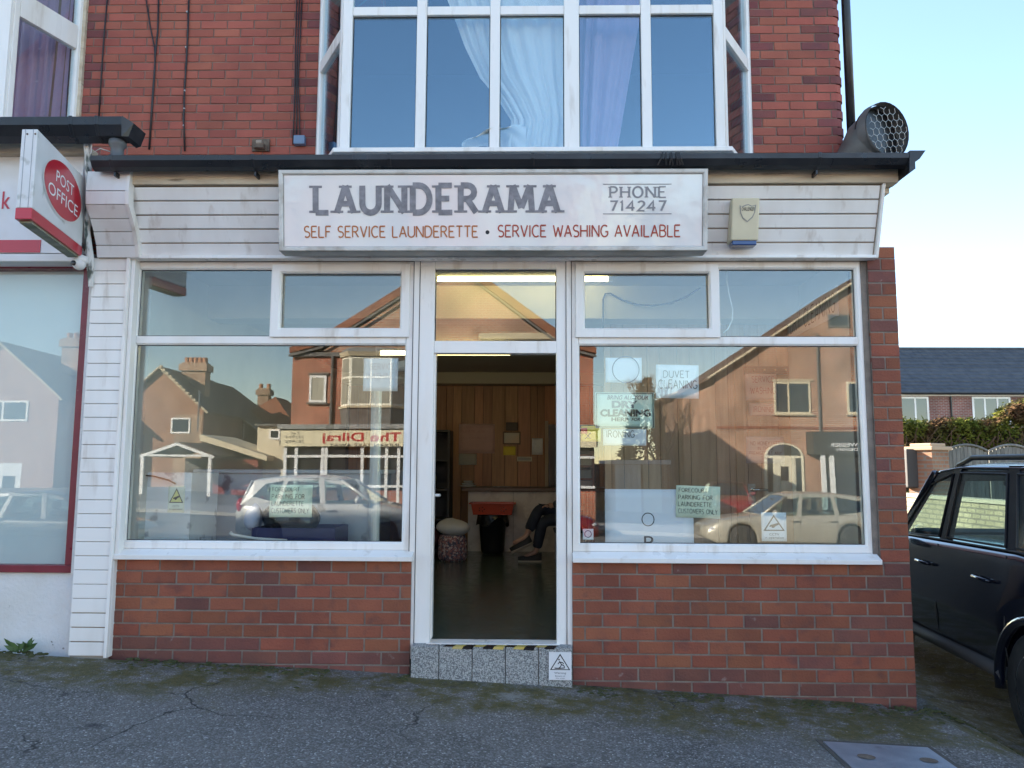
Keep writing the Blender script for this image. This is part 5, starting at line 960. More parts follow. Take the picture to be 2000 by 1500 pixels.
# ================================================================ CARS
TYRE = P('tyre', (.02, .02, .021), (.045, .044, .042), ns=9, rough=.85); RIM = P('alloy', (.42, .42, .43), rough=.3, metal=.85); CHROME = P('chrome', (.6, .6, .6)); CARIN = P('car_interior', (.035, .04, .045), (.05, .055, .06), ns=8, rough=.8)
CGL = glass_mat('car_glass', .07, (.78, .86, .85)); PLASB = P('black_trim', (.02, .02, .022), rough=.5); LAMPR = P('lamp_red', (.35, .01, .012), rough=.15, coat=.6); LAMPW = P('lamp_clear', (.6, .6, .62), rough=.12, coat=.6)
def pl(pts, x):
    if x <= pts[0][0]: return pts[0][1]
    for (a, b), (c, d) in zip(pts, pts[1:]):
        if x <= c: return b + (d - b) * (x - a) / (c - a)
    return pts[-1][1]
def make_car(label, group, loc, rz, paint, q, detail=True):
    car = thing('parked_car', label, 'car', loc, rz, group); car['_local'] = 1
    L2, W2, sill, R = q['L'] / 2, q['W'] / 2, q['sill'], q['R']; top, roof = q['top'], q['roof']; arches = q['wheels']; ar = R * 1.17
    n = 120; m = MB(); rows = []
    for i in range(n + 1):
        x = -L2 + 2 * L2 * i / n; e = min(1, (L2 - abs(x)) / .55); w = W2 * (.80 + .20 * (1 - (1 - e) ** 2.2)); zt = pl(top, x); zb = sill + .10 * (1 - min(1, (L2 - abs(x)) / .25))
        for xc in arches:
            d = abs(x - xc)
            if d < ar: zb = max(zb, R + math.sqrt(ar * ar - d * d) * .98)
        zb = min(zb, zt - .12); h = zt - zb
        prof = [(w * .62, zb + (.02 if zb > sill + .12 else 0)), (w * .95, zb), (w * .985, zb + min(.06, h * .2)), (w, zb + h * .42), (w * .995, zb + h * .62), (w * .975, zt - min(.10, h * .3)), (w * .95, zt - .025), (w * .90, zt), (w * .5, zt + .025)]
        rows.append([(x, -y, z) for y, z in prof] + [(x, y, z) for y, z in prof[::-1]])
    k = len(rows[0]); m.add([p for r in rows for p in r], [(i * k + j, i * k + (j + 1) % k, (i + 1) * k + (j + 1) % k, (i + 1) * k + j) for i in range(n) for j in range(k)] + [tuple(range(k)), tuple(n * k + j for j in range(k))[::-1]])
    body = m.build('body', paint, car, smooth=True, weld=True); body.data.materials[0] = paint
    wl_ = MB()
    for xc in arches: wl_.box(xc - ar * 1.02, xc + ar * 1.02, -W2 * .66, W2 * .66, sill + .02, R + ar + .02)
    wl_.build('underbody', PLASB, car)
    rx = [p[0] for p in roof]; wt = q.get('wt', .74)
    def S(x, t, s):   # side of the cabin between waist (t=0) and roof edge (t=1)
        zb, zr = pl(top, x) - .004, pl(roof, x); return V((x, s * W2 * (.905 + (wt - .905) * t ** 1.3), zb + (zr - zb) * t))
    for s in (-1, 1):
        for w_ in q['windows']:
            pts = [S(x, t, s) for x, t in w_]; nn = (pts[1] - pts[0]).cross(pts[2] - pts[0]).normalized()
            MB().prism(pts, V((0, -s * .006, 0))).build('window', CGL, car, weld=True)
            if detail: MB().tube([p + V((0, s * .003, 0)) for p in pts + [pts[0]]], .010, 5, False).build('window_seal', PLASB, car)
        for w_ in q['pillars']:
            pts = [S(x, t, s) + V((0, s * .004, 0)) for x, t in w_]; MB().prism(pts, V((0, -s * .05, 0))).build('pillar', q.get('pm', paint), car, weld=True)
    # roof skin, screens
    a, b = q['roofx']
    def rf_(u, v): x = a + (b - a) * u; y = (v * 2 - 1); zr = pl(roof, x); return (x, y * W2 * (wt + .012), zr - .012 + .055 * (1 - abs(y) ** 2.6) * (1 if 0 < u < 1 else .7))
    o = MB().grid(rf_, 24, 14).build('roof', paint, car, smooth=True); o.modifiers.new('s', 'SOLIDIFY').thickness = .02
    for (xb, xt) in (q['screen'], q['rear']):
        p = [V((xb, -W2 * .86, pl(top, xb))), V((xb, W2 * .86, pl(top, xb))), V((xt, W2 * wt, pl(roof, xt))), V((xt, -W2 * wt, pl(roof, xt)))]; MB().prism(p, (.006 if xb > 0 else -.006, 0, .004)).build('windscreen', CGL, car, weld=True)
        for s in (-1, 1): i0, i1 = (0, 3) if s < 0 else (1, 2); MB().tube([p[i0], p[i1]], .035, 8).build('pillar', paint, car, smooth=True)
    # wheels
    for xc in arches:
        for s in (-1, 1):
            c = V((xc, s * (W2 - .105), R)); t_ = MB().lathe([(R * .62, -.11), (R * .9, -.115), (R * .985, -.09), (R, -.05), (R, .05), (R * .985, .09), (R * .9, .115), (R * .62, .11)], c, 'Y', 36).build('tyre', TYRE, car, smooth=True)
            rr_ = MB().lathe([(R * .60, -.02), (R * .64, s * .10), (R * .66, s * .112), (R * .60, s * .105), (R * .57, s * .03)], c, 'Y', 32).build('rim', RIM, t_ if False else car, smooth=True)
            MB().lathe([(R * .58, 0), (R * .58, s * .015)], c, 'Y', 24).build('brake', PLASB, car)
            for kx in range(q.get('spokes', 5)):
                an = kx * 2 * pi / q.get('spokes', 5); d = V((cos(an), 0, sin(an))); e_ = V((-sin(an), 0, cos(an)))
                MB().hexa([c + d * R * .08 - e_ * .045 + V((0, s * .07, 0)), c + d * R * .08 + e_ * .045 + V((0, s * .07, 0)), c + d * R * .08 + e_ * .045 + V((0, s * .10, 0)), c + d * R * .08 - e_ * .045 + V((0, s * .10, 0))], [c + d * R * .62 - e_ * .028 + V((0, s * .06, 0)), c + d * R * .62 + e_ * .028 + V((0, s * .06, 0)), c + d * R * .62 + e_ * .028 + V((0, s * .095, 0)), c + d * R * .62 - e_ * .028 + V((0, s * .095, 0))]).build('spoke', RIM, car)
            if q.get('flare'):
                pts = [V((xc + cos(rad(t)) * ar * 1.03, s * (W2 * .995), R + sin(rad(t)) * ar * 1.0)) for t in range(-8, 189, 8)]; MB().tube(pts, .038, 8).build('wheel_arch_flare', paint, car, smooth=True)
    zh = q['handle']
    for s in (-1, 1):
        for hx_ in q['hx']: hb = V((hx_, s * (W2 + .004), zh)); MB().tube([hb + V((-.10, -s * .01, 0)), hb + V((-.09, s * .03, .005)), hb + V((.09, s * .03, .01)), hb + V((.10, -s * .01, .008))], .014, 8).build('door_handle', q.get('hm', paint), car, smooth=True)
        for sx in q['seams']: MB().tube([V((sx, s * W2 * f, z)) for f, z in ((.982, sill + .06), (1.001, .45 * (1 + sill)), (.998, .75), (.955, pl(top, sx) - .03))], .004, 5).build('door_seam', PLASB, car)
        mx_ = q['mirror']; MB().ball((mx_, s * (W2 + .10), pl(top, mx_) + .09), (.07, .12, .08), 14, 10).build('door_mirror', paint, car, smooth=True)
        bl = q.get('belt'); 
        if bl: MB().tube([S(x, 0.0, s) + V((0, s * .012, .006)) for x in bl], .009, 6).build('waist_strip', CHROME if q.get('chromebelt') else PLASB, car, smooth=True)
        if q.get('rail'): x0_, x1_ = q['rail']; MB().tube([V((x0_, s * W2 * .66, pl(roof, x0_) + .03)), V((x0_ + .2, s * W2 * .66, pl(roof, x0_) + .09)), V((x1_ - .25, s * W2 * .66, pl(roof, x1_) + .09)), V((x1_, s * W2 * .66, pl(roof, x1_) + .03))], .022, 8).build('roof_rail', PLASB, car, smooth=True)
        if q.get('steps'): MB().tube([V((arches[0] + .45, s * (W2 - .02), sill - .02)), V((arches[1] - .45, s * (W2 - .02), sill - .02))], .05, 8).build('side_step', P('step_grey', (.09, .09, .09), rough=.7), car, smooth=True)
        MB().ball((L2 - .16, s * W2 * .72, pl(top, L2 - .2) - .14), (.12, .17, .075), 12, 8).build('headlight', LAMPW, car, smooth=True); MB().ball((-L2 + .10, s * W2 * .80, q['tail']), (.09, .09, .16), 12, 8).build('tail_light', LAMPR, car, smooth=True)
    # cabin: dashboard, seats, wheel
    bx('cabin_floor', CARIN, car, q['rear'][0] + .3, q['screen'][0] - .1, -W2 * .8, W2 * .8, sill + .1, sill + .15)
    zb = pl(top, 0); xs_ = q['screen'][0]
    bx('dashboard', CARIN, car, xs_ - .55, xs_ - .05, -W2 * .80, W2 * .80, zb - .25, zb + .03, bevel=.04)
    for s in (-1, 1):
        sx_ = xs_ - 1.15
        for nm, bxs in (('seat', (sx_ - .25, sx_ + .25, s * .37 - .24, s * .37 + .24, sill + .2, sill + .38)), ('seat_back', (sx_ - .40, sx_ - .26, s * .37 - .23, s * .37 + .23, sill + .3, zb + .12)), ('headrest', (sx_ - .40, sx_ - .29, s * .37 - .13, s * .37 + .13, zb + .15, zb + .34))): bx(nm, CARIN, car, *bxs, bevel=.05, seg=3)
    bx('rear_seat', CARIN, car, q['rear'][0] + .75, q['rear'][0] + .9, -W2 * .75, W2 * .75, sill + .3, zb + .08, bevel=.05)
    swc = V((xs_ - .62, -.37, zb + .02)); MB().tube([swc + V((.08 * cos(t * pi / 9) , .18 * sin(t * pi / 9), .17 * cos(t * pi / 9))) for t in range(19)], .014, 7, False).build('steering_wheel', PLASB, car, smooth=True); bx('mirror_interior', CARIN, car, xs_ - .55, xs_ - .52, -.12, .12, pl(roof, xs_ - .7) - .14, pl(roof, xs_ - .7) - .08, bevel=.01)
    del car['_local']
    return car
NAVYP = P('navy_paint', (.006, .008, .018), rough=.16, coat=.8, spec=.5, c2=(.008, .010, .022), ns=3); 
DUSTY = NAVYP
SUV = dict(L=4.75, W=1.88, sill=.46, R=.40, wheels=(-1.30, 1.47), top=[(-2.37, 1.18), (-1.0, 1.275), (1.0, 1.24), (1.15, 1.235), (2.0, 1.16), (2.37, .98)], roof=[(-2.2, 1.83), (-1.2, 1.865), (0, 1.87), (.45, 1.83), (1.1, 1.26)], wt=.78,
    windows=[[(-.83, .05), (.07, .05), (-.02, .9), (-.72, .9)], [(.20, .05), (.98, .05), (.98, .10), (.52, .88), (.11, .9)], [(-2.0, .08), (-.98, .05), (-.86, .9), (-1.85, .88)]],
    pillars=[[(.07, 0), (.20, 0), (.11, 1), (-.02, 1)], [(-.98, 0), (-.83, 0), (-.72, 1), (-.86, 1)], [(-2.3, 0), (-2.0, 0), (-1.85, 1), (-2.1, 1)], [(-1.86, .9), (.5, .9), (.46, 1.0), (-1.86, 1.0)], [(.98, 0), (1.12, 0), (.56, .97), (.50, .92)]],
    roofx=(-2.15, .48), screen=(1.12, .48), rear=(-2.32, -2.12), handle=1.05, hx=(-.68, .30), seams=(.13, -.92, 1.08), mirror=.95, flare=True, rail=(-2.0, .3), steps=True, belt=[-2.0, -1, 0, .5, 1.0], chromebelt=False, hm=NAVYP, tail=1.0, spokes=6)
u_ = rad(85.5); wx, wy_ = 3.35, 5.10; lx_, ly_ = -1.30, .84
suv = make_car('dark navy four-wheel-drive car parked on the drive beside the pier', 'parked cars', (wx - lx_ * cos(u_) + ly_ * sin(u_), wy_ - lx_ * sin(u_) - ly_ * cos(u_), -.44), u_, NAVYP, SUV)
# ================================================================ beyond the drive
LSTONE = brick_tex('pale_walling', (.32, .26, .16), (.38, .31, .20), (.17, .14, .10), bw=.24, bh=.085, ms=.014)
gw = thing('garden_wall', 'low sunlit pale brick wall seen through the car windows', 'wall', (7.2, 14, -.25)); bx('wall', LSTONE, gw, 7.2, 7.45, 9.5, 24, -.4, .86); bx('coping', P('coping', (.4, .35, .26), rough=.9), gw, 7.17, 7.48, 9.5, 24, .861, .92)
PB = brick_tex('pier_brick', (.42, .20, .11), (.34, .15, .08), (.3, .24, .18), bw=.23, bh=.10, ms=.016)
gp = at(1812, 880, 20); gpr = thing('gate_pier', 'square brick gate pier with stone cap beyond the car', 'pier', (gp.x, 20, -.25)); hw = .42
def rotbox(x, y, hw_, z0, z1, a=rad(28)):
    c, s = cos(a), sin(a); pts = [(-1, -1), (1, -1), (1, 1), (-1, 1)]; f = lambda z: [V((x + hw_ * (p * c - q * s), y + hw_ * (p * s + q * c), z)) for p, q in pts]
    return MB().hexa(f(z0), f(z1))
zpt_ = Z(880, 20, 1812); rotbox(gp.x, 20, hw * .8, -.4, zpt_).build('shaft', PB, gpr); rotbox(gp.x, 20, hw * .95, zpt_ + .001, zpt_ + .10).build('cap', P('sandstone', (.5, .34, .22), rough=.9), gpr, bevel=.02); rotbox(gp.x, 20, hw * .7, zpt_ + .101, zpt_ + .18).build('cap_top', P('sandstone', (.5, .34, .22)), gpr, bevel=.02)
pb2 = at(1782, 890, 20); bx('post_box', P('dark_box', (.06, .05, .045), rough=.6), None, pb2.x - .2, pb2.x + .2, 19.9, 20.2, .9, Z(877, 20, 1790), bevel=.03, label='small dark box beside the gate pier', cat='box')
GATE = P('weathered_gate', (.16, .15, .13), (.24, .22, .19), ns=5, rough=.85, rnd=.2, stretch=(4, 4, .5))
for gi, (a, b, lab) in enumerate(((1841, 1923, 'grey arched wooden gate panel nearest the gate pier'), (1926, 2010, 'grey arched wooden gate panel at the right edge of view'))):
    xa, xb = X(a, 20.3), X(b, 20.3); g = thing('wooden_gate', lab, 'gate', ((xa + xb) / 2, 20.3, -.25), group='arched gate panels'); nb = 11
    for k in range(nb):
        t = (k + .5) / nb; x = xa + (xb - xa) * k / nb; zt = Z(884, 20.3, 1880) + .16 * (1 - (2 * t - 1) ** 2); bx('slat', GATE, g, x + .004, x + (xb - xa) / nb - .004, 20.3, 20.33, -.2, zt)
    m = MB(); pts = [V((xa + (xb - xa) * t / 10, 20.28, Z(882, 20.3, 1880) + .02 + .16 * (1 - (2 * t / 10 - 1) ** 2))) for t in range(11)]; m.tube(pts, .03, 6); m.build('top_rail', GATE, g)
# hedge
HL = P('hedge_leaf', spec=.1, c1=(.075, .095, .014), c2=(.15, .15, .022), ns=3, rough=.9, c3=(.10, .055, .025), ns3=.8, lo3=.5, hi3=.62); HTW = P('hedge_twig', (.10, .06, .035), rough=.9)
hg = thing('hedge', 'clipped conifer hedge with brown bare patches below the slate roof', 'hedge', (15, 25, -.25)); rs = random.Random(8); hm_ = MB(); tw = MB()
hx0, hx1 = X(1740, 25, 840), X(2060, 25, 840)
for i in range(15000):
    x = rs.uniform(hx0, hx1); px_ = 1029 + x / 25 * 1500; tp = Z(822 + 4 * sin(px_ * .05), 25, 1850) + (.0 if px_ < 1900 else .55 * sst(1900, 1985, px_)) + rs.gauss(0, .05)
    z = tp - abs(rs.gauss(0, .75)) if rs.random() < .8 else rs.uniform(.5, tp); y = 25 + rs.uniform(-.55, .6) * (1 if z < tp - .1 else .9) ; s = rs.uniform(.05, .11)
    d = V((rs.gauss(0, 1), rs.gauss(-.4, 1), rs.gauss(.5, .7))).normalized(); e = d.orthogonal().normalized() * s * .45; c = V((x, y, z)); hm_.add([c - e, c + d * s * 1.3, c + e, c - d * s * .4], [(0, 1, 2, 3)])
for i in range(260):
    x = rs.uniform(hx0, hx1); z = rs.uniform(.9, 2.3); tw.tube([V((x, 24.5, z)), V((x + rs.uniform(-.3, .3), 24.4, z + rs.uniform(.1, .4)))], .012, 4, False)
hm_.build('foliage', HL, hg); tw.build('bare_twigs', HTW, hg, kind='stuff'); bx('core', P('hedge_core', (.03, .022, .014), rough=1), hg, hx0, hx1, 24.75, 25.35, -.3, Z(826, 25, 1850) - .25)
# house beyond
YH = 37; bh = thing('far_house', 'long red brick house with dark tiled roof behind the hedge', 'house', (20, YH, -.3)); HBR = brick_tex('far_brick', (.28, .085, .06), (.22, .065, .05), (.3, .25, .22), bw=.23, bh=.078, ms=.014)
hxa, hxb = X(1640, YH, 760), X(2140, YH, 760); zev = Z(770, YH, 1880); zrg = Z(681, YH + 3.2, 1880)
bx('wall', HBR, bh, hxa, hxb, YH, YH + 7, -.3, zev); TILE = P('dark_tile', (.045, .047, .055), (.075, .075, .08), ns=3, rough=.6, rnd=.12)
nrow = 13
rb = MB().prism([V((hxa - .2, YH - .25, zev + .02)), V((hxa - .2, YH + 3.4, zrg - .05)), V((hxa - .2, YH + 7.2, zev + .02))], (hxb - hxa + .4, 0, 0)).build('roof', TILE, bh)
for k in range(nrow):
    t0, t1 = k / nrow, (k + 1) / nrow + .01; y0, y1 = YH - .35 + 3.75 * t0, YH - .35 + 3.75 * t1; z0, z1 = zev + .03 + (zrg - zev - .03) * t0, zev + .03 + (zrg - zev - .03) * t1
    m = MB(); nx_ = 40
    for i in range(nx_):
        a = hxa - .2 + (hxb - hxa + .4) * i / nx_; b = hxa - .2 + (hxb - hxa + .4) * (i + .97) / nx_; jz = rs.uniform(-.008, .008)
        m.hexa([V((a, y0, z0 + jz)), V((b, y0, z0 + jz)), V((b, y1, z1 - .01)), V((a, y1, z1 - .01))], [V((a, y0, z0 + .05 + jz)), V((b, y0, z0 + .05 + jz)), V((b, y1, z1 + .012)), V((a, y1, z1 + .012))])
    m.build('tile_course', TILE, rb, kind='stuff')
MB().tube([(hxa - .2, YH + 3.4, zrg + .02), (hxb + .2, YH + 3.4, zrg + .02)], .09, 8).build('ridge', TILE, bh)
bx('fascia', WHITEP, bh, hxa - .1, hxb + .1, YH - .12, YH - .003, zev - .10, zev + .02); MB().tube([(hxa, YH - .3, zev + .02), (hxb, YH - .3, zev + .02)], .06, 8).build('gutter', BLACKP, bh)
xdp = X(1857, YH, 800); MB().tube([(xdp, YH - .06, -.2), (xdp, YH - .06, zev - .05)], .045, 8).build('downpipe', BLACKP, bh)
def simple_window(par, x0, x1, z0, z1, Y, face, bars=(.5,), fw=.07, pm=None, frm=None, sillm=None, hbar=None):
    """window in a wall whose outside faces -Y (face=-1) or +Y (face=+1)"""
    f = frm or UPVC; y0, y1 = (Y - .03, Y + .05) if face < 0 else (Y - .05, Y + .03); m = MB()
    m.box(x0, x0 + fw, y0, y1, z0, z1).box(x1 - fw, x1, y0, y1, z0, z1).box(x0 + fw, x1 - fw, y0, y1, z0, z0 + fw).box(x0 + fw, x1 - fw, y0, y1, z1 - fw, z1)
    for b in bars: xb_ = x0 + (x1 - x0) * b; m.box(xb_ - fw * .45, xb_ + fw * .45, y0 + .005, y1 - .005, z0 + fw, z1 - fw)
    if hbar: zh_ = z0 + (z1 - z0) * hbar; m.box(x0 + fw, x1 - fw, y0 + .008, y1 - .008, zh_ - fw * .4, zh_ + fw * .4)
    w = m.build('window', f, par); yp = Y - .008 if face < 0 else Y + .004
    bx('pane', pm or PANE, w, x0 + fw * .9, x1 - fw * .9, yp, yp + .006, z0 + fw * .9, z1 - fw * .9)
    if sillm: bx('sill', sillm, w, x0 - .08, x1 + .08, *((Y - .10, Y - .031) if face < 0 else (Y + .031, Y + .10)), z0 - .07, z0 - .002)
    return w
PANE = P('dark_pane', (.03, .04, .05), rough=.03, spec=.8); PBL = P('blind_pane', (.45, .42, .34), (.36, .34, .28), ns=9, rough=.25, stretch=(3, 1, .2))
for a, b, bars in ((1745, 1814, (.62,)), (1899, 1974, (.33, .66))): simple_window(bh, X(a, YH, 800), X(b, YH, 800), Z(830, YH, 1850), Z(775, YH, 1850), YH, -1, bars, .09, PANE)
# ================================================================ manhole cover
def ongr(px, py):
    z = -.05
    for _ in range(8): p = onz(px, py, z); z = gz(p.x, p.y)
    return V((p.x, p.y, z))
A_, B_ = ongr(1608, 1450), ongr(1812, 1462); C_ = ongr(1665, 1499) ; up = V((0, 0, 1)); e1 = (B_ - A_); e1 = e1 / e1.length; e2 = V((e1.y, -e1.x, 0)); lz = .60; wz = (B_ - A_).length
mh = thing('manhole_cover', 'grey chequered steel manhole cover sunk in the asphalt', 'manhole cover', A_); MHM = P('manhole_steel', (.36, .38, .42), (.28, .30, .34), ns=9, rough=.42, metal=.4, bump=.2, bs=60, c3=(.08, .06, .05), ns3=4, lo3=.62, hi3=.8)
nrm = e1.cross(-e2).normalized()
def mp_(u, v, h): p = A_ + e1 * u + e2 * v; return V((p.x, p.y, gz(p.x, p.y) + h))
MB().hexa([mp_(0, 0, -.05), mp_(wz, 0, -.05), mp_(wz, lz, -.05), mp_(0, lz, -.05)], [mp_(0, 0, .006), mp_(wz, 0, .006), mp_(wz, lz, .006), mp_(0, lz, .006)]).build('plate', MHM, mh)
st_m = MB()
for i in range(34):
    for j in range(30):
        u, v = .03 + (wz - .06) * (i + .5 * (j % 2)) / 34, .03 + (lz - .06) * j / 30; d = (.5, 0) if (i + j) % 2 else (0, .5)
        if (abs(u - wz * .25) < .06 or abs(u - wz * .8) < .05) and .16 < v < .24: continue
        s = .006; st_m.quad(mp_(u - s, v, .0075), mp_(u, v - s * .6, .0085), mp_(u + s, v, .0075), mp_(u, v + s * .6, .0085))
st_m.build('chequer_studs', MHM, mh, kind='stuff')
for uu_ in (.25, .82): MB().add([mp_(wz * uu_ + .045 * cos(t * pi / 10), .20 + .035 * sin(t * pi / 10), .0095) for t in range(20)], [tuple(range(20))]).build('key_hole', RUST, mh)
fr_m = MB(); o_ = .03
for (a, b, c, d) in ((-o_, wz + o_, -o_, -.004), (-o_, wz + o_, lz + .004, lz + o_), (-o_, -.004, -.003, lz + .003), (wz + .004, wz + o_, -.003, lz + .003)): fr_m.hexa([mp_(a, c, -.04), mp_(b, c, -.04), mp_(b, d, -.04), mp_(a, d, -.04)], [mp_(a, c, .004), mp_(b, c, .004), mp_(b, d, .004), mp_(a, d, .004)])
fr_m.build('rim', P('rusty_rim', (.07, .065, .06), (.11, .09, .07), ns=14, rough=.8), mh)
# ================================================================ ACROSS THE STREET (mirrored in the shop glass)
DT = 21.0; YT_ = YG - DT
def MX(px, D, py=850): return mir(px, py, D).x
def MZ(py, D, px=1000): return mir(px, py, D).z
BT = brick_tex('orange_red_brick', (.40, .115, .06), (.33, .09, .05), (.36, .24, .18), bw=.24, bh=.085, ms=.014); BT2 = brick_tex('warm_brick', (.44, .165, .07), (.34, .12, .055), (.42, .34, .27), bw=.24, bh=.085, ms=.018)
RT = P('red_roof_tile', (.28, .10, .05), (.20, .075, .04), ns=2, rough=.8, stretch=(1, 1, 1), bump=.4, bs=12); RTB = P('brown_roof_tile', (.10, .06, .04), (.15, .085, .052), ns=2, rough=.8, bump=.4, bs=12); STONE = P('pale_stone', (.56, .47, .33), (.46, .38, .26), ns=4, rough=.85); DKS = P('dark_slate_hang', (.10, .09, .08), (.16, .15, .14), ns=5, rough=.8); CRMW = P('cream_wall', (.66, .58, .42), (.6, .52, .37), ns=2, rough=.85)
# --- takeaway with gable
tk = thing('takeaway_building', 'gabled red brick takeaway building mirrored in the left shop window', 'building', (MX(865, DT), YT_, -.4))
tx0, tx1 = MX(567, DT), MX(1160, DT); zE = MZ(690, DT, 600); zA = MZ(520, DT, 900); xA = MX(880, DT); zSh = MZ(842, DT, 700)
bx('wall', BT, tk, tx0, tx1, YT_ - 9, YT_, zSh, zE)
MB().prism([V((tx0 + .9, YT_ - .02, zE + .001)), V((tx1 - .9, YT_ - .02, zE + .001)), V((xA, YT_ - .02, zA))], (0, -.3, 0)).build('gable', BT2, tk)
for s, xa_ in ((-1, tx0 - .1), (1, tx1 + .1)):
    pts = [V((xa_, YT_ + .12, zE + .0)), V((xa_ + -s * 1.1, YT_ + .12, zE + .28)), V((xA, YT_ + .12, zA + .12)), V((xA, YT_ + .12, zA + .40)), V((xa_ + -s * .9, YT_ + .12, zE + .5)), V((xa_, YT_ + .12, zE + .2))]
    MB().prism(pts, (0, -9.2, 0)).build('roof', RT, tk); MB().prism([p + V((0, .06, -.06)) for p in pts[:3]] + [p + V((0, .06, -.14)) for p in pts[:3]][::-1], (0, -.04, 0)).build('verge', DKS, tk)
bx('stone_arch', STONE, tk, MX(935, DT), MX(1090, DT), YT_ + .005, YT_ + .10, MZ(664, DT), MZ(650, DT), bevel=.05)
bx('parapet', DKS, tk, tx0 - .05, tx0 + 2.0, YT_ + .005, YT_ + .10, zE - .12, zE + .02)
simple_window(tk, MX(601, DT), MX(634, DT), MZ(786, DT, 620), MZ(733, DT, 620), YT_ + .01, 1, (), .08, PBL, None, DKS)
bx('lintel', DKS, tk, MX(598, DT), MX(638, DT), YT_ + .004, YT_ + .06, MZ(732, DT, 620), MZ(728, DT, 620))
MB().tube([(MX(645, DT), YT_ + .06, zSh), (MX(645, DT), YT_ + .06, zE - .1)], .05, 8).build('downpipe', DKS, tk)
def bay_unit(pa, pb, py0, py1):
    x0, x1 = MX(pa, DT), MX(pb, DT); z0, z1 = MZ(py0, DT, 728), MZ(py1, DT, 728); yb, yf = YT_ + .004, YT_ + .6; c = .42
    pl4 = lambda g, z: [V((x0 - g, yb, z)), V((x0 + c - g * .4, yf + g, z)), V((x1 - c + g * .4, yf + g, z)), V((x1 + g, yb, z))]
    b = MB().hexa(pl4(0, z0), pl4(0, z1)).build('bay_window', P('cream_upvc', (.78, .74, .62), rough=.5), tk)
    MB().hexa(pl4(.08, z1 + .001), pl4(.16, z1 + .14)).build('cornice', STONE, b); MB().hexa(pl4(.16, z1 + .141), pl4(-.1, z1 + .32)).build('bay_roof', LEAD, b)
    MB().hexa(pl4(.07, z0 - .08), pl4(.07, z0 - .001)).build('sill', STONE, b); MB().hexa(pl4(-.1, z0 - .95), pl4(.02, z0 - .081)).build('skirt', DKS, b)
    zm = z0 + (z1 - z0) * .58
    for (A, B_) in ((pl4(0, 0)[0], pl4(0, 0)[1]), (pl4(0, 0)[1], pl4(0, 0)[2]), (pl4(0, 0)[2], pl4(0, 0)[3])):
        d = (B_ - A); L_ = d.length; d.normalize(); nn = V((-d.y, d.x, 0)); nn = nn if nn.y > 0 else -nn; cols = [(.07, L_ - .07)] if L_ < 1 else [(.07, L_ / 2 - .03), (L_ / 2 + .03, L_ - .07)]
        for (s0, s1) in cols:
            for za_, zb_ in ((z0 + .07, zm - .035), (zm + .035, z1 - .07)): q = [A + d * s0 + nn * .004 + V((0, 0, za_)), A + d * s1 + nn * .004 + V((0, 0, za_)), A + d * s1 + nn * .004 + V((0, 0, zb_)), A + d * s0 + nn * .004 + V((0, 0, zb_))]; MB().prism(q, nn * .006).build('pane', P('bay_blind', (.36, .34, .28), (.28, .27, .22), ns=9, rough=.2, stretch=(3, 1, .2)), b)
bay_unit(663, 792, 795, 700); bay_unit(940, 1069, 795, 700)
# ground-floor shop front
yS = YT_ + .75; sx0, sx1 = MX(548, DT - .75), MX(1165, DT - .75); zs0, zs1 = MZ(873, DT - .75), MZ(842, DT - .75)
bx('shop_roof', LEAD, tk, sx0 - .1, sx1 + .1, YT_ + .002, yS + .05, zs1 + .05, zs1 + .2); bx('shop_fascia', DKS, tk, sx0 - .05, sx1 + .05, yS - .7, yS - .05, zs0 + .02, zs1 + .049)
bx('stall_riser', BT, tk, sx0 + .05, sx1 - .05, yS - .4, yS - .1, -.7, MZ(960, DT - .75)); SHG = P('shop_dark', (.035, .035, .04), rough=.05)
bx('shop_window', SHG, tk, sx0 + .06, sx1 - .06, yS - .3, yS - .18, MZ(960, DT - .75) + .001, zs0)
for px in (553, 575, 627, 634, 704, 752, 776, 830, 900, 960, 1040, 1110): bx('shop_mullion', WHITEP, tk, MX(px, DT - .75), MX(px + 6, DT - .75), yS - .18, yS - .09, -.6, zs0)
for py in (892, 951): bx('shop_rail', WHITEP, tk, sx0 + .06, sx1 - .06, yS - .178, yS - .095, MZ(py + 3, DT - .75), MZ(py - 2, DT - .75))
tsg = thing('takeaway_sign', 'cream takeaway sign with red lettering mirrored in the left window', 'sign', (MX(670, DT - .75), yS, zs0)); bx('board', P('sign_cream', (.72, .64, .44), rough=.5), tsg, sx0, sx1, yS - .04, yS, zs0, zs1)
def mtext(t, pa, py1, pb, py0, mat, bold=0, shear=0):   # lettering that faces the laundrette; pa..pb are its mirrored pixel columns
    D = DT - .76; ra = mir(pb, py0, D); la = mir(pa, py1, D); ftext(t, V((ra.x, yS + .002, ra.z)), V((-1, 0, 0)), EZ, ra.x - la.x, la.z - ra.z, bold, shear).build('lettering', mat, tsg)
TRED = P('takeaway_red', (.42, .015, .02), rough=.5)
mtext('The Dilraj', 630, 845, 783, 868, TRED, .02); mtext('INDIAN TAKE AWAY', 643, 866.5, 779, 873, INK, .01); mtext('Tel:', 568, 843, 585, 848, INK); mtext('782994', 558, 850, 594, 856, INK); mtext('782995', 558, 859, 594, 865, INK)
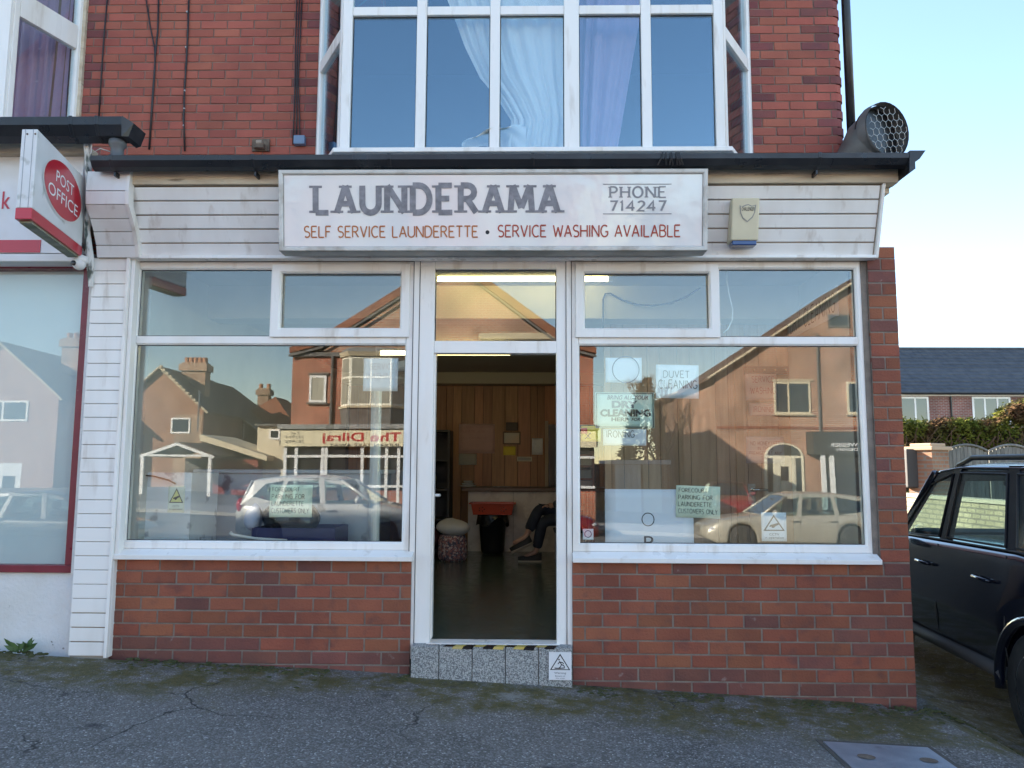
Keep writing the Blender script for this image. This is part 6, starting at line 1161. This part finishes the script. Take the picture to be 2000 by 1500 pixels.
# --- generic gabled house
def gable_house(label, pxl, pxr, pyE, pyA, pxA, D, depth, wall, roofm, cat='house', group='houses across the street', zb=-.6):
    Y = YG - D; x0, x1 = MX(pxl, D), MX(pxr, D); ze, za = MZ(pyE, D, (pxl + pxr) / 2), MZ(pyA, D, pxA); xa = MX(pxA, D)
    t = thing('brick_house', label, cat, ((x0 + x1) / 2, Y, zb), group=group); bx('wall', wall, t, x0, x1, Y - depth, Y, zb, ze)
    MB().prism([V((x0, Y - .01, ze + .001)), V((x1, Y - .01, ze + .001)), V((xa, Y - .01, za - .1))], (0, -depth + .02, 0)).build('gable', wall, t)
    for s, xe in ((-1, x0), (1, x1)):
        d = V((xe - xa, 0, ze - za)); d.normalize(); e = V((xe, 0, ze)) + d * .4
        MB().prism([V((xa, Y + .2, za)), V((e.x, Y + .2, e.z)), V((e.x, Y + .2, e.z + .14)), V((xa, Y + .2, za + .16))], (0, -depth - .4, 0)).build('roof', roofm, t); MB().tube([V((xa, Y + .2, za + .10)), V((e.x, Y + .2, e.z + .07))], .07, 6).build('verge', STONE, t)
    return t, Y
def chimney(t, px, D, dy, pyb, pyt, wpx, pots, mat):
    Y = YG - D - dy; x = MX(px, D); w = wpx / 1500 * (D + YG) / 2; z0, z1 = MZ(pyb, D), MZ(pyt, D)
    c = bx('chimney', mat, t, x - w, x + w, Y - .7, Y, z0, z1); bx('chimney_cap', mat, c, x - w - .12, x + w + .12, Y - .82, Y + .12, z1 - .5, z1 - .1)
    for k in range(pots): xx_ = x - w * .75 + 1.5 * w * k / max(1, pots - 1); MB().lathe([(.14, 0), (.16, .3), (.13, .34), (.11, .34)], (xx_, Y - .35, z1 + .001), n=10).build('chimney_pot', P('terracotta', (.40, .19, .10), rough=.8), c)
B3 = brick_tex('tan_brick', (.36, .19, .10), (.28, .14, .075), (.4, .34, .26), bw=.24, bh=.09, ms=.015); TANR = P('tan_render', (.34, .175, .10), (.28, .14, .08), ns=1.5, rough=.9)
DA = 37
h1, Y1 = gable_house('tan gabled house with tall chimney mirrored at the left of left window', 225, 395, 800, 722, 308, DA, 7, TANR, RTB); chimney(h1, 341, DA, 2, 770, 700, 50, 5, B3)
bx('brick_base', B3, h1, MX(340, DA), MX(393, DA), Y1 + .002, Y1 + .02, -.5, MZ(812, DA)); simple_window(h1, MX(334, DA), MX(371, DA), MZ(846, DA, 350), MZ(816, DA, 350), Y1 + .025, 1, (), .09, PANE)
h2, Y2 = gable_house('long house browned for shade behind the tan gable mirrored in the left window', 250, 512, 848, 735, 352, DA + 6, 8, P('brown_wall', (.17, .11, .07), (.14, .09, .06), ns=2, rough=.9), RTB)  # dark brown wall colour stands in for shade on this house
for a in (430, 460): simple_window(h2, MX(a, DA + 6), MX(a + 17, DA + 6), MZ(858, DA + 6, a), MZ(828, DA + 6, a), Y2 + .01, 1, (.5,), .08, PANE)
for k in range(12): xk = MX(308 + 82 * (k + .5) / 12, DA); bx('verge_tile', STONE, h1, xk - .07, xk + .07, Y1 + .1, Y1 + .32, MZ(722 + 78 * (k + .5) / 12, DA) + .10, MZ(722 + 78 * (k + .5) / 12, DA) + .24)
MB().tube([(MX(385, DA - .3), Y1 + .3, MZ(845, DA)), (MX(385, DA - .3), Y1 + .3, MZ(764, DA))], .04, 6).build('television_aerial', GREY, h1)
DH = 46; xh0, xh1 = MX(440, DH), MX(575, DH); zh0, zh1 = MZ(832, DH), MZ(770, DH); hh = thing('brick_house', 'house with red hipped roof mirrored beside the takeaway', 'house', (MX(510, DH), YG - DH, -.6), group='houses across the street'); Yh = YG - DH
bx('wall', CRMW, hh, xh0 + .3, xh1 - .3, Yh - 7, Yh - .3, -.6, zh0); xm = MX(512, DH); MB().add([(xh0, Yh, zh0), (xh1, Yh, zh0), (xh1, Yh - 7.5, zh0), (xh0, Yh - 7.5, zh0), (xm, Yh - 2.5, zh1), (xm, Yh - 5, zh1)], [(0, 1, 4), (1, 2, 5, 4), (2, 3, 5), (3, 0, 4, 5), (0, 3, 2, 1)]).build('roof', RT, hh); chimney(hh, 486, DH, 2.5, 800, 752, 22, 2, B3)
wb = thing('outbuilding', 'small cream building with dark window left of the takeaway', 'building', (MX(525, 30), YG - 30, -.6)); bx('wall', CRMW, wb, MX(503, 30), MX(562, 30), YG - 34, YG - 30, -.6, MZ(834, 30)); bx('roof', DKS, wb, MX(500, 30), MX(565, 30), YG - 34.2, YG - 29.8, MZ(834, 30) + .001, MZ(830, 30)); simple_window(wb, MX(526, 30), MX(547, 30), MZ(860, 30), MZ(840, 30), YG - 29.99, 1, (), .08, PANE)
# carport
DC = 27; Yc = YG - DC; cp_ = thing('carport', 'timber carport with white gable trim mirrored in the left window', 'carport', (MX(345, DC), Yc, -.5)); xl, xr, xm = MX(275, DC), MX(420, DC), MX(347, DC); zl, zm = MZ(896, DC), MZ(869, DC)
for a, b in (((xl, zl), (xm, zm)), ((xm, zm), (xr, zl))): MB().tube([V((a[0], Yc, a[1])), V((b[0], Yc, b[1]))], .08, 4).build('bargeboard', WHITEP, cp_); MB().hexa([V((a[0], Yc - 4, a[1] + .02)), V((a[0], Yc - .08, a[1] + .02)), V((b[0], Yc - .08, b[1] + .02)), V((b[0], Yc - 4, b[1] + .02))], [V((a[0], Yc - 4, a[1] + .10)), V((a[0], Yc - .08, a[1] + .10)), V((b[0], Yc - .08, b[1] + .10)), V((b[0], Yc - 4, b[1] + .10))]).build('roof', RTB, cp_)
MB().tube([V((xl + .1, Yc, zl + .08)), V((xr - .1, Yc, zl + .08))], .06, 4).build('tie_beam', WHITEP, cp_)
for x in (xl + .15, xr - .15): bx('post', WHITEP, cp_, x - .07, x + .07, Yc - .07, Yc + .07, -.6, zl)
bx('back_wall', DKS, cp_, xl + .2, xr - .2, Yc - 4, Yc - 3.9, -.6, zl)
slp = thing('lean_to', 'lean-to roof with pale fascia sloping towards the takeaway', 'lean-to', (MX(455, 29), YG - 29, -.5)); MB().hexa([V((MX(390, 29), YG - 29, MZ(862, 29))), V((MX(522, 29), YG - 29, MZ(902, 29))), V((MX(522, 29), YG - 33, MZ(902, 29))), V((MX(390, 29), YG - 33, MZ(862, 29)))], [V((MX(390, 29), YG - 29, MZ(850, 29))), V((MX(522, 29), YG - 29, MZ(892, 29))), V((MX(522, 29), YG - 33, MZ(892, 29))), V((MX(390, 29), YG - 33, MZ(850, 29)))]).build('roof', CRMW, slp); bx('wall', P('red_board', (.22, .05, .04), rough=.8), slp, MX(420, 29.3), MX(505, 29.3), YG - 32, YG - 29.3, -.6, MZ(900, 29.3))
# semi further left (mirrored in the frosted window)
h0, Y0 = gable_house('pale gabled house mirrored in the frosted window of the left shop', -160, 110, 775, 672, -10, 34, 8, P('pale_pink_brick', (.42, .26, .20), (.36, .22, .17), ns=2, rough=.9), RTB); chimney(h0, 70, 34, 3, 720, 640, 62, 4, B3)
simple_window(h0, MX(-45, 34), MX(50, 34), MZ(823, 34, 20), MZ(783, 34, 20), Y0 + .01, 1, (.5,), .1, PANE); dr_ = bx('door', PANE, h0, MX(12, 34), MX(34, 34), Y0 + .006, Y0 + .02, -.3, MZ(935, 34)); bx('door_surround', WHITEP, h0, MX(0, 34), MX(45, 34), Y0 + .001, Y0 + .005, -.3, MZ(910, 34))
# --- terrace on the right
DR_ = 29; rt, Yr = gable_house('orange brick gabled house with arched white door mirrored in the right window', 1398, 1960, 735, 500, 1770, DR_, 9, BT2, RTB)
simple_window(rt, MX(1513, DR_), MX(1586, DR_), MZ(808, DR_, 1550), MZ(745, DR_, 1550), Yr + .01, 1, (.4,), .09, PANE, CRMW, STONE); simple_window(rt, MX(1657, DR_), MX(1720, DR_), MZ(808, DR_, 1700), MZ(745, DR_, 1700), Yr + .01, 1, (.5,), .09, PANE, CRMW, STONE)
MB().tube([(MX(1602, DR_), Yr + .06, -.7), (MX(1602, DR_), Yr + .06, MZ(650, DR_))], .05, 8).build('downpipe', DKS, rt); bx('string_course', P('course_brick', (.26, .09, .05), rough=.9), rt, MX(1400, DR_), MX(1950, DR_), Yr + .002, Yr + .03, MZ(836, DR_), MZ(830, DR_)); simple_window(rt, MX(1625, DR_), MX(1668, DR_), MZ(640, DR_, 1650), MZ(615, DR_, 1650), Yr + .01, 1, (), .08, PANE, DKS)
bx('lintel', STONE, rt, MX(1510, DR_), MX(1592, DR_), Yr + .003, Yr + .05, MZ(743, DR_), MZ(739, DR_))
xa_, xb_ = MX(1490, DR_), MX(1566, DR_); zd0, zd1 = MZ(968, DR_, 1530), MZ(893, DR_, 1530); ca = (xa_ + xb_) / 2; rr_ = (xb_ - xa_) / 2
CRD = P('cream_door', (.74, .68, .52), rough=.4); arch = [V((xa_, Yr + .005, zd0)), V((xb_, Yr + .005, zd0))] + [V((ca + rr_ * cos(t * pi / 14), Yr + .005, zd1 + rr_ * .72 * sin(t * pi / 14))) for t in range(15)]
ds = MB().prism(arch, (0, .05, 0)).build('door_surround', CRD, rt)
MB().prism([V((ca + rr_ * .86 * cos(t * pi / 14), Yr + .056, zd1 + .06 + rr_ * .58 * sin(t * pi / 14))) for t in range(15)], (0, .006, 0)).build('fanlight', PANE, ds)
for s in (-1, 1): bx('sidelight', PANE, ds, *sorted((ca + s * rr_ * .58, ca + s * rr_ * .86)), Yr + .056, Yr + .062, zd0 + .15, zd1 - .05)
bx('door_leaf', CRD, ds, ca - rr_ * .52, ca + rr_ * .52, Yr + .056, Yr + .075, zd0 + .02, zd1 - .03, bevel=.01); bx('door_glass', PANE, ds, ca - rr_ * .2, ca + rr_ * .2, Yr + .076, Yr + .082, zd0 + (zd1 - zd0) * .38, zd0 + (zd1 - zd0) * .75)
yh_ = Yr + .9; hs = thing('hairdresser_front', 'dark hairdresser shop front mirrored at the right edge of right window', 'shop', (MX(1640, DR_ - .9), yh_, -.8)); hx0_, hx1_ = MX(1588, DR_ - .9), MX(1900, DR_ - .9); zq0, zq1 = MZ(884, DR_ - .9), MZ(855, DR_ - .9)
DKG = P('charcoal_paint', (.05, .047, .043), rough=.5); bx('fascia', DKG, hs, hx0_, hx1_, Yr + .003, yh_, zq0, zq1 + .35); bx('glazing', SHG, hs, hx0_ + .4, hx1_, yh_ - .3, yh_ - .2, -.7, zq0 - .001)
for px in (1603, 1621, 1700): bx('mullion', WHITEP, hs, MX(px, DR_ - .9), MX(px + 9, DR_ - .9), yh_ - .2, yh_ - .1, -.7, zq0 - .002)
for t_, a, b, c_, d_ in (('VIS WEBBER', 1622, 864, 1700, 872), ('AIR DESIGN', 1635, 874, 1700, 880)): ra, la = mir(c_, d_, DR_ - .9), mir(a, b, DR_ - .9); ftext(t_, V((ra.x, yh_ + .002, ra.z)), V((-1, 0, 0)), EZ, ra.x - la.x, la.z - ra.z, .01).build('lettering', LETW, hs)
# house side with its shade put into the brick colour, yard behind, conifer, bare tree
dh, Yd_ = gable_house('brown brick house darkened for shade between the tree and the orange gable', 1318, 1440, 772, 750, 1390, 36, 6, brick_tex('dark_brick', (.20, .10, .06), (.16, .08, .05), (.2, .16, .12)), RTB)
for a, b, c_, d_ in ((1343, 780, 1356, 826), (1380, 795, 1392, 858), (1346, 902, 1358, 940), (1382, 902, 1392, 935)): simple_window(dh, MX(a, 36), MX(c_, 36), MZ(d_, 36, a), MZ(b, 36, a), Yd_ + .01, 1, (), .08, PBL)
gg = thing('garage', 'low garage with white fascia mirrored below the mint green sign', 'garage', (MX(1245, 30), YG - 30, -.7)); bx('wall', BT2, gg, MX(1165, 30), MX(1308, 30), YG - 35, YG - 30, -.8, MZ(905, 30)); bx('fascia', WHITEP, gg, MX(1190, 30), MX(1309, 30), YG - 35.2, YG - 29.85, MZ(905, 30) + .001, MZ(897, 30)); bx('door', CRMW, gg, MX(1255, 30), MX(1290, 30), YG - 29.99, YG - 29.9, -.7, MZ(906, 30)); bx('panel_door', WHITEP, gg, MX(1200, 30), MX(1250, 30), YG - 29.99, YG - 29.9, -.7, MZ(906, 30))
BARK = P('bark', (.13, .09, .055), (.20, .14, .09), ns=5, rough=.9); rs = random.Random(21)
def bare_tree(px, D, h, label):
    b = V((MX(px, D), YG - D, -.6)); t = thing('bare_tree', label, 'tree', b); tr_ = MB(); br = MB()
    def grow(p, d, L, r, lv):
        e = p + d * L; m_ = (p + e) / 2 + V((rs.gauss(0, .05), rs.gauss(0, .05), 0)) * L; (tr_ if lv < 2 else br).tube([p, m_, e], [r, r * .85, r * .65], 6 if lv < 2 else 4, False)
        if lv >= 6: return
        for k in range(rs.choice((2, 3)) if lv else 4):
            a = rs.uniform(0, 2 * pi); s = rs.uniform(.3, .75); nd = (d + V((cos(a) * s, sin(a) * s, rs.uniform(0, .35)))).normalized(); grow(e if k < 2 else p.lerp(e, rs.uniform(.5, .95)), nd, L * rs.uniform(.62, .82), r * .6, lv + 1)
    grow(b, V((0, 0, 1)), h * .28, h * .022, 0); tr_.build('trunk', BARK, t); br.build('crown', BARK, t)
bare_tree(1305, 33, 7.5, 'bare branched tree mirrored behind the notices in the right window')
cn = thing('conifer', 'dark conifer top mirrored beside the bare tree', 'tree', (MX(1262, 40), YG - 40, -.6)); cm = MB(); zc = MZ(742, 40)
for i in range(1500):
    a = rs.uniform(0, 2 * pi); t = rs.random() ** .7; r = 1.6 * t + .1; z = zc - 5.0 * t; c = V((MX(1262, 40) + r * cos(a) * rs.uniform(.5, 1), YG - 40 + r * sin(a), z + rs.gauss(0, .15))); d = V((cos(a), sin(a), rs.gauss(.1, .3))).normalized(); e = d.orthogonal().normalized() * .10; cm.add([c - e, c + d * .35, c + e], [(0, 1, 2)])
cm.build('crown', P('conifer_leaf', (.05, .06, .02), (.09, .08, .03), ns=2, rough=.8), cn); MB().tube([V((MX(1262, 40), YG - 40, -.6)), V((MX(1262, 40), YG - 40, zc))], [.18, .03], 8).build('trunk', BARK, cn)
# --- cars in the street
SILV_ = P('silver_paint', (.50, .49, .46), rough=.32, metal=.15, coat=.8); SIL2 = P('pale_gold_paint', (.42, .39, .32), rough=.32, metal=.15, coat=.8); REDC = P('red_paint', (.20, .008, .012), rough=.3, coat=.8); BLKC = P('black_paint', (.012, .012, .014), rough=.3, coat=.8)
HAT = dict(L=3.95, W=1.70, sill=.22, R=.30, wheels=(-1.25, 1.22), top=[(-1.98, .80), (-1.8, .95), (.8, .93), (1.0, .94), (1.75, .78), (1.98, .62)], roof=[(-1.75, 1.40), (-1.0, 1.49), (-.2, 1.50), (.25, 1.44), (1.1, .98)], wt=.74,
    windows=[[(-1.0, .06), (-.12, .06), (-.2, .88), (-.85, .88)], [(0, .06), (.85, .06), (.35, .85), (-.08, .88)], [(-1.6, .3), (-1.1, .08), (-.95, .86), (-1.35, .8)]], pillars=[[(-.12, 0), (0, 0), (-.08, 1), (-.2, 1)], [(-1.1, 0), (-1.0, 0), (-.85, 1), (-.95, 1)], [(-1.85, 0), (-1.1, .06), (-1.6, .3), (-1.35, .82), (-.95, .88), (-.95, 1), (-1.6, 1)], [(-.96, .88), (.32, .86), (.3, 1), (-.96, 1)]],
    roofx=(-1.7, .28), screen=(1.02, .28), rear=(-1.85, -1.65), handle=.80, hx=(-.85, .12), seams=(-.06, -1.02, .9), mirror=.72, belt=None, tail=.9, spokes=7)
EST = dict(L=4.55, W=1.78, sill=.20, R=.32, wheels=(-1.36, 1.40), top=[(-2.27, .78), (-2.1, .92), (.7, .88), (.85, .89), (1.9, .78), (2.27, .60)], roof=[(-2.05, 1.33), (-1.0, 1.43), (-.1, 1.44), (.2, 1.38), (1.0, .92)], wt=.72,
    windows=[[(-.95, .06), (-.1, .06), (-.2, .86), (-.9, .86)], [(.02, .06), (.8, .06), (.25, .84), (-.1, .86)], [(-1.95, .25), (-1.06, .06), (-1.0, .85), (-1.7, .75)]], pillars=[[(-.1, 0), (.02, 0), (-.1, 1), (-.2, 1)], [(-1.06, 0), (-.95, 0), (-.9, 1), (-1.0, 1)], [(-2.15, 0), (-1.06, .05), (-1.95, .25), (-1.7, .78), (-1.0, .88), (-1.0, 1), (-1.95, 1)], [(-1.01, .87), (.2, .85), (.18, 1), (-1.01, 1)]],
    roofx=(-2.0, .22), screen=(.9, .22), rear=(-2.18, -1.98), handle=.76, hx=(-.85, .1), seams=(-.04, -.98, .82), mirror=.62, belt=None, tail=.85, spokes=10)
def street_car(label, pxc, D, rz, paint, q, z): make_car(label, 'parked cars', (MX(pxc, D, 990), YG - D, z), rz, paint, q, False)
street_car('silver hatchback mirrored in the left shop window', 655, 12.0, .01, SILV_, HAT, MZ(928, 12, 650) - 1.53); street_car('pale gold estate car mirrored in the right shop window', 1535, 15.6, pi - .01, SIL2, EST, MZ(961, 15.6, 1500) - 1.47)
street_car('red hatchback mirrored behind the estate car', 1420, 27, pi / 2 + .1, REDC, HAT, MZ(940, 27, 1400) - 1.5); street_car('red hatchback partly mirrored at the left edge of the right window', 1030, 17, .015, REDC, HAT, MZ(960, 17, 1100) - 1.5); street_car('black car mirrored in the frosted window of the left shop', 130, 13, .012, BLKC, HAT, MZ(960, 13, 100) - 1.5)
# ================================================================ PERSON SEATED INSIDE (mostly hidden by the door post)
PYY = 9.75
SKIN = P('skin', (.50, .30, .22), (.44, .25, .18), ns=8, rough=.55); TROU = P('navy_trousers', (.020, .026, .042), (.03, .036, .055), ns=9, rough=.85); JUMP = P('dark_jumper', (.03, .03, .035), rough=.9); SHOE = P('black_shoe', (.018, .016, .018), rough=.6); SOLE = P('pale_sole', (.52, .45, .36), rough=.7); HAIR = P('dark_hair', (.035, .022, .015), rough=.6)
def K(px, py, dy=0): p = at(px, py, PYY + dy); return p
def skin_mesh(name, verts, edges, radii, mat, parent, sub=2, root=0):
    off_ = V(parent.location); me = bpy.data.meshes.new(name); me.from_pydata([V(v) - off_ for v in verts], edges, []); o = link(bpy.data.objects.new(name, me)); o.parent = parent; me.materials.append(mat)
    o.modifiers.new('skin', 'SKIN'); lay = me.skin_vertices[0].data if me.skin_vertices else None
    if lay is None:
        bm = bmesh.new(); bm.from_mesh(me); bm.verts.layers.skin.verify(); bm.to_mesh(me); bm.free(); lay = me.skin_vertices[0].data
    for i, r in enumerate(radii): lay[i].radius = (r, r) if not isinstance(r, tuple) else r; lay[i].use_root = i == root
    s = o.modifiers.new('sub', 'SUBSURF'); s.levels = sub; s.render_levels = sub
    for p in me.polygons: p.use_smooth = True
    return o
fl = FLOOR; hip = V((X(1112, PYY), PYY, fl + .53))
per = thing('person', 'person in dark trousers seated cross-legged with a phone by the counter', 'person', (hip.x, PYY, fl))
aS = V((X(1047, PYY - .1), PYY - .12, fl + .12)); kS = V((X(1060, PYY - .1), PYY - .12, fl + .50)); aX = V((X(1027, PYY - .2), PYY - .2, Z(1050, PYY - .2))); kX = V((X(1053, PYY - .05), PYY - .06, Z(992, PYY)))
tS = V((X(1024, PYY - .1), PYY - .13, fl + .05)); tX = V((X(1002, PYY - .2), PYY - .2, Z(1062, PYY - .2)))
ch = hip + V((.04, 0, .45)); nk = ch + V((-.02, 0, .12)); sL, sR = ch + V((0, -.17, .05)), ch + V((0, .17, .05)); hd_ = nk + V((-.05, 0, .17))
hL = V((X(1072, PYY - .12), PYY - .12, Z(990, PYY - .12))); eL = V((hip.x - .02, PYY - .24, fl + .78)); hR = hL + V((.06, .12, .02)); eR = V((hip.x + .0, PYY + .24, fl + .78))
vs = [hip, hip + V((.02, 0, .22)), ch, nk, nk + V((-.02, 0, .07)), sL, eL, hL, sR, eR, hR, hip + V((0, -.09, 0)), kS, aS, tS, hip + V((0, .09, .01)), kX, aX, tX]
es = [(0, 1), (1, 2), (2, 3), (3, 4), (2, 5), (5, 6), (6, 7), (2, 8), (8, 9), (9, 10), (0, 11), (11, 12), (12, 13), (13, 14), (0, 15), (15, 16), (16, 17), (17, 18)]
skin_mesh('body', vs, es, [.13, .12, .14, .055, .05, .06, .042, .028, .06, .042, .028, .085, .055, .036, .03, .085, .055, .036, .03], SKIN, per)
skin_mesh('trousers', [hip + V((0, 0, .05)), hip + V((0, -.09, 0)), kS, kS.lerp(aS, .55), kS.lerp(aS, .9), hip + V((0, .09, .01)), kX, kX.lerp(aX, .55), kX.lerp(aX, .80)], [(0, 1), (1, 2), (2, 3), (3, 4), (0, 5), (5, 6), (6, 7), (7, 8)], [.15, .10, .078, .068, .062, .10, .080, .072, .070], TROU, per)
skin_mesh('jumper', [hip + V((.02, 0, .10)), hip + V((.03, 0, .25)), ch, nk, sL, eL, eL.lerp(hL, .8), sR, eR, eR.lerp(hR, .8)], [(0, 1), (1, 2), (2, 3), (2, 4), (4, 5), (5, 6), (2, 7), (7, 8), (8, 9)], [.16, .15, .165, .07, .075, .058, .046, .075, .058, .046], JUMP, per)
MB().grid(lambda u, v: hd_ + V((-.005 + (.095 + .012 * (v < .6)) * cos(2 * pi * u) * sin(pi * v) - (.018 if abs(u - .5) < .03 and .45 < v < .62 else 0), .075 * sin(2 * pi * u) * sin(pi * v), .12 * cos(pi * v))), 32, 20).build('head', SKIN, per, smooth=True)
MB().grid(lambda u, v: hd_ + V((.015 + .105 * cos(2 * pi * u) * sin(pi * v * .5), .086 * sin(2 * pi * u) * sin(pi * v * .5), .01 + .125 * cos(pi * v * .5))), 28, 10).build('hair', HAIR, per, smooth=True)
for s in (-1, 1): MB().ball(hd_ + V((-.092, s * .032, .005)), (.010, .014, .010), 8, 6).build('eye', INK, per, smooth=True); MB().ball(hd_ + V((.0, s * .077, -.005)), (.022, .010, .032), 8, 6).build('ear', SKIN, per, smooth=True)
MB().ball(hd_ + V((-.09, 0, -.055)), (.012, .026, .007), 8, 6).build('mouth', P('lips', (.4, .17, .14), rough=.5), per, smooth=True)
def shoe(ank, toe):
    d = (toe - ank); fw = V((d.x, d.y, d.z)).normalized(); heel = ank - fw * .05 + V((0, 0, -.03)); Ls = .29; sd_ = fw.cross(EZ).normalized(); upv = sd_.cross(fw).normalized()
    base = heel - upv * .045
    def pt(u, v, h0, h1):
        wv = .040 + .012 * sin(pi * min(1, u * 1.1)) ; wv *= math.sqrt(max(.03, 1 - (2 * u - 1) ** 6)); a = 2 * pi * v; hh_ = h1 if sin(a) > 0 else h0
        return base + fw * (u * Ls - .02) + sd_ * (cos(a) * wv) + upv * (sin(a) * hh_(u))
    MB().grid(lambda u, v: pt(u, v, lambda q: .015, lambda q: (.085 - .055 * q ** .7 + .01)), 18, 18).build('shoe', SHOE, per, smooth=True)
    MB().grid(lambda u, v: pt(u, v, lambda q: .03, lambda q: .006) + sd_ * 0 - upv * .006, 18, 18).build('shoe_sole', SOLE, per, smooth=True)
shoe(aS + V((0, 0, -.02)), V((tS.x, tS.y, aS.z - .02))); shoe(aX, tX)
for hnd in (hL, hR):
    for k in range(4): b0 = hnd + V((-.03, (k - 1.5) * .016, .0)); skin_mesh('finger', [hnd + V((-.005, (k - 1.5) * .014, 0)), b0 + V((-.02, 0, .012)), b0 + V((-.045, 0, .004)), b0 + V((-.055 + .006 * abs(k - 1.5), 0, -.012))], [(0, 1), (1, 2), (2, 3)], [.011, .0085, .008, .007], SKIN, per, 1)
    skin_mesh('thumb', [hnd + V((0, -.02, .01)), hnd + V((-.03, -.035, .02)), hnd + V((-.055, -.028, .022))], [(0, 1), (1, 2)], [.012, .0095, .008], SKIN, per, 1)
ph0 = hL + V((-.07, .05, .02)); MB().hexa([ph0 + V((-.06, -.035, .012)), ph0 + V((.07, -.035, -.012)), ph0 + V((.07, .035, -.012)), ph0 + V((-.06, .035, .012))], [ph0 + V((-.058, -.035, .021)), ph0 + V((.072, -.035, -.003)), ph0 + V((.072, .035, -.003)), ph0 + V((-.058, .035, .021))]).build('mobile_phone', BLK, bevel=.003, label='dark mobile phone held by the seated person', cat='phone')
chr_ = thing('chair', 'dark plain chair under the seated person', 'chair', (hip.x, PYY, fl)); bx('seat', CARIN, chr_, hip.x - .2, hip.x + .24, PYY - .22, PYY + .22, fl + .36, fl + .395, bevel=.01); bx('backrest', CARIN, chr_, hip.x + .22, hip.x + .25, PYY - .21, PYY + .21, fl + .55, fl + .85, bevel=.01)
for sx in (-.17, .2):
    for sy in (-.19, .19): MB().tube([V((hip.x + sx, PYY + sy, fl + .001)), V((hip.x + sx, PYY + sy, fl + .36))], .012, 8).build('leg', GREY, chr_)
for sy in (-.19, .19): MB().tube([V((hip.x + .235, PYY + sy, fl + .37)), V((hip.x + .235, PYY + sy, fl + .85))], .012, 8).build('back_post', GREY, chr_)
